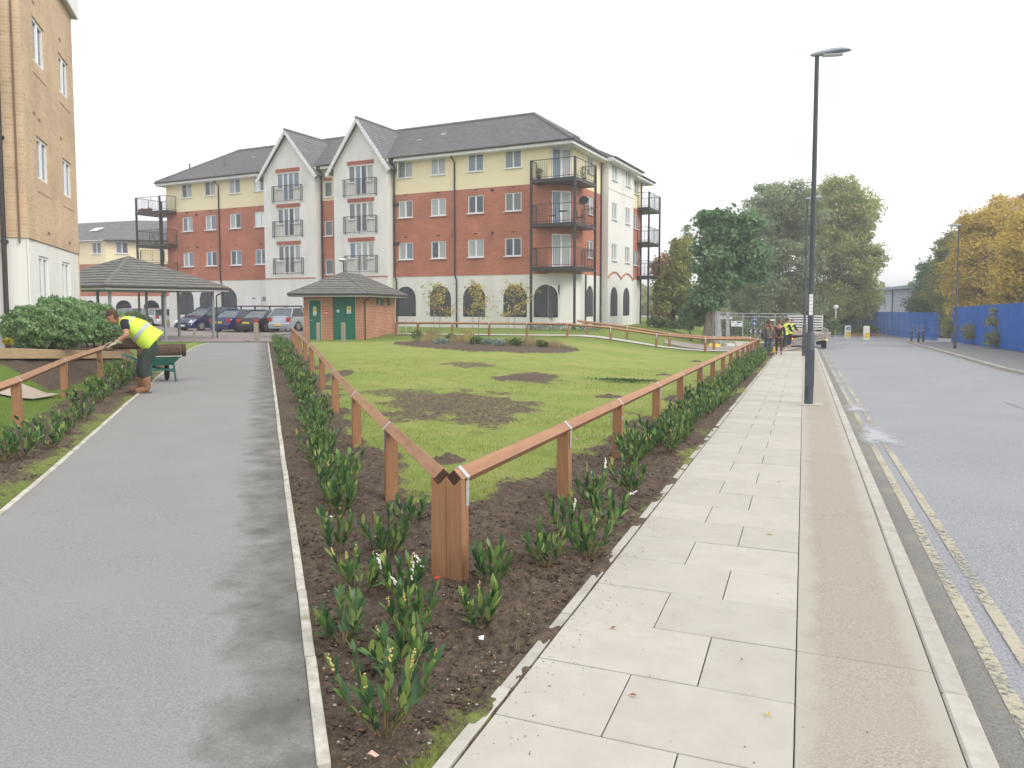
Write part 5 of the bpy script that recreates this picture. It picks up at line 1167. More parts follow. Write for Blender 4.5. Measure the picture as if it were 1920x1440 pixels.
# warehouse
w0, w1 = P(1636, 96), P(1745, 74)
WHa = math.atan2(w1[1] - w0[1], w1[0] - w0[0]); wl = math.hypot(w1[0] - w0[0], w1[1] - w0[1])
WH = empty('warehouse', (w0[0], w0[1], -1.2), WHa, 'pale blue-grey metal warehouse with a low curved roof beyond the blue fence', 'building')
M_CLAD = mat('pale_cladding', (.50, .55, .58), (.45, .5, .53), scale=2, rough=.5)
b = MB(); x = 0
while x < wl + 6: b.prism([(x, 0), (x + .5, 0), (x + .56, -.05), (x + .94, -.05), (x + 1.0, 0), (x + 1.0, .05), (x, .05)], 0, 4.9); x += 1.0
b.build('wall_cladding', M_CLAD, WH); MB().box(0, wl + 6, .06, 25, 0, 4.85).build('wall', M_CLAD, WH)
rg = [[(x, -.6 + 26 * t, 4.9 + .75 * math.sin(math.pi * min(1, t * 1.05)) ** .6 + .012 * (x)) for t in np.linspace(0, 1, 10)] + [(x, 25.4, 4.75), (x, -.6, 4.75)] for x in (-.6, wl + 6.5)]
b = MB(); b.loft(rg); b.build('roof', mat('pale_roof_sheet', (.62, .65, .67), rough=.4), WH)
MB().box(-.6, wl + 6.5, -.68, -.61, 4.7, 5.0).build('fascia', mat('blue_grey_trim', (.3, .36, .42)), WH)
for x in (2.5, 9): MB().tube([(x, -.12, .2), (x, -.12, 4.7)], .07, 8).build('drainpipe', MATS['blue_grey_trim'], WH)
MB().box(5.5, 5.9, -.1, -.06, 2.4, 3.8).build('vent_panel', MATS['blue_grey_trim'], WH)
# ------------------------------------------------------------------ trees
def foli(name, blobs, d, ls, m, parent, base, rs, dens=1.0, clump=.55, shell=.5, up=.2, nmax=14000, lpc=26):
    """blobs are (u, v, ru, rv) read off the photograph, at the tree's own distance; each is filled with leafy lobes"""
    pts = []; tint = []; ls *= .72; E_ = (np.array((_ca, _sa, 0)), np.array((-_sa, _ca, 0)), np.array((0, 0, 1)))
    for (u, v, ru, rv) in blobs:
        c = np.array(Pz(u, v, d)); a_, b_ = ru * d / FPX, rv * d / FPX; dep = (a_ + b_) / 2
        nl = int(20 + 8 * min(a_ * b_, 7)); area = a_ * b_ * 12.5 / (ls * ls)
        for k in range(nl):
            q = rs.normal(size=3); q /= np.linalg.norm(q); q *= rs.uniform(.2, 1.0) ** .55
            lr = rs.uniform(.2, .42) * min(dep, 2.2); cen = c + (q[0] * a_ * E_[0] + q[1] * dep * E_[1] + q[2] * b_ * E_[2]) * .86
            mm = int(area * 6.5 * dens / nl * rs.uniform(.5, 1.3)); w = rs.normal(size=(mm, 3)); w /= np.linalg.norm(w, axis=1)[:, None]
            w = w * (lr * (.35 + .8 * rs.rand(mm, 1) ** .7)) * np.array((1.15, 1.15, .8)); t_ = rs.rand()
            pts.append(cen + w + rs.normal(size=(mm, 3)) * .06); tint.append(t_ * .6 + rs.rand(mm) * .4)
    pts = np.concatenate(pts); tint = np.concatenate(tint); k = pts[:, 2] > base.z + .05
    return leaves(name, pts[k] - np.array(base), ls, m, parent, rs, tint[k], .62, up)
M_BARK = mat('tree_bark', (.13, .10, .075), (.08, .065, .05), scale=6, rough=.95, bump=.8, bscale=12, stretch=(1, 1, .3))
M_BARKP = mat('pale_bark', (.30, .26, .21), (.2, .17, .14), scale=6, rough=.95, bump=.6, bscale=12, stretch=(1, 1, .3))
def tree(label, bu, bv, d, blobs, m, ls=.3, tr=.25, split=None, seed=1, group=None, bark=None, dens=1., clump=.55, cat='tree', limbs=7, shell=.5, name='tree', nmax=14000, zb=None, lpc=26, lean=0):
    rs = np.random.RandomState(seed); x, y = P(bu, d); z = gzf(x, y) if zb is None else zb; base = Vector((x, y, z))
    o = empty(name, base, 0, label, cat, group)
    top = Pz(*(split or (bu, bv - 60)), d) - base
    if tr:
        b = MB(); mid = top * .5 + Vector((random.uniform(-.1, .1), random.uniform(-.1, .1), 0))
        b.tube([(0, 0, -.4), (0, 0, .15), tuple(mid), tuple(top)], [tr * 1.5, tr * 1.1, tr * .85, tr * .7], 9)
        for k in range(limbs):
            bl = blobs[k % len(blobs)]; an = rs.rand() * 6.28; e_ = Pz(bl[0] + bl[2] * .75 * math.cos(an), bl[1] + bl[3] * .7 * math.sin(an), d) - base
            e_ = e_ + Vector((-_sa, _ca, 0)) * float(rs.uniform(-.6, .6)) * bl[2] * d / FPX
            if e_.z < top.z * .8: e_.z = top.z * .9 + .5
            s_ = mid.lerp(top, rs.uniform(.3, 1)); md = s_.lerp(e_, .5) + Vector((0, 0, .25)); b.tube([tuple(s_), tuple(md), tuple(e_)], [tr * .5, tr * .28, tr * .07], 6)
        b.build('trunk', bark or M_BARK, o, smooth=60)
    foli('crown', blobs, d, ls, m, o, base, rs, dens, clump, shell, nmax=nmax, lpc=lpc); return o
F_DARK = foliage_mat('broadleaf_dark_green', (.09, .18, .085), (.26, .39, .20)); F_GREY = foliage_mat('willow_grey_green', (.17, .23, .11), (.38, .43, .23))
F_YG = foliage_mat('yellow_green_leaf', (.22, .28, .08), (.54, .54, .19)); F_MID = foliage_mat('mid_green_leaf', (.08, .13, .05), (.22, .29, .10))
F_AUT = foliage_mat('autumn_yellow_leaf', (.40, .32, .06), (.80, .58, .13)); F_ORG = foliage_mat('autumn_orange_leaf', (.34, .19, .08), (.56, .35, .14)); F_OLIVE = foliage_mat('olive_leaf', (.17, .21, .06), (.42, .41, .13))
tree('dark green broad-leaved tree with a thick bare trunk beside the wire mesh panels', 1326, 640, 46, [(1345, 425, 46, 44), (1390, 440, 48, 46), (1335, 480, 42, 54), (1408, 492, 46, 42), (1350, 520, 46, 38), (1325, 555, 32, 30), (1365, 470, 40, 40)], F_DARK, .36, .31, (1335, 520), 11, 'trees behind the green', M_BARKP, 1.5, .45)
tree('tall grey-green willow-like tree behind the mesh panels, left of the big lamp post', 1462, 600, 74, [(1440, 388, 56, 48), (1490, 395, 54, 60), (1420, 455, 58, 62), (1490, 490, 58, 68), (1440, 550, 64, 50), (1500, 575, 54, 34)], F_GREY, .34, .45, (1455, 520), 12, 'trees behind the green', M_BARK, 1.0, .8, nmax=20000)
tree('tall yellow-green poplar-like tree to the right of the big lamp post', 1537, 600, 78, [(1562, 385, 44, 58), (1602, 410, 42, 62), (1560, 480, 52, 68), (1606, 500, 46, 68), (1560, 565, 54, 46), (1622, 560, 26, 44), (1530, 430, 30, 50)], F_YG, .36, .3, (1560, 520), 13, 'trees behind the green', M_BARK, 1.0, .7, nmax=20000)
tree('shady dark trees filling the gap under the taller crowns behind the truck', 1500, 600, 82, [(1400, 560, 45, 45), (1450, 580, 60, 35), (1520, 560, 55, 45), (1570, 590, 60, 28), (1420, 520, 40, 40)], F_MID, .36, .3, (1500, 590), 14, 'trees behind the green', M_BARK, .9, .8)
tree('bushy olive tree immediately right of the brick block', 1262, 600, 58, [(1262, 530, 34, 52), (1278, 480, 28, 44), (1245, 560, 26, 42), (1285, 560, 28, 45)], F_OLIVE, .34, .2, (1265, 570), 15, 'trees beside the brick block', M_BARK, 1.0, .6)
tree('orange-tinted autumn tree touching the far corner of the brick block', 1243, 600, 64, [(1242, 505, 20, 34), (1250, 555, 22, 35), (1240, 590, 22, 24)], F_ORG, .34, .2, (1243, 570), 16, 'trees beside the brick block', M_BARK, .9, .5)
tree('thin feathery tree top rising beside the broad-leaved tree', 1287, 560, 60, [(1288, 445, 13, 24), (1280, 475, 22, 26)], F_GREY, .3, .12, (1286, 480), 17, None, M_BARK, .5, .5)
tree('rounded dark shrub at the foot of the broad-leaved tree', 1296, 625, 47, [(1296, 592, 24, 28), (1310, 575, 22, 24)], F_DARK, .2, .06, (1296, 610), 18, None, M_BARK, 1.6, .3, 'shrub', name='shrub')
tree('low bramble bank running right of the brick block', 1250, 610, 52, [(1245, 606, 30, 8), (1275, 610, 30, 9), (1225, 600, 16, 8)], F_MID, .2, 0, None, 19, None, None, 1.6, .3, 'bushes', name='bramble_bank')
tree('clipped green hedge behind the traffic bollards', 1605, 625, 76, [(1585, 618, 30, 9), (1625, 617, 22, 8), (1560, 616, 20, 8)], F_MID, .2, 0, None, 20, None, None, 1.6, .25, 'hedge', name='hedge')
tree('rusty orange ground cover behind the traffic bollards', 1625, 632, 70, [(1608, 630, 18, 5), (1640, 631, 18, 5), (1662, 633, 12, 4)], F_ORG, .16, 0, None, 21, None, None, 1.8, .2, 'ground cover', name='ground_cover')
tree('dark green tree at the far end of the blue fence', 1737, 600, 72, [(1735, 560, 28, 54), (1744, 515, 24, 36), (1722, 585, 18, 30)], F_DARK, .3, .2, (1737, 590), 22, 'autumn trees behind the blue fence', M_BARK, 1.0, .5)
tree('green and bronze tree between the dark tree and the big yellow trees', 1782, 600, 68, [(1782, 520, 38, 74), (1762, 560, 30, 50), (1800, 470, 34, 54), (1775, 470, 22, 36), (1800, 580, 40, 34)], F_OLIVE, .3, .2, (1782, 580), 23, 'autumn trees behind the blue fence', M_BARK, 1.0, .6)
tree('large golden autumn tree whose crown spreads above the blue fence', 1850, 600, 56, [(1845, 450, 54, 66), (1880, 415, 48, 48), (1818, 515, 44, 58), (1875, 520, 55, 62), (1825, 425, 36, 36), (1840, 578, 62, 30)], F_AUT, .27, .25, (1850, 570), 24, 'autumn trees behind the blue fence', M_BARK, 1.2, .5, nmax=20000)
tree('golden tree cut off by the right edge of the picture', 1935, 600, 45, [(1925, 480, 60, 88), (1905, 530, 46, 58), (1960, 430, 50, 60), (1980, 520, 60, 70), (1925, 575, 60, 34)], F_AUT, .25, .25, (1935, 570), 25, 'autumn trees behind the blue fence', M_BARK, 1.2, .45, nmax=18000)
tree('reddish brown tree top showing at the upper right edge above the golden trees', 1925, 600, 60, [(1915, 385, 22, 30), (1945, 380, 30, 40), (1925, 430, 30, 30)], F_ORG, .27, .2, (1925, 520), 26, 'autumn trees behind the blue fence', M_BARK, 1.0, .5)
for u, v, ru, rv, d, s_, lab in ((1778, 612, 12, 20, 55, 31, 'small bush growing at the foot of the blue fence behind the far street lamp'), (1818, 620, 14, 18, 49, 32, 'second small bush at the foot of the blue fence, right of the far street lamp'), (1866, 632, 18, 18, 43, 33, 'low green bush against the blue fence near the right edge'), (1868, 595, 18, 22, 43.6, 34, 'ivy and creeper hanging over the top of the blue fence')):
    tree(lab, u, v + rv, d, [(u, v, ru, rv), (u - ru * .5, v + rv * .5, ru * .8, rv * .5), (u + ru * .6, v + rv * .3, ru * .5, rv * .6)], F_OLIVE, .16, 0, None, s_, None, None, .28, .22, 'bush' if s_ < 34 else 'creeper', name='bush' if s_ < 34 else 'creeper')
tree('dark undergrowth and low bushes seen through the wire mesh panels', 1420, 615, 58, [(1350, 618, 40, 22), (1400, 615, 45, 24), (1450, 616, 45, 24), (1500, 616, 45, 22), (1545, 614, 30, 20)], F_MID, .26, 0, None, 71, None, None, .55, .4, 'bushes', name='undergrowth')
# far wood to the horizon behind everything, and left of the buildings
def far_wood():
    rs = np.random.RandomState(5); pts = []; tint = []
    for k in range(420):
        u = rs.uniform(-300, 2300); d = rs.uniform(125, 175); x, y = P(u, d); h = rs.uniform(4, 7.5)
        if 1640 < u < 1760: h *= .55
        n = 70; p_ = rs.normal(size=(n, 3)); p_ /= np.linalg.norm(p_, axis=1)[:, None]
        pts.append(p_ * np.array((4, 4, h * .5)) + np.array((x, y, -1.2 + h * .5))); tint.append(np.full(n, rs.rand()) * .6 + rs.rand(n) * .4)
    o = leaves('far_wood', np.concatenate(pts), 1.5, F_OLIVE, None, rs, np.concatenate(tint), .7); props(o, kind='stuff')
far_wood()
# big rounded shrub by the buff building
M_HEB = foliage_mat('hedge_bright_green', (.14, .26, .10), (.34, .48, .23))
def shrub(label, blobs, d, m, ls, seed, n, name='shrub', cat='shrub', stem=True):
    rs = np.random.RandomState(seed); u0 = blobs[0][0]; x, y = P(u0, d); z = gzf(x, y); base = Vector((x, y, z)); o = empty(name, base, 0, label, cat)
    pts = []; tint = []
    for (u, v, ru, rv, dd) in blobs:
        c = np.array(Pz(u, v, d + dd)); a_, b_ = ru * d / FPX, rv * d / FPX
        q = rs.normal(size=(n, 3)); q /= np.linalg.norm(q, axis=1)[:, None]
        lump = 1 + .1 * np.sin(q[:, 0] * 9 + seed) * np.cos(q[:, 2] * 8) + .07 * np.sin(q[:, 1] * 13 + q[:, 2] * 7)
        q = q * (lump * (.8 + .2 * rs.rand(n)))[:, None]
        p_ = c + q[:, :1] * a_ * np.array((_ca, _sa, 0)) + q[:, 1:2] * a_ * .8 * np.array((-_sa, _ca, 0)) + q[:, 2:] * b_ * np.array((0, 0, 1))
        pts.append(p_); tint.append(.5 + .25 * np.sin(q[:, 0] * 14) * np.sin(q[:, 2] * 17) + rs.uniform(-.3, .3, n))
    pts = np.concatenate(pts); tint = np.concatenate(tint); k = pts[:, 2] > z - .6; leaves('foliage', pts[k] - np.array(base), ls, m, o, rs, tint[k], .5, .6)
    if stem:
        b = MB()
        for k in range(7): an = k * .9; b.tube([(.1 * math.cos(an), .1 * math.sin(an), -.3), (.5 * math.cos(an), .5 * math.sin(an), .6)], [.03, .012], 6)
        b.build('stem', M_BARK, o)
    return o
shrub('big rounded evergreen shrub in front of the white rendered wall', [(95, 600, 70, 44, 0), (55, 612, 46, 36, -1.1), (132, 598, 46, 40, 1.5), (92, 622, 70, 30, -.3)], 17.3, M_HEB, .08, 3, 9000)
shrub('right-hand half of the hedge, lower and spreading towards the bending worker', [(180, 604, 46, 36, 0), (212, 617, 26, 22, .8), (165, 615, 40, 26, -.4)], 20.9, M_HEB, .085, 4, 7000)
shrub('small yellow-flowered plant at the left end of the sleeper', [(14, 640, 9, 7, 0)], 14.9, foliage_mat('yellow_plant', (.30, .28, .03), (.5, .42, .05)), .05, 5, 300, 'plant', 'plant', False)
shrub('loose green shrub seen under the shelter roof', [(250, 592, 18, 9, 0), (268, 598, 16, 8, 0)], 44, F_MID, .12, 6, 900, 'shrub', 'shrub', False)

# ------------------------------------------------------------------ saplings and the island bed planting
F_SAP = foliage_mat('sapling_yellow_leaf', (.26, .30, .09), (.66, .48, .16), trans=.4)
def sapling(u, d, v0, label, seed):
    rs = np.random.RandomState(seed); x, y = P(u, d); z = gzf(x, y) + .06; o = empty('sapling', (x, y, z), 0, label, 'young tree', 'saplings in the island bed')
    H_ = (632 - v0) * d / FPX; b = MB(); pts = []
    b.tube([(0, 0, -.05), (.03, .02, H_ * .5), (-.02, .03, H_)], [.022, .016, .005], 6)
    b2 = MB(); b2.tube([(-.3, 0, -.05), (-.3, .02, H_ * .62)], .018, 6); b2.build('stake', M_GREYWOOD, o)
    for k in range(26):
        h = H_ * rs.uniform(.36, .95); an = rs.rand() * 6.28; L_ = rs.uniform(.6, 1.5) * (1.25 - h / H_); e_ = Vector((L_ * math.cos(an), L_ * math.sin(an), h + L_ * rs.uniform(-.1, .9)))
        b.tube([(0, 0, h), tuple(e_)], [.007, .002], 4)
        for j in range(20):
            t = rs.uniform(.25, 1.1); pts.append(np.array((e_.x * t, e_.y * t, h + (e_.z - h) * t)) + rs.normal(size=3) * .07)
    b.build('trunk', M_BARKP, o); leaves('crown', np.array(pts), .1, F_SAP, o, rs, None, .7)
sapling(824, 35.8, 528, 'left-hand of three staked saplings with thin yellowing leaves in the island bed', 41)
sapling(897, 35.4, 526, 'middle staked sapling with yellow and orange leaves in front of an arch', 42)
sapling(964, 35.0, 528, 'right-hand staked sapling with yellowing leaves in front of two arches', 43)
def blades(name, pts, hts, m, parent=None, wd=.012, lean=.35, rs=None, tint=None, kind=None, seg=1):
    rs = rs or np.random.RandomState(1); n = len(pts); an = rs.rand(n) * 6.283; le = rs.rand(n) * lean * hts; a2 = rs.rand(n) * 6.283
    w = np.stack([np.cos(a2), np.sin(a2), np.zeros(n)], 1) * (wd * .5 * (.6 + .8 * rs.rand(n)))[:, None]
    tip = pts + np.stack([np.cos(an) * le, np.sin(an) * le, hts], 1)
    v = np.stack([pts - w, pts + w, tip], 1).reshape(-1, 3)
    me = bpy.data.meshes.new(name); me.vertices.add(3 * n); me.vertices.foreach_set('co', v.ravel()); me.loops.add(3 * n); me.loops.foreach_set('vertex_index', np.arange(3 * n, dtype=np.int32))
    me.polygons.add(n); me.polygons.foreach_set('loop_start', np.arange(0, 3 * n, 3, dtype=np.int32)); me.polygons.foreach_set('loop_total', np.full(n, 3, np.int32)); me.update(calc_edges=True)
    at = me.attributes.new('tint', 'FLOAT', 'FACE'); at.data.foreach_set('value', (tint if tint is not None else rs.rand(n)).astype(np.float32)); me.materials.append(m)
    return props(inst(name, me, parent), kind=kind)
M_STRAW = foliage_mat('straw_grass', (.30, .24, .11), (.50, .42, .22)); M_LAV = foliage_mat('silver_leaf', (.17, .24, .20), (.32, .38, .34)); M_DKSTEM = foliage_mat('russet_stems', (.16, .12, .05), (.26, .24, .08))
bedp = [(782, 640, .5, 'g'), (806, 643, .45, 's'), (828, 648, .28, 'l'), (845, 640, .3, 'g'), (860, 644, .5, 's'), (877, 642, .62, 'y'), (893, 648, .35, 'g'), (915, 650, .32, 'l'), (935, 652, .32, 'l'), (949, 648, .3, 'd'), (968, 652, .36, 'g'), (990, 648, .5, 's'), (1003, 652, .45, 's'), (1015, 653, .3, 'g'), (1030, 652, .36, 's'), (1045, 654, .3, 's'), (812, 634, .55, 's')]
nm_ = {'g': ('green leafy perennial', M_POTPLANT), 's': ('straw-coloured grass tuft', M_STRAW), 'l': ('silvery green rosette', M_LAV), 'y': ('yellow-green upright shrublet', F_SAP), 'd': ('dark russet perennial', M_DKSTEM)}
seq = ['at the far left end', 'second from the left', 'left of the first sapling', 'beside the first sapling', 'just right of the first sapling', 'between the first two saplings', 'left of the middle sapling', 'right of the middle sapling', 'fourth before the right sapling', 'just left of the right sapling', 'below the right sapling', 'just right of the right sapling', 'tall one right of the right sapling', 'fourth from the right end', 'second from the right end', 'at the far right end', 'behind the first sapling']
for k, (u, v, h, t) in enumerate(bedp):
    x, y, z = G(u, v); rs = np.random.RandomState(60 + k); o = empty('bed_plant', (x, y, z + .06), 0, nm_[t][0] + ' ' + seq[k] + ' of the island bed', 'plant', 'plants in the island bed')
    if t in 'sd': q = rs.normal(size=(240, 3)) * np.array((.2, .2, 0)); blades('foliage', q, h * (.5 + .5 * rs.rand(240)), nm_[t][1], o, .02, .5, rs)
    else: leaf_blob('foliage', (0, 0, h * .45), (.3, .3, h * .5), 260, .09, nm_[t][1], o, seed=k + 1)
x0_, y0_, z0_ = G(1175, 716); o = empty('weed_patch', (x0_, y0_, z0_), 0, 'low patch of dark green weeds in the middle of the lawn near the right fence', 'weeds')
rs = np.random.RandomState(4); q = rs.normal(size=(500, 3)) * np.array((.38, .16, 0)); leaves('foliage', q + np.array((0, 0, .05)), .07, M_POTPLANT, o, rs, None, .6, .5)
for k in range(9):
    u = 1000 + k * 15; x, y = P(u, 42.3 if u < 1070 else 41.5); o = empty('low_shrub', (x, y, gzf(x, y)), 0, 'low grey-green plant at the foot of the white wall below the corner balcony', 'shrub', 'plants at the foot of the brick block')
    leaf_blob('foliage', (0, 0, .22), (.3, .25, .22), 150, .1, random.choice((M_LAV, F_MID, M_LAV)), o, seed=k + 90)

# ------------------------------------------------------------------ laurels
def laurel_mat():
    m = bpy.data.materials.new('laurel_leaf_green'); m.use_nodes = True; n = m.node_tree.nodes; l = m.node_tree.links.new; b = n['Principled BSDF']; o = n['Material Output']
    oi = n.new('ShaderNodeObjectInfo'); a = n.new('ShaderNodeAttribute'); a.attribute_name = 'tint'
    ad = n.new('ShaderNodeMath'); ad.operation = 'ADD'; l(oi.outputs['Random'], ad.inputs[0]); l(a.outputs['Fac'], ad.inputs[1])
    fr = n.new('ShaderNodeMath'); fr.operation = 'FRACT'; l(ad.outputs[0], fr.inputs[0])
    cr_ = n.new('ShaderNodeValToRGB'); e_ = cr_.color_ramp; e_.elements[0].color = (.04, .09, .045, 1); e_.elements[1].color = (.30, .38, .10, 1); e_.elements[1].position = 1
    x = e_.elements.new(.4); x.color = (.07, .155, .05, 1); x = e_.elements.new(.78); x.color = (.15, .27, .07, 1); l(fr.outputs[0], cr_.inputs[0])
    l(cr_.outputs[0], b.inputs['Base Color']); b.inputs['Roughness'].default_value = .38; b.inputs['Specular IOR Level'].default_value = .45
    t = n.new('ShaderNodeBsdfTranslucent'); l(cr_.outputs[0], t.inputs[0]); ms = n.new('ShaderNodeMixShader'); ms.inputs[0].default_value = .22; l(b.outputs[0], ms.inputs[1]); l(t.outputs[0], ms.inputs[2]); l(ms.outputs[0], o.inputs[0]); return m
M_LAUR = laurel_mat(); M_STEM = mat('green_stem', (.11, .12, .04), (.16, .10, .05), scale=20, coord='obj'); M_BUD = mat('cream_buds', (.62, .52, .20), (.5, .36, .12), scale=60, coord='obj'); M_BLOSSOM = mat('white_blossom', (.8, .78, .68))
def leaf_geo(L_, w_, fold=.25, curl=.15):
    ts = [(0, .12), (.22, .72), (.5, 1.), (.78, .72), (1, .02)]; v = []; f = []
    for i, (t, ww) in enumerate(ts):
        z = curl * L_ * t * t; v += [(-w_ / 2 * ww, t * L_, z + fold * w_ * ww * .5), (0, t * L_, z), (w_ / 2 * ww, t * L_, z + fold * w_ * ww * .5)]
    for i in range(4):
        k = i * 3; f += [(k, k + 1, k + 4, k + 3), (k + 1, k + 2, k + 5, k + 4)]
    return v, f
LEAF_ME = []
for k in range(5):
    v, f = leaf_geo(random.uniform(.085, .125), random.uniform(.027, .037), random.uniform(.15, .5), random.uniform(-.05, .3)); b = MB(); b.add(v, f); LEAF_ME.append(b.mesh('leaf', M_LAUR, smooth=80))
def laurel_plan(rs, h, spread, nst):
    nst += 1; spread *= 1.2
    """stems with leaf placements: returns list of stem point lists and (pos, rot matrix, scale)"""
    st = []; lv = []; tips = []
    for s_ in range(nst):
        an = 2 * math.pi * (s_ + rs.rand() * .7) / nst; L_ = h * rs.uniform(.65, 1.05); sp = spread * rs.uniform(.35, 1.1)
        base = Vector((.02 * math.cos(an), .02 * math.sin(an), -.02)); tip = Vector((sp * math.cos(an), sp * math.sin(an), L_)); mid = base.lerp(tip, .5) + Vector((math.cos(an), math.sin(an), 0)) * sp * .16
        pts = [base, base.lerp(mid, .5), mid, mid.lerp(tip, .5) - Vector((math.cos(an), math.sin(an), 0)) * .0, tip]; st.append(pts); tips.append((tip, (tip - mid).normalized()))
        nl = int(rs.uniform(10, 15)); ph = rs.rand() * 6.28
        for j in range(nl):
            t = .18 + .82 * (j + rs.rand() * .5) / nl; i0 = min(int(t * 4), 3); p_ = pts[i0].lerp(pts[i0 + 1], t * 4 - i0) if t < 1 else tip
            d = (pts[i0 + 1] - pts[i0]).normalized(); ph += 2.4; side = Vector((math.cos(ph), math.sin(ph), 0)); side = (side - d * side.dot(d)).normalized()
            el = rs.uniform(.35, .95) * (1.05 - .45 * t); ld = (d * math.cos(el) + side * math.sin(el)).normalized(); ld.z = abs(ld.z) * .9 + .08; ld.normalize()
            q = ld.to_track_quat('Y', 'Z').to_matrix(); up_ = q @ Vector((0, 0, 1)); tw = Matrix.Rotation(rs.uniform(-.5, .5), 3, 'Y')
            lv.append((p_, (q @ tw), rs.uniform(.6, 1.15) * (1 - .25 * abs(t - .5))))
    return st, lv, tips
def bud_mesh(b, tip, d, ln, rs, m, thick=.007):
    for k in range(int(ln / .006)):
        p_ = tip + d * (k * .006) + Vector(rs.normal(size=3)) * .0035; b.ball(tuple(p_), thick * (1 - k * .006 / ln * .5), 5, 4, m)
def near_laurel(u, v, h, spread, nst, seed, label, blossom=0, buds=0, group='newly planted laurels in the foreground'):
    h *= .84
    rs = np.random.RandomState(seed); x, y, z = G(u, v); o = empty('laurel', (x, y, z), rs.rand() * 6.28, label, 'laurel plant', group)
    st, lv, tips = laurel_plan(rs, h, spread, nst)
    for pts in st: MB().tube(pts, [.0055, .005, .004, .003, .002], 5).build('stem', M_STEM, o)
    for p_, q, s_ in lv: inst('leaf', LEAF_ME[rs.randint(5)], o, p_, q.to_euler(), float(s_))
    b = MB()
    for k in range(min(buds, len(tips))): bud_mesh(b, tips[k][0] - tips[k][1] * .01, (tips[k][1] + Vector((0, 0, .5))).normalized(), rs.uniform(.05, .09), rs, 0)
    if buds: b.build('flower_spike', M_BUD, o, kind='stuff')
    b = MB()
    for k in range(min(blossom, len(tips))):
        t_, d_ = tips[-1 - k]; dd_ = (d_ + Vector(rs.normal(size=3)) * .4).normalized(); bud_mesh(b, t_, dd_, .10, rs, 0, .009)
    if blossom: b.build('blossom_spike', M_BLOSSOM, o, kind='stuff')
    return o
near = [(720, 1375, .40, .17, 7, 'nearest laurel at the bottom of the bed, with several bud spikes', 0, 5), (645, 1200, .26, .17, 5, 'spreading laurel close to the path edging, second from the front', 0, 0), (770, 1195, .28, .11, 6, 'laurel right of centre in the second row of the bed', 0, 2), (752, 1247, .15, .13, 5, 'low pale laurel just in front of the second row', 0, 1),
        (905, 1172, .22, .12, 5, 'small laurel below the right side of the corner post with yellow buds', 0, 4), (922, 1092, .27, .13, 5, 'laurel just right of the corner post', 0, 0), (678, 1108, .24, .13, 6, 'laurel left of the white-flowering one with cream buds', 0, 5), (755, 1120, .22, .15, 6, 'laurel with white blossom spikes at the foot of the corner post', 4, 1),
        (628, 1035, .33, .11, 5, 'slender upright laurel near the path edging, level with the corner post', 0, 1), (730, 1042, .33, .16, 8, 'dense laurel left of the corner post', 0, 1), (640, 962, .3, .15, 7, 'laurel behind the slender upright one', 0, 1), (770, 975, .18, .16, 5, 'low spreading laurel tucked beside the left of the corner post', 0, 0),
        (1025, 1058, .27, .14, 6, 'first laurel of the right-hand row, nearest the camera', 0, 2), (1105, 1042, .30, .15, 7, 'laurel beside the paving edge, second in the right-hand row', 0, 1), (1060, 1000, .3, .13, 6, 'laurel behind the first pair in the right-hand row', 1, 1), (1140, 985, .27, .16, 6, 'broad laurel by the paving, fourth in the right-hand row', 1, 0),
        (1110, 945, .34, .16, 7, 'tall laurel in front of the second right-hand post', 2, 1), (1180, 925, .36, .16, 8, 'laurel with pale young shoots beyond the third right-hand post', 0, 3),
        (40, 855, .36, .2, 8, 'laurel at the left edge beside the nearest left post, with pale shoot tips', 0, 2), (100, 838, .3, .17, 7, 'dark laurel second from the left edge', 0, 0), (153, 790, .3, .16, 7, 'laurel in front of the second left-hand post', 0, 1), (185, 757, .32, .18, 7, 'laurel between the second and third left-hand posts', 0, 1)]
for k, (u, v, h, sp, ns, lab, bl, bu_) in enumerate(near): near_laurel(u, v, h, sp, ns, 100 + k, lab, bl, bu_)
# variants for the hedge rows: stems + joined foliage
VAR = []
for k in range(8):
    rs = np.random.RandomState(200 + k); st, lv, tips = laurel_plan(rs, rs.uniform(.32, .42), rs.uniform(.15, .2), 9); bs = MB(); 
    for pts in st: bs.tube(pts, [.006, .005, .004, .003, .002], 4)
    vs = []; fs = []; tn = []
    for p_, q, s_ in lv:
        v, f = leaf_geo(.1 * s_, .038 * s_, .3, .1); n0 = len(vs); vs += [tuple(q @ Vector(a) + p_) for a in v]; fs += [tuple(i + n0 for i in a) for a in f]; tn += [rs.rand() * .999] * len(f)
    me = bpy.data.meshes.new('foliage'); me.from_pydata(vs, [], fs); at = me.attributes.new('tint', 'FLOAT', 'FACE'); at.data.foreach_set('value', np.array(tn, np.float32)); me.materials.append(M_LAUR); me.polygons.foreach_set('use_smooth', [True] * len(fs))
    bb = MB()
    for t_, d_ in tips[:3]: bud_mesh(bb, t_, (d_ + Vector((0, 0, .6))).normalized(), .06, rs, 0)
    VAR.append((me, bs.mesh('stem', M_STEM), bb.mesh('flower_spike', M_BUD)))
def row_laurel(x, y, sc, label, group):
    k = random.randrange(8); o = empty('laurel', (x, y, gzf(x, y)), random.uniform(0, 6.28), label, 'laurel plant', group)
    sc *= random.uniform(.78, 1.06); o.scale = (sc, sc, sc * random.uniform(.8, 1.1)); o.rotation_euler = (random.uniform(-.2, .2), random.uniform(-.2, .2), random.uniform(0, 6.28)); inst('foliage', VAR[k][0], o); inst('stem', VAR[k][1], o)
    if random.random() < .45: props(inst('flower_spike', VAR[k][2], o), kind='stuff')
ORD = 'corner second third fourth fifth sixth seventh eighth ninth tenth eleventh twelfth thirteenth fourteenth fifteenth'.split()
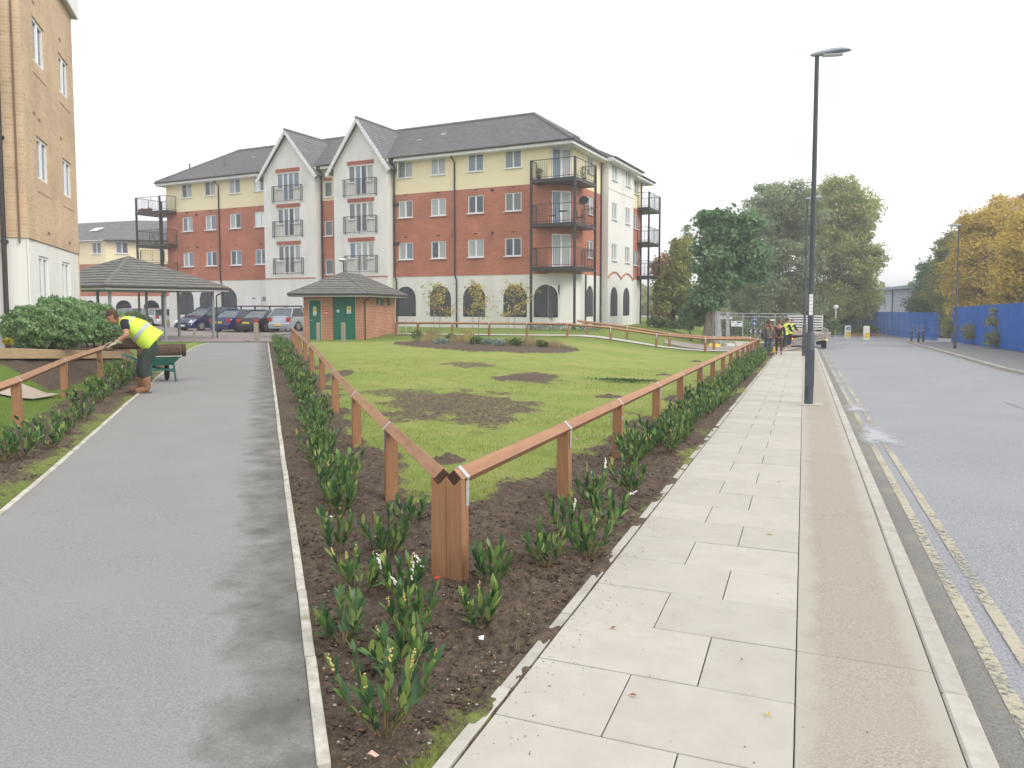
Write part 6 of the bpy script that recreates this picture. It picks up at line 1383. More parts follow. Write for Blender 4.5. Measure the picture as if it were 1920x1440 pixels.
# left hedge between the path and the fence
d = 2.0
while d < 31:
    for off in ((.5, .85, 1.2, 1.55) if d > 7 else (.5, .85, 1.2)):
        wpath = 1.5
        c = c0 + LF_DIR * (d + random.uniform(-.2, .2)) - LF_N * (off * .8 + random.uniform(-.12, .12) + .05)
        if seg_d(np.array([c[0]]), np.array([c[1]]), PATH_R)[0] < .3 or in_poly(np.array([c[0]]), np.array([c[1]]), PATH_POLY)[0]: continue
        if d < 3.2 and off < .8 and False: continue
        row_laurel(c[0], c[1], random.uniform(.85, 1.15), 'laurel on the %s side of the left-hand hedge, nearest the %s post from the corner' % ('fence' if off < 1 else 'path', ORD[min(range(11), key=lambda q: abs(LFD[q] - d))]), 'laurels along the left-hand fence')
    d += .5 if d < 10 else .62
y = 9.0
while y < 37.5:
    for x_ in (-1.55, -1.8) if y < 20 else (-1.5, -1.8):
        row_laurel(x_ + random.uniform(-.12, .1), y + random.uniform(-.15, .15), random.uniform(.85, 1.12), 'laurel on the %s side of the right-hand hedge, nearest the %s post from the corner' % ('paving' if x_ > -1.6 else 'fence', ORD[min(range(15), key=lambda q: abs(rf[q][1] - y))]), 'laurels along the right-hand fence')
    y += .48 if y < 16 else .6
for y in (8.1, 8.5): row_laurel(-1.75, y, 1.05, 'laurel on the fence side of the right-hand hedge, nearest the third post from the corner', 'laurels along the right-hand fence')
for u, v, lab in ((205, 742, 'left of the worker\'s boots, front one'), (222, 728, 'just left of the worker\'s boots'), (178, 742, 'between the second and third left posts'), (235, 722, 'directly in front of the worker\'s shins'), (245, 712, 'tucked behind the worker\'s boots'), (210, 716, 'below the worker\'s gloved hands'), (225, 705, 'furthest back by the worker'), (150, 762, 'just beyond the second left post'), (70, 830, 'between the two laurels nearest the left edge'), (10, 862, 'cut off by the left picture edge'), (128, 812, 'on the path side before the second left post')):
    x, y, z = G(u, v); row_laurel(x, y, random.uniform(.9, 1.15), 'laurel left of the path, ' + lab, 'laurels left of the path')

# ------------------------------------------------------------------ grass blades, clods, stones, litter
def scatter_ground():
    rs = np.random.RandomState(12); n = 190000
    th = rs.uniform(R(-60), R(2), n); rr = 2.0 * np.exp(rs.rand(n) ** .8 * math.log(24 / 2.0)); x = rr * np.sin(th); y = rr * np.cos(th)
    s = soil_mask(x, y); ok = (s < .55 + .2 * rs.rand(n)) & ~in_poly(x, y, PATH_POLY) & (x < PAVX - .07) & (s < .8) & (seg_d(x, y, PATH_R) > .07) & (seg_d(x, y, PATH_L) > .07)
    x, y, s = x[ok], y[ok], s[ok]; z = gz(x, y) - .03; r_ = np.hypot(x, y)
    h = (.025 + .03 * rs.rand(len(x))) * (1 - .4 * s) * (1 + r_ * .012)
    gm = foliage_mat('grass_blade_green', (.17, .25, .05), (.32, .38, .11), trans=.4)
    blades('grass_blades', np.stack([x, y, z], 1), h, gm, None, .007, .9, rs, kind='stuff').data
    # clods and stones
    n = 26000; th = rs.uniform(R(-58), R(2), n); rr = 1.8 * np.exp(rs.rand(n) * math.log(11 / 1.8)); x = rr * np.sin(th); y = rr * np.cos(th)
    s = soil_mask(x, y); ok = (s > .55) & ~in_poly(x, y, PATH_POLY) & (x < PAVX - .09) & (seg_d(x, y, PATH_R) > .08) & (seg_d(x, y, PATH_L) > .08); x, y = x[ok], y[ok]
    for nm, sel, size, m in (('soil_clods', rs.rand(len(x)) < .85, .011, M_SOIL), ('pale_stones', rs.rand(len(x)) < .2, .005, mat('pale_stone', (.48, .44, .38), (.3, .26, .22), scale=40, rough=.8))):
        vs = []; fs = []
        px, py = x[sel], y[sel]; pz = gz(px, py) + (fbm(px * 9, py * 9, 4, 21) - .5) * .055 - .006
        for a_, b_, c_ in zip(px, py, pz):
            r_ = size * (.35 + rs.rand() ** 2 * 1.6); k = len(vs); j = rs.uniform(.6, 1.3, 6)
            vs += [(a_ + r_ * j[0], b_, c_), (a_, b_ + r_ * j[1], c_), (a_ - r_ * j[2], b_, c_), (a_, b_ - r_ * j[3], c_), (a_ + r_ * .2, b_, c_ + r_ * j[4] * .7), (a_, b_, c_ - r_)]
            for i in range(4): fs += [(k + i, k + (i + 1) % 4, k + 4), (k + (i + 1) % 4, k + i, k + 5)]
        me = bpy.data.meshes.new(nm); me.from_pydata(vs, [], fs); me.materials.append(m); props(inst(nm, me), kind='stuff')
    # soil crumbs and specks trodden onto the paving and path
    b = MB(); dm = mat('dark_speck', (.12, .09, .07))
    for k in range(700):
        if k < 420: a_ = PAVX + .01 + abs(rs.normal()) * .12; b_ = 1.5 + 12 * rs.rand() ** 1.5; c_ = gzf(a_, b_) + .003
        elif k < 560: a_ = rs.uniform(-1.1, .6); b_ = 1.5 + 12 * rs.rand() ** 1.3; c_ = gzf(a_, b_) + .003
        else:
            i_ = rs.randint(1, 4); t_ = rs.rand(); q0, q1 = PATH_R[i_], PATH_R[i_ + 1]; a_ = q0[0] + (q1[0] - q0[0]) * t_ - abs(rs.normal()) * .25; b_ = q0[1] + (q1[1] - q0[1]) * t_; c_ = gzf(a_, b_) + .002
            if not in_poly(np.array([a_]), np.array([b_]), PATH_POLY)[0]: continue
        r_ = rs.uniform(.0012, .0042); b.ball((a_, b_, c_), (r_, r_ * rs.uniform(.6, 1.4), r_ * .5), 5, 3)
    b.build('soil_crumbs', dm, kind='stuff')
    # wood chips and dead twigs near the camera
    b = MB(); cm = mat('wood_chip', (.34, .22, .13), (.16, .09, .05), scale=30, rough=.9)
    for k in range(420):
        i = rs.randint(len(x)); a_, b_ = x[i], y[i]; c_ = gzf(a_, b_) + rs.uniform(-.005, .02); an = rs.rand() * 6.28; L_ = rs.uniform(.008, .035)
        b.bar((a_, b_, c_), (a_ + L_ * math.cos(an), b_ + L_ * math.sin(an), c_ + rs.uniform(-.004, .008)), rs.uniform(.003, .008), .002)
    b.build('wood_chips', cm, kind='stuff')
    # weeds on the bare soil
    n = 2600; th = rs.uniform(R(-55), R(0), n); rr = 2.2 * np.exp(rs.rand(n) * math.log(12 / 2.2)); x = rr * np.sin(th); y = rr * np.cos(th); s = soil_mask(x, y)
    ok = (s > .5) & (fbm(x * 2.5, y * 2.5, 3, 90) > .6) & ~in_poly(x, y, PATH_POLY) & (x < PAVX - .1); x, y = x[ok], y[ok]
    q = np.repeat(np.stack([x, y, gz(x, y) - .02], 1), 6, 0) + rs.normal(size=(len(x) * 6, 3)) * np.array((.02, .02, 0)); blades('dry_grass_tufts', q, .03 + .05 * rs.rand(len(q)), foliage_mat('dry_weed', (.20, .19, .07), (.38, .30, .16)), None, .004, 1.1, rs, kind='stuff')
scatter_ground()
x, y, z = G(1076, 828); o = empty('sweet_wrapper', (x, y, z + .02), .4, 'small pink and purple wrapper lying on the lawn behind the right-hand fence', 'litter'); MB().add([(-.06, 0, 0), (0, -.02, .02), (.06, 0, .005), (.05, .03, .02), (-.01, .03, 0), (-.06, .025, .02)], [(0, 1, 4, 5), (1, 2, 3, 4)]).build('wrapper', mat('pink_wrapper', (.6, .12, .4), rough=.4), o)
for u, v, lab, c in ((1076 - 455, 975, 'white scrap of paper in the laurels left of the corner post', (.8, .8, .8)), (903, 1205, 'white scrap lying on the soil below the corner post', (.78, .78, .76)), (1110 - 290, 1093 - 2, 'tiny red scrap on the soil at the foot of the corner post', (.6, .03, .03)), (700, 1427, 'pale pink stub lying on the soil at the bottom edge', (.7, .45, .38))):
    x, y, z = G(u, v); o = empty('litter_scrap', (x, y, z + .025), random.uniform(0, 3), lab, 'litter'); MB().add([(-.022, -.01, 0), (.02, -.012, .006), (.022, .01, 0), (0, .014, .008), (-.02, .01, .002)], [(0, 1, 2, 3, 4)]).build('scrap', mat('scrap_%.2f_%.2f' % (c[0], c[1]), c), o)
leafm = [mat('fallen_leaf_brown', (.22, .11, .05)), mat('fallen_leaf_yellow', (.55, .42, .1))]
fl = props(empty('fallen_leaves'), kind='stuff'); b = MB(); rs = np.random.RandomState(8)
for u, v in ((1443, 1003), (1440, 1342), (1680, 870), (1545, 968), (1187, 1307), (1272, 926), (1423, 942), (1632, 869), (250, 792), (1500, 800), (1480, 735), (1700, 1012), (1390, 1240), (1150, 1180), (1460, 905)):
    x, y, z = G(u, v); z = z + .008 if x < .72 else z - .085; r_ = rs.uniform(.012, .026); a_ = rs.rand() * 6; b.add([(x + r_ * math.cos(a_), y + r_ * math.sin(a_), z), (x + r_ * .5 * math.cos(a_ + 1.5), y + r_ * .5 * math.sin(a_ + 1.5), z + .006), (x - r_ * math.cos(a_), y - r_ * math.sin(a_), z + .002), (x + r_ * .5 * math.cos(a_ - 1.5), y + r_ * .5 * math.sin(a_ - 1.5), z + .007)], [(0, 1, 2, 3)], rs.randint(2))
b.build('fallen_leaf', leafm, fl, kind='stuff')

# ------------------------------------------------------------------ people
M_SKIN = mat('skin', (.52, .27, .18), (.46, .22, .15), scale=20, rough=.55, coord='obj'); M_VEST = mat('hi_vis_yellow', (.66, .86, .10), (.58, .78, .07), scale=4, rough=.7, coord='obj'); M_REFL = mat('reflective_band', (.42, .45, .46), rough=.4)
def skin(name, verts, edges, m, parent, levels=2, root=0):
    me = bpy.data.meshes.new(name); me.from_pydata([v[:3] for v in verts], edges, []); me.materials.append(m); o = inst(name, me, parent)
    md = o.modifiers.new('skin', 'SKIN'); md.use_smooth_shade = True
    for i, v in enumerate(verts): me.skin_vertices[0].data[i].radius = (v[3], v[4] if len(v) > 4 else v[3])
    me.skin_vertices[0].data[root].use_root = True
    s_ = o.modifiers.new('subsurf', 'SUBSURF'); s_.levels = levels; s_.render_levels = levels; return o
def head(parent, c, face, hair_m, r=.1, long_hair=False, tilt=0.):
    """face: direction (x,y,z) the nose points to"""
    f = Vector(face).normalized(); q = f.to_track_quat('-Y', 'Z').to_matrix().to_4x4(); M = Matrix.Translation(c) @ q
    b = MB(); rings = []
    prof = [(-1.25, .30, .05), (-1.1, .52, -.12), (-.8, .68, -.10), (-.4, .80, -.04), (0, .86, 0), (.4, .86, .04), (.8, .70, .08), (1.08, .42, .08), (1.2, .12, .08)]
    for z, w, oy in prof: rings.append([tuple(M @ Vector((r * w * .92 * math.cos(a_), r * (w * 1.08 * math.sin(a_) + oy), r * z))) for a_ in [2 * math.pi * k / 14 for k in range(14)]])
    b.loft(rings)
    b.bar(tuple(M @ Vector((0, -r * .86, r * .12))), tuple(M @ Vector((0, -r * 1.13, -r * .25))), r * .2, r * .2)
    for s_ in (-1, 1): b.ball(tuple(M @ Vector((s_ * r * .84, r * .08, -.05 * r))), (r * .12, r * .2, r * .26), 7, 5)
    o = b.build('head', M_SKIN, parent, smooth=60)
    e_ = MB()
    for s_ in (-1, 1): e_.ball(tuple(M @ Vector((s_ * r * .32, -r * .84, r * .05))), r * .09, 6, 4)
    e_.build('eye', mat('eye_dark', (.04, .03, .03), rough=.2), parent); MB().bar(tuple(M @ Vector((-r * .25, -r * .82, -r * .58))), tuple(M @ Vector((r * .25, -r * .82, -r * .58))), r * .08, r * .07).build('mouth', mat('lips', (.35, .12, .1)), parent)
    h = MB(); rings = []
    for z, w in ((.28, .93), (.6, .9), (.9, .72), (1.15, .46), (1.27, .12)): rings.append([tuple(M @ Vector((r * w * .96 * math.cos(a_), r * (w * 1.1 * math.sin(a_) + .1), r * z))) for a_ in [2 * math.pi * k / 14 for k in range(14)]])
    h.loft(rings)
    rings = [[tuple(M @ Vector((r * w * math.cos(a_), r * (.15 + w * 1.0 * abs(math.sin(a_)) * .98), r * z))) for a_ in [math.pi * k / 9 for k in range(10)]] + [tuple(M @ Vector((-r * w * .8, r * .15, r * z))), tuple(M @ Vector((r * w * .8, r * .15, r * z)))] for z, w in (((-2.4, .95), (-1.6, 1.1), (-.6, 1.08), (.3, .98)) if long_hair else ((-.75, .72), (-.3, .86), (.3, .92)))]
    h.loft(rings); h.build('hair', hair_m, parent, smooth=60)
def hand(parent, wrist, direc, palmn, m, s_=1., curl=.9, name='hand'):
    d = Vector(direc).normalized(); n = Vector(palmn); n = (n - d * n.dot(d)).normalized(); sd_ = d.cross(n); w = Vector(wrist); b = MB()
    b.loft([[tuple(w + d * t + sd_ * (.042 * s_ * k1 * math.cos(a_)) + n * (.016 * s_ * k2 * math.sin(a_))) for a_ in [2 * math.pi * k / 10 for k in range(10)]] for t, k1, k2 in ((-.01, .7, 1.4), (.03 * s_, .9, 1.3), (.07 * s_, 1., 1.1), (.095 * s_, .92, .8))])
    for k, (off, ln) in enumerate(((-.03, .065), (-.01, .075), (.01, .07), (.03, .055))):
        p_ = w + d * .085 * s_ + sd_ * off * s_; pts = [p_]; dd_ = d.copy()
        for j in range(3): dd_ = (dd_ * math.cos(curl * .55) + n * math.sin(curl * .55)).normalized() if j else dd_; p_ = p_ + dd_ * ln * s_ / 2.6; pts.append(p_)
        b.tube(pts, [.0095 * s_, .009 * s_, .008 * s_, .006 * s_], 7)
    p_ = w + d * .03 * s_ - sd_ * .035 * s_; b.tube([p_, p_ + (d * .5 - sd_ * .6 + n * .4).normalized() * .035 * s_, p_ + (d * .8 - sd_ * .3 + n * .8).normalized() * .065 * s_], [.013 * s_, .011 * s_, .008 * s_], 7)
    return b.build(name, m, parent, smooth=60)
# the bending worker -- local x to the viewer's right, y away, z up
wx_, wy_, wz_ = G(268, 736); WK = empty('person', (wx_, wy_, wz_), YAW + R(18), 'worker in a yellow hi-vis vest and tan boots bending left over the rail', 'person')
M_TROU = mat('dark_green_trousers', (.03, .042, .036), (.045, .055, .048), scale=6, rough=.85, coord='obj', bump=.4, bscale=14); M_BOOT = mat('tan_suede_boot', (.32, .17, .09), (.22, .115, .06), scale=12, rough=.9, coord='obj'); M_GLOVE = mat('cream_work_glove', (.55, .50, .36), (.25, .2, .14), scale=14, rough=.9, coord='obj'); M_TSH = mat('navy_shirt', (.02, .024, .032), rough=.85)
hip, ch, nk, hdc = (.17, 0, .93), (-.17, -.01, 1.24), (-.34, -.02, 1.36), (-.475, -.03, 1.44)
# body: pelvis root, spine, neck, two legs, two arms
bv = [(.2, 0, .95, .13, .12), (.04, 0, 1.15, .12, .14), (-.2, -.01, 1.31, .13, .15), (-.35, -.02, 1.39, .055), (-.41, -.02, 1.42, .055),
      (.18, -.1, .86, .09), (.04, -.12, .5, .062), (.1, -.12, .1, .045), (-.03, -.13, .05, .04), (.18, .1, .86, .09), (-.04, .14, .5, .062), (-.05, .17, .1, .045), (-.18, .18, .05, .04),
      (-.24, -.2, 1.3, .062), (-.2, -.27, 1.12, .048), (-.37, -.22, .99, .036), (-.26, .18, 1.3, .062), (-.3, .22, 1.08, .045), (-.46, .08, .98, .034)]
be = [(0, 1), (1, 2), (2, 3), (3, 4), (0, 5), (5, 6), (6, 7), (7, 8), (0, 9), (9, 10), (10, 11), (11, 12), (2, 13), (13, 14), (14, 15), (2, 16), (16, 17), (17, 18)]
skin('body', bv, be, M_SKIN, WK)
skin('trousers', [(.2, 0, .97, .17, .17), (.19, -.1, .84, .135), (.11, -.11, .66, .12), (.04, -.12, .5, .105), (.08, -.12, .26, .095), (.19, .1, .84, .135), (.06, .13, .66, .12), (-.04, .14, .5, .105), (-.05, .16, .26, .095), (.1, 0, 1.06, .15, .16)], [(0, 1), (1, 2), (2, 3), (3, 4), (0, 5), (5, 6), (6, 7), (7, 8), (0, 9)], M_TROU, WK)
for bx, by in ((.08, -.12), (-.07, .17)):
    skin('boot', [(bx, by, .35, .088), (bx + .01, by, .18, .078), (bx + .02, by, .07, .068), (bx - .13, by - .01, .055, .058, .06), (bx - .2, by - .01, .045, .04, .05)], [(0, 1), (1, 2), (2, 3), (3, 4)], M_BOOT, WK)
    MB().box(bx - .25, bx + .09, by - .05, by + .05, 0, .025).build('boot_sole', mat('boot_sole', (.1, .07, .05)), WK, bevel=.008)
skin('shirt', [(-.2, -.01, 1.31, .14, .165), (-.31, -.02, 1.37, .08, .09), (-.24, -.2, 1.31, .09), (-.21, -.26, 1.18, .078), (-.26, .18, 1.3, .085), (-.29, .21, 1.17, .07), (.04, 0, 1.15, .13, .14)], [(0, 1), (0, 2), (2, 3), (0, 4), (4, 5), (0, 6)], M_TSH, WK)
def oval(c, d, up, a_, b_, n=20):
    d = Vector(d).normalized(); s_ = Vector((0, 1, 0)); u = d.cross(s_).normalized(); c = Vector(c); return [tuple(c + s_ * a_ * math.cos(2 * math.pi * k / n) + u * b_ * math.sin(2 * math.pi * k / n)) for k in range(n)]
sp = Vector((.52, 0, -.42)).normalized()
def vest_ring(t, a_, b_, dz=0):
    c = Vector((-.33, -.01, 1.39)).lerp(Vector((.19, 0, 1.0)), t) + Vector((0, 0, dz + .03 * math.sin(t * 3.1))); return oval(c, sp, None, a_, b_)
vr = [vest_ring(0, .12, .085), vest_ring(.1, .19, .125), vest_ring(.3, .22, .175), vest_ring(.55, .225, .205, -.01), vest_ring(.8, .23, .225, -.02), vest_ring(.98, .24, .235, -.02), vest_ring(1.08, .24, .232, -.01)]
for r_ in vr[2:]:
    for k in range(len(r_)):
        x, y, z = r_[k]; r_[k] = (x + .011 * math.sin(k * 2.1 + z * 30), y + .012 * math.sin(k * 1.7 + x * 25), z + .012 * math.sin(k * 1.3 + x * 20))
MB().loft(vr, 0, True).build('vest', M_VEST, WK, smooth=70)
MB().loft([vest_ring(.6, .238, .222, -.012), vest_ring(.7, .241, .229, -.015)], 0, False).build('reflective_band', M_REFL, WK, smooth=70)
MB().loft([vest_ring(.2, .214, .163), vest_ring(.27, .228, .178)], 0, False).build('reflective_band', M_REFL, WK, smooth=70)
skin('forearm', [(-.21, -.26, 1.2, .055), (-.2, -.275, 1.12, .052), (-.28, -.25, 1.05, .045), (-.37, -.22, .99, .038)], [(0, 1), (1, 2), (2, 3)], M_SKIN, WK, 1)
hand(WK, (-.36, -.22, .98), (-.8, .1, -.35), (-.2, .3, -1), M_GLOVE, 1.35, .9, 'gloved_hand'); hand(WK, (-.46, .06, .97), (-.8, -.1, -.3), (-.2, -.3, -1), M_GLOVE, 1.35, .9, 'gloved_hand')
MB().tube([(-.31, -.232, .995), (-.39, -.215, .975)], [.05, .046], 10).build('glove_cuff', M_GLOVE, WK, smooth=50)
head(WK, (-.475, -.03, 1.455), (-.85, -.12, -.42), mat('short_brown_hair', (.10, .055, .035), (.06, .035, .025), scale=40, rough=.9), .108)
# turf roll held against the rail
M_TURFR = mat('turf_roll_soil', (.115, .075, .05), (.06, .04, .028), scale=14, rough=.95, bump=.8, bscale=30, coord='obj'); M_TURFG = mat('turf_roll_grass', (.08, .13, .03), (.11, .1, .05), scale=20, rough=.95, coord='obj', bump=.6)
def turf_roll(loc, rz, L_, r_, label, parent=None):
    o = empty('turf_roll', loc, rz, label, 'turf roll', 'rolls of turf'); rs = np.random.RandomState(int(abs(loc[0]) * 10)); ring = []
    for i in range(9): ring.append([(L_ * (i / 8 - .5), (r_ + rs.uniform(-.012, .012)) * math.cos(2 * math.pi * k / 16), (r_ + rs.uniform(-.012, .012)) * math.sin(2 * math.pi * k / 16)) for k in range(16)])
    MB().loft(ring).build('roll', M_TURFR, o, smooth=60)
    for s_ in (-1, 1):
        pts = [(s_ * (L_ / 2 + .004), r_ * (1 - t / 30) * math.cos(t * .75) * .95, r_ * (1 - t / 30) * math.sin(t * .75) * .95) for t in range(26)]; MB().tube(pts, .012, 5).build('spiral_end', M_TURFG, o)
    return o
def wk(x, y, z): return (wx_ + x * _ca - y * _sa, wy_ + x * _sa + y * _ca, wz_ + z)
turf_roll(wk(-.22, -.02, .93), YAW + R(8), .55, .1, 'dark turf roll held in the worker\'s gloved hands against the rail')
# wheelbarrow with turf rolls
bx_, by_, bz_ = G(313, 716); WBR = empty('wheelbarrow', (bx_, by_, bz_), YAW + R(24), 'green metal wheelbarrow at the path edge behind the worker, loaded with turf rolls', 'wheelbarrow')
M_WBG = mat('green_barrow_paint', (.015, .13, .10), (.02, .10, .075), scale=7, rough=.5); s_ = 1.0
b = MB(); lo = [(-.42, .0, .36), (.12, .0, .36), (.12, .5, .34), (-.42, .5, .34)]; hi = [(-.5, -.08, .56), (.30, -.08, .56), (.30, .62, .56), (-.5, .62, .56)]
b.add(lo + hi, [(0, 1, 2, 3), (0, 4, 5, 1), (1, 5, 6, 2), (2, 6, 7, 3), (3, 7, 4, 0)]); b.build('tray', M_WBG, WBR); b = MB(); b.tube([hi[0], hi[1], hi[2], hi[3], hi[0]], .014, 6); b.build('tray_rim', mat('worn_rim', (.4, .38, .32)), WBR)
for yy in (.03, .47): MB().tube([(-.85, yy - .04, .62), (-.4, yy, .36), (.15, .25, .2)], .017, 7).build('handle', M_WBG, WBR)
MB().tube([(.12, -.02, .54), (.15, -.02, .3), (.18, -.02, 0)], .022, 7).build('leg', M_WBG, WBR); MB().tube([(-.3, -.02, .5), (-.3, -.02, 0)], .02, 7).build('leg', M_WBG, WBR); MB().bar((-.32, -.02, .27), (.16, -.02, .27), .03, .04).build('brace', M_WBG, WBR)
w_ = MB(); ring = []; w_.tube([(-.05, .4, .19), (-.02, .4, .19), (.02, .4, .19), (.05, .4, .19)], [.13, .19, .19, .13], 18); wh = w_.build('wheel', M_TYRE, WBR, smooth=50); MB().tube([(-.06, .4, .19), (.06, .4, .19)], .08, 12).build('hub', M_GALV, wh)
turf_roll((bx_ - .22 * _ca - .08 * _sa, by_ - .22 * _sa + .12, bz_ + .64), YAW + R(24), .84, .14, 'front brown turf roll lying across the green wheelbarrow'); turf_roll((bx_ - .24 * _ca - .3 * _sa, by_ - .24 * _sa + .4, bz_ + .66), YAW + R(26), .8, .14, 'second turf roll behind the front one on the wheelbarrow')

def walker(u, d, h, label, top, legs, hair, bag=None, long_hair=False, stride=.16, scarf=None, turn=0, vest=False, lean=0., arm=0., legs2=None):
    x, y = P(u, d); s_ = h / 1.7; o = empty('person', (x, y, gzf(x, y)), YAW + turn, label, 'person', None); o.scale = (s_, s_, s_)
    L_ = lean
    v = [(0, 0, .93, .12, .1), (0, L_ * .5, 1.15, .12, .1), (0, L_, 1.38, .14, .1), (0, L_ * 1.15, 1.5, .05), (0, L_ * 1.2, 1.56, .045), (-.09, 0, .86, .085), (-.1, stride * .6, .48, .06), (-.1, stride * .2, .09, .042), (-.1, stride * .2 + .13, .05, .04), (.09, 0, .86, .085), (.1, -stride * .3 + .08, .48, .06), (.1, -stride, .12, .042), (.1, -stride + .1, .05, .04),
         (-.19, L_, 1.36, .06), (-.25, L_ - .03 + arm * .1, 1.1, .042), (-.2, L_ + .1 + arm * .25, .88 + arm * .15, .03), (.19, L_, 1.36, .06), (.25, L_ - .03 + arm * .1, 1.1, .042), (.2, L_ + .06 + arm * .25, .88 + arm * .15, .03)]
    skin('body', v, [(0, 1), (1, 2), (2, 3), (3, 4), (0, 5), (5, 6), (6, 7), (7, 8), (0, 9), (9, 10), (10, 11), (11, 12), (2, 13), (13, 14), (14, 15), (2, 16), (16, 17), (17, 18)], M_SKIN, o, 1)
    skin('trousers', [(0, 0, .95, .15, .12), (-.09, 0, .84, .1), (-.1, stride * .6, .48, .075), (-.1, stride * .2, .14, .06), (.09, 0, .84, .1), (.1, -stride * .3 + .08, .48, .075), (.1, -stride, .16, .06)], [(0, 1), (1, 2), (2, 3), (0, 4), (4, 5), (5, 6)], legs, o, 1)
    skin('coat', [(0, L_, 1.36, .17, .12), (0, L_ * .5, 1.12, .16, .13), (0, 0, .84, .2, .165), (-.2, L_, 1.36, .085), (-.27, L_ - .03 + arm * .1, 1.1, .07), (-.22, L_ + .08 + arm * .2, .93 + arm * .12, .055), (.2, L_, 1.36, .085), (.27, L_ - .03 + arm * .1, 1.1, .07), (.22, L_ + .04 + arm * .2, .93 + arm * .12, .055)], [(0, 1), (1, 2), (0, 3), (3, 4), (4, 5), (0, 6), (6, 7), (7, 8)], top, o, 1)
    if vest:
        MB().loft([[(.2 * k * math.cos(a_), L_ * t + .155 * k * math.sin(a_), z) for a_ in [2 * math.pi * j / 14 for j in range(14)]] for t, k, z in ((1, .6, 1.46), (1, 1.02, 1.36), (.6, 1.0, 1.15), (.1, 1.05, .86))]).build('vest', M_VEST, o, smooth=60)
        MB().loft([[(.208 * math.cos(a_), L_ * .5 + .163 * math.sin(a_), z) for a_ in [2 * math.pi * j / 14 for j in range(14)]] for z in (1.05, 1.1)], 0, False).build('reflective_band', M_REFL, o, smooth=60)
    for sx, yy in ((-.1, stride * .2), (.1, -stride)): skin('shoe', [(sx, yy, .1, .05), (sx, yy, .05, .045), (sx, yy + .15, .035, .038)], [(0, 1), (1, 2)], mat('dark_shoe', (.06, .04, .03)) if not vest else mat('pale_boot', (.45, .42, .3)), o, 1)
    for sx, yy, zz in ((-.2, L_ + .1 + arm * .25, .88 + arm * .15), (.2, L_ + .06 + arm * .25, .88 + arm * .15)): hand(o, (sx, yy, zz), (0, .25, -1), (1 if sx < 0 else -1, 0, 0), M_SKIN, 1., .5)
    head(o, Vector((0, L_ * 1.25 + .01, 1.64)), (.1, 1, -.1 - L_ * 1.5), hair, .1, long_hair)
    if bag:
        b = MB(); b.box(bag[0] - .07, bag[0] + .07, -.22, .12, .82, 1.12); b.build('shoulder_bag', bag[1], o, bevel=.03); MB().tube([(bag[0], -.08, 1.1), (bag[0] * .6, -.13, 1.4), (bag[0] * .3, .02, 1.49)], .015, 6).build('bag_strap', bag[1], o)
    if scarf: MB().tube([(.1 * math.cos(a_), .09 * math.sin(a_) + .01, 1.5) for a_ in [2 * math.pi * k / 10 for k in range(11)]], .05, 8).tube([(.07, -.1, 1.48), (.12, -.15, 1.3), (.1, -.16, 1.2)], [.05, .055, .05], 8).build('scarf', scarf, o, smooth=60)
    return o
M_TWEED = mat('grey_tweed', (.19, .18, .16), (.12, .115, .1), scale=60, rough=.95, coord='obj'); M_JEAN = mat('blue_jeans', (.05, .08, .17), (.035, .055, .12), scale=20, rough=.9, coord='obj'); M_BRN = mat('brown_cloth', (.10, .055, .04), rough=.9); M_MAR = mat('dark_maroon_cloth', (.055, .032, .03), rough=.9)
walker(1441, 33.6, 1.55, 'woman walking away in a grey tweed coat, orange scarf and blue jeans', M_TWEED, M_JEAN, mat('brown_hair', (.10, .05, .03), rough=.8), (-.27, mat('dark_bag', (.04, .045, .06))), True, scarf=mat('orange_scarf', (.42, .16, .06)), arm=.1)
walker(1461, 34.2, 1.55, 'person walking away in dark maroon clothes with a brown shoulder bag', M_MAR, M_BRN, mat('reddish_hair', (.16, .075, .05), rough=.8), (-.2, mat('brown_bag', (.16, .06, .045))), False, arm=.2, stride=.2, turn=R(-15))
walker(1471, 38.5, 1.62, 'worker in a yellow vest seen side-on beside the open truck', M_TSH, M_TROU, mat('dark_hair', (.05, .035, .03)), None, False, .12, vest=True, turn=R(-70), lean=.14, arm=.9)
walker(1480, 42.2, 1.6, 'second worker in a yellow vest, mostly behind the first, reaching to the truck', M_TSH, mat('black_trousers', (.025, .025, .03)), mat('grey_hair', (.25, .2, .18)), None, False, .1, vest=True, turn=R(-60), lean=.2, arm=1.2)

# ------------------------------------------------------------------ flatbed truck
tx, ty = P(1517, 43.2); tz = gzf(tx, ty) - .1; TK = empty('flatbed_truck', (tx, ty, tz), R(3), 'flatbed truck seen from behind with slatted white headboard and its tailboard hanging at a slant', 'truck')
M_TW = mat('dirty_white_paint', (.78, .80, .78), (.68, .7, .68), scale=4, rough=.5); M_TG = mat('grey_alloy_board', (.46, .43, .38), (.36, .33, .29), scale=5, rough=.6)
w = 1.04
MB().box(-w, w, 0, 4.2, .78, .9).build('bed', M_TG, TK); MB().box(-w + .1, w - .1, .2, 5.8, .5, .77).build('chassis', M_TRIM, TK)
for k in range(6): MB().box(-w, w, 4.05, 4.1, 1.0 + k * .16, 1.1 + k * .16).build('headboard_slat', M_TW, TK)
MB().box(-w, w, 4.19, 4.21, .9, 1.92).build('headboard_dark_backing', M_TRIM, TK)  # solid dark panel added behind the slats so their gaps read dark
for x in (-w + .03, 0, w - .03): MB().box(x - .03, x + .03, 4.12, 4.18, .9, 1.95).build('headboard_post', M_TW, TK)
for k in range(3): MB().bar((-w, -.03, .2 + k * .15 - .0), (w + .12, -.13, .66 + k * .15), .04, .12).build('tailboard_plank', M_TG, TK)
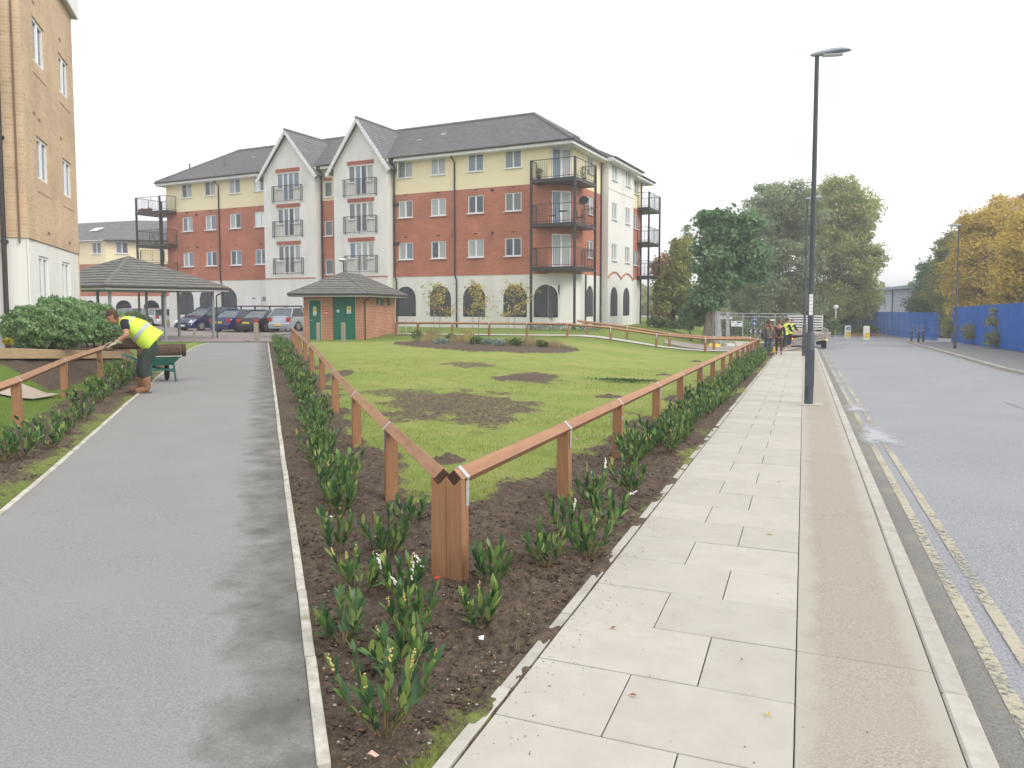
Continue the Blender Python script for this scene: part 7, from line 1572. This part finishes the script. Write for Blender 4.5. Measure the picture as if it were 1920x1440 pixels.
for s_ in (-1, 1): MB().box(s_ * w - .02, s_ * w + .02, .1, 4.0, .92, 1.15 if s_ > 0 else 1.1).build('side_board', M_TG, TK)
MB().box(-w + .06, w - .06, 4.3, 5.9, .6, 1.85).build('cab', M_TW, TK, bevel=.1); MB().box(-w + .2, w - .2, 4.27, 4.3, 1.35, 1.8).build('cab_window', M_CARGLASS, TK)
for s_ in (-1, 1):
    for yy in (1.0, 5.0):
        x0, x1 = sorted((s_ * (w - .3), s_ * (w - .03))); MB().tube([(x0, yy, .34), (x0 + .03, yy, .34), (x1 - .03, yy, .34), (x1, yy, .34)], [.31, .34, .34, .31], 18).build('wheel', M_TYRE, TK, smooth=40)
    x0, x1 = sorted((s_ * (w - .02), s_ * (w - .32))); MB().box(x0, x1, -.06, 0, .5, .64).build('tail_light', M_TAIL, TK, bevel=.01)
    MB().tube([(s_ * (w - .1), -.075, .57), (s_ * (w - .1), -.06, .57)], .075, 10).build('amber_lamp', mat('lit_amber', (1, .45, .05), emit=(1, .45, .08, 2.2)), TK)
    MB().box(s_ * w - .02, s_ * w + .02, 4.5, 4.6, 1.3, 1.5).build('wing_mirror', M_TRIM, TK)
for k in range(4): MB().bar((-w + .2 + k * .4, .6 + .2 * k, .95 + .05 * k), (-w + .9 + k * .25, 2.6, 1.12), .1, .12).build('load_item', M_TG if k % 2 else M_PALEWOOD, TK)

# ------------------------------------------------------------------ mesh site fence, signs, leaning boards, barriers
def mesh_panel(u0, u1, d0, d1, label, z1=1.95):
    a_, b_ = P(u0, d0), P(u1, d1); z = gzf(*a_); o = empty('mesh_fence_panel', (a_[0], a_[1], z), math.atan2(b_[1] - a_[1], b_[0] - a_[0]), label, 'site fence', 'wire mesh site fence panels'); L_ = math.hypot(b_[0] - a_[0], b_[1] - a_[1]); dz = gzf(*b_) - z
    b = MB(); b.tube([(0, 0, .05), (0, 0, z1), (L_, 0, z1 + dz), (L_, 0, .05 + dz)], .022, 6); b.build('frame_tube', M_GALV, o); b = MB(); b.tube([(0, 0, .15), (L_, 0, .15 + dz)], .02, 6); b.tube([(0, 0, z1 - .2), (L_, 0, z1 - .2 + dz)], .012, 6); b.build('rail', M_GALV, o)
    b = MB(); n = int(L_ / .12)
    for k in range(n): x = L_ * (k + .5) / n; b.bar((x, 0, .15), (x, 0, z1), .006, .006)
    for k in range(9): b.bar((0, 0, .3 + k * .18), (L_, 0, .3 + k * .18 + dz), .006, .006)
    b.build('wire_mesh', M_GALV, o); MB().box(-.1, .1, -.3, .3, -.02, .1).build('concrete_foot', M_KERB, o)
mesh_panel(1338, 1392, 45.5, 46.5, 'wire mesh site panel just right of the thick tree trunk'); mesh_panel(1393, 1452, 46.5, 47.0, 'wire mesh site panel behind the blue arrow sign'); mesh_panel(1453, 1500, 46.6, 48, 'wire mesh site panel behind the two pedestrians'); 
for k, (u, dx, lean, lab) in enumerate(((1343, 0, .12, 'tall grey board leaning on the mesh fence nearest the tree trunk'), (1351, .1, -.1, 'second grey board crossing the first against the mesh fence'), (1364, .1, .06, 'third grey board leaning on the mesh fence, right of the crossing pair'))):
    x, y = P(u, 45.1); o = empty('leaning_board', (x, y, gzf(x, y)), YAW, lab, 'board', 'grey boards leaning on the mesh fence'); MB().bar((0, -.15, 0), (lean, .25, 2.0), .2, .05, roll=0).build('board', mat('grey_board', (.36, .37, .38), (.28, .28, .3), scale=5), o)
x, y = P(1381, 45.8); o = empty('site_notice', (x, y, gzf(x, y) + 1.15), YAW, 'white site notice with a blue emblem and dark print on the mesh fence', 'sign')
b = MB(); b.box(-.33, .33, -.01, .01, 0, .33, 0); b.tube([(-.22, -.014, .24), (-.22, -.011, .24)], .04, 12, 1); b.box(.0, .28, -.013, -.0101, .22, .29, 2); 
for k in range(3): b.box(-.12, .2 - .05 * k, -.013, -.0101, .15 - .05 * k, .17 - .05 * k, 1)
b.build('board', [MATS['sign_white'], MATS['sign_blue'], MATS['sign_black']], o)
x, y = P(1448, 46.6); o = empty('small_notice', (x, y, gzf(x, y) + 1.5), YAW, 'small pale strip notice near the top of the mesh fence above the pedestrians', 'sign'); MB().box(-.13, .13, -.01, .01, 0, .1).build('board', MATS['sign_white'], o)
x, y = P(1370, 45.7); o = empty('small_notice', (x, y, gzf(x, y) + 1.62), YAW, 'small pale strip notice above the white site notice', 'sign'); MB().box(-.1, .1, -.01, .01, 0, .09).build('board', MATS['sign_white'], o)
x, y = P(1415, 48.5); o = empty('road_sign', (x, y, gzf(x, y)), YAW, 'blue road sign with a white arrow on a grey post beyond the mesh fence', 'road sign'); MB().tube([(0, .03, 0), (0, .03, 1.7)], .03, 8).build('pole', M_GALV, o)
b = MB(); b.tube([(0, -.01, 1.32), (0, .0, 1.32)], .17, 20, 0); b.box(-.17, .17, -.01, 0, 1.52, 1.68, 0); b.box(-.12, .12, -.014, -.0101, 1.58, 1.62, 1); b.bar((-.09, -.014, 1.32), (.09, -.014, 1.28), .004, .04, 1); b.bar((-.1, -.014, 1.32), (-.03, -.014, 1.38), .004, .035, 1); b.bar((-.1, -.014, 1.32), (-.03, -.014, 1.25), .004, .035, 1); b.build('sign_face', [MATS['sign_blue'], MATS['sign_white']], o)
for k, u in enumerate((1408, 1417, 1426)):
    x, y = P(u, 48.0); o = empty('chevron_sign', (x, y, gzf(x, y)), YAW, ['leftmost', 'middle', 'rightmost'][k] + ' of three low black signs with a white chevron pointing left', 'road sign', 'black chevron signs'); MB().tube([(0, .02, 0), (0, .02, .7)], .02, 6).build('pole', M_GALV, o)
    b = MB(); b.box(-.13, .13, -.01, .01, .68, .95, 0); b.bar((.06, -.013, .92), (-.06, -.013, .815), .004, .06, 1); b.bar((-.06, -.013, .815), (.06, -.013, .71), .004, .06, 1); b.build('sign_face', [MATS['sign_black'], MATS['sign_white']], o)
M_YB = mat('yellow_plastic', (.8, .58, .04), rough=.5)
for k, (u, v) in enumerate(((1334, 641), (1345, 641), (1338, 648), (1346, 648))):
    x, y = P(u, 42.8 - .4 * (k // 2)); o = empty('yellow_barrier_foot', (x, y, gzf(x, y) + .0), YAW, ['back left', 'back right', 'front left', 'front right'][k] + ' yellow plastic block on the ground behind the cross fence', 'barrier block', 'yellow plastic barrier blocks'); MB().extr([(-.12, 0), (.12, 0), (.06, .16), (-.06, .16)], -.14, .14).build('block', M_YB, o, bevel=.01)
for k, (u, d, c, lab) in enumerate(((1368, 44.0, (.7, .68, .62), 'pale slab lying on the ground below the site notice'), (1384, 44.4, (.62, .55, .45), 'stack of buff blocks on the ground right of the pale slab'), (1402, 43.2, (.72, .7, .66), 'flat white slab lying behind the cross fence'))):
    x, y = P(u, d); o = empty('building_slab', (x, y, gzf(x, y)), YAW + .2, lab, 'slab'); MB().box(-.25, .25, -.2, .2, 0, .16 + .1 * (k == 1)).build('slab', mat('slab_%d' % k, c), o, bevel=.01)
for k, (u, d, c, lab) in enumerate(((1432, 37.6, (.8, .5, .05), 'amber lamp on the ground beside the fence corner, left of the walkers'), (1452, 36.2, (.8, .5, .05), 'amber lamp on the ground between the two walkers'))):
    x, y = P(u, d); o = empty('road_lamp', (x, y, gzf(x, y)), 0, lab, 'road lamp', 'amber road lamps'); MB().box(-.1, .1, -.08, .08, 0, .14).build('base', M_YB, o, bevel=.02); MB().tube([(0, 0, .14), (0, 0, .28)], [.08, .07], 12).build('lens', mat('amber_lens', (.85, .42, .05), rough=.3), o)
# bike racks
for k, u in enumerate((754, 768)):
    x, y = P(u, 41.2); o = empty('bicycle_stand', (x, y, gzf(x, y)), YAW + R(5), ['left', 'right'][k] + ' hoop of the two steel cycle stands behind the hut', 'cycle stand', 'cycle stands'); MB().tube([(-.2, 0, -.1), (-.2, 0, .8), (.2, 0, .8), (.2, 0, -.1)], .024, 8).build('hoop', M_GALV, o)

# ------------------------------------------------------------------ thin bright haze
hz = MB().box(-1400, 1400, -1300, 2300, -4, 24).build('haze', [], kind='stuff'); hm = bpy.data.materials.new('haze'); hm.use_nodes = True; hn = hm.node_tree.nodes; hn.clear()
vo = hn.new('ShaderNodeVolumePrincipled'); vo.inputs['Color'].default_value = (.97, .98, 1, 1); vo.inputs['Density'].default_value = .0019; vo.inputs['Anisotropy'].default_value = .2
ho = hn.new('ShaderNodeOutputMaterial'); hm.node_tree.links.new(vo.outputs[0], ho.inputs['Volume']); hz.data.materials.append(hm)
for o_ in COL.objects:
    if o_.get('label') and len(o_['label'].split()) > 16: print('LONG', o_['label'])
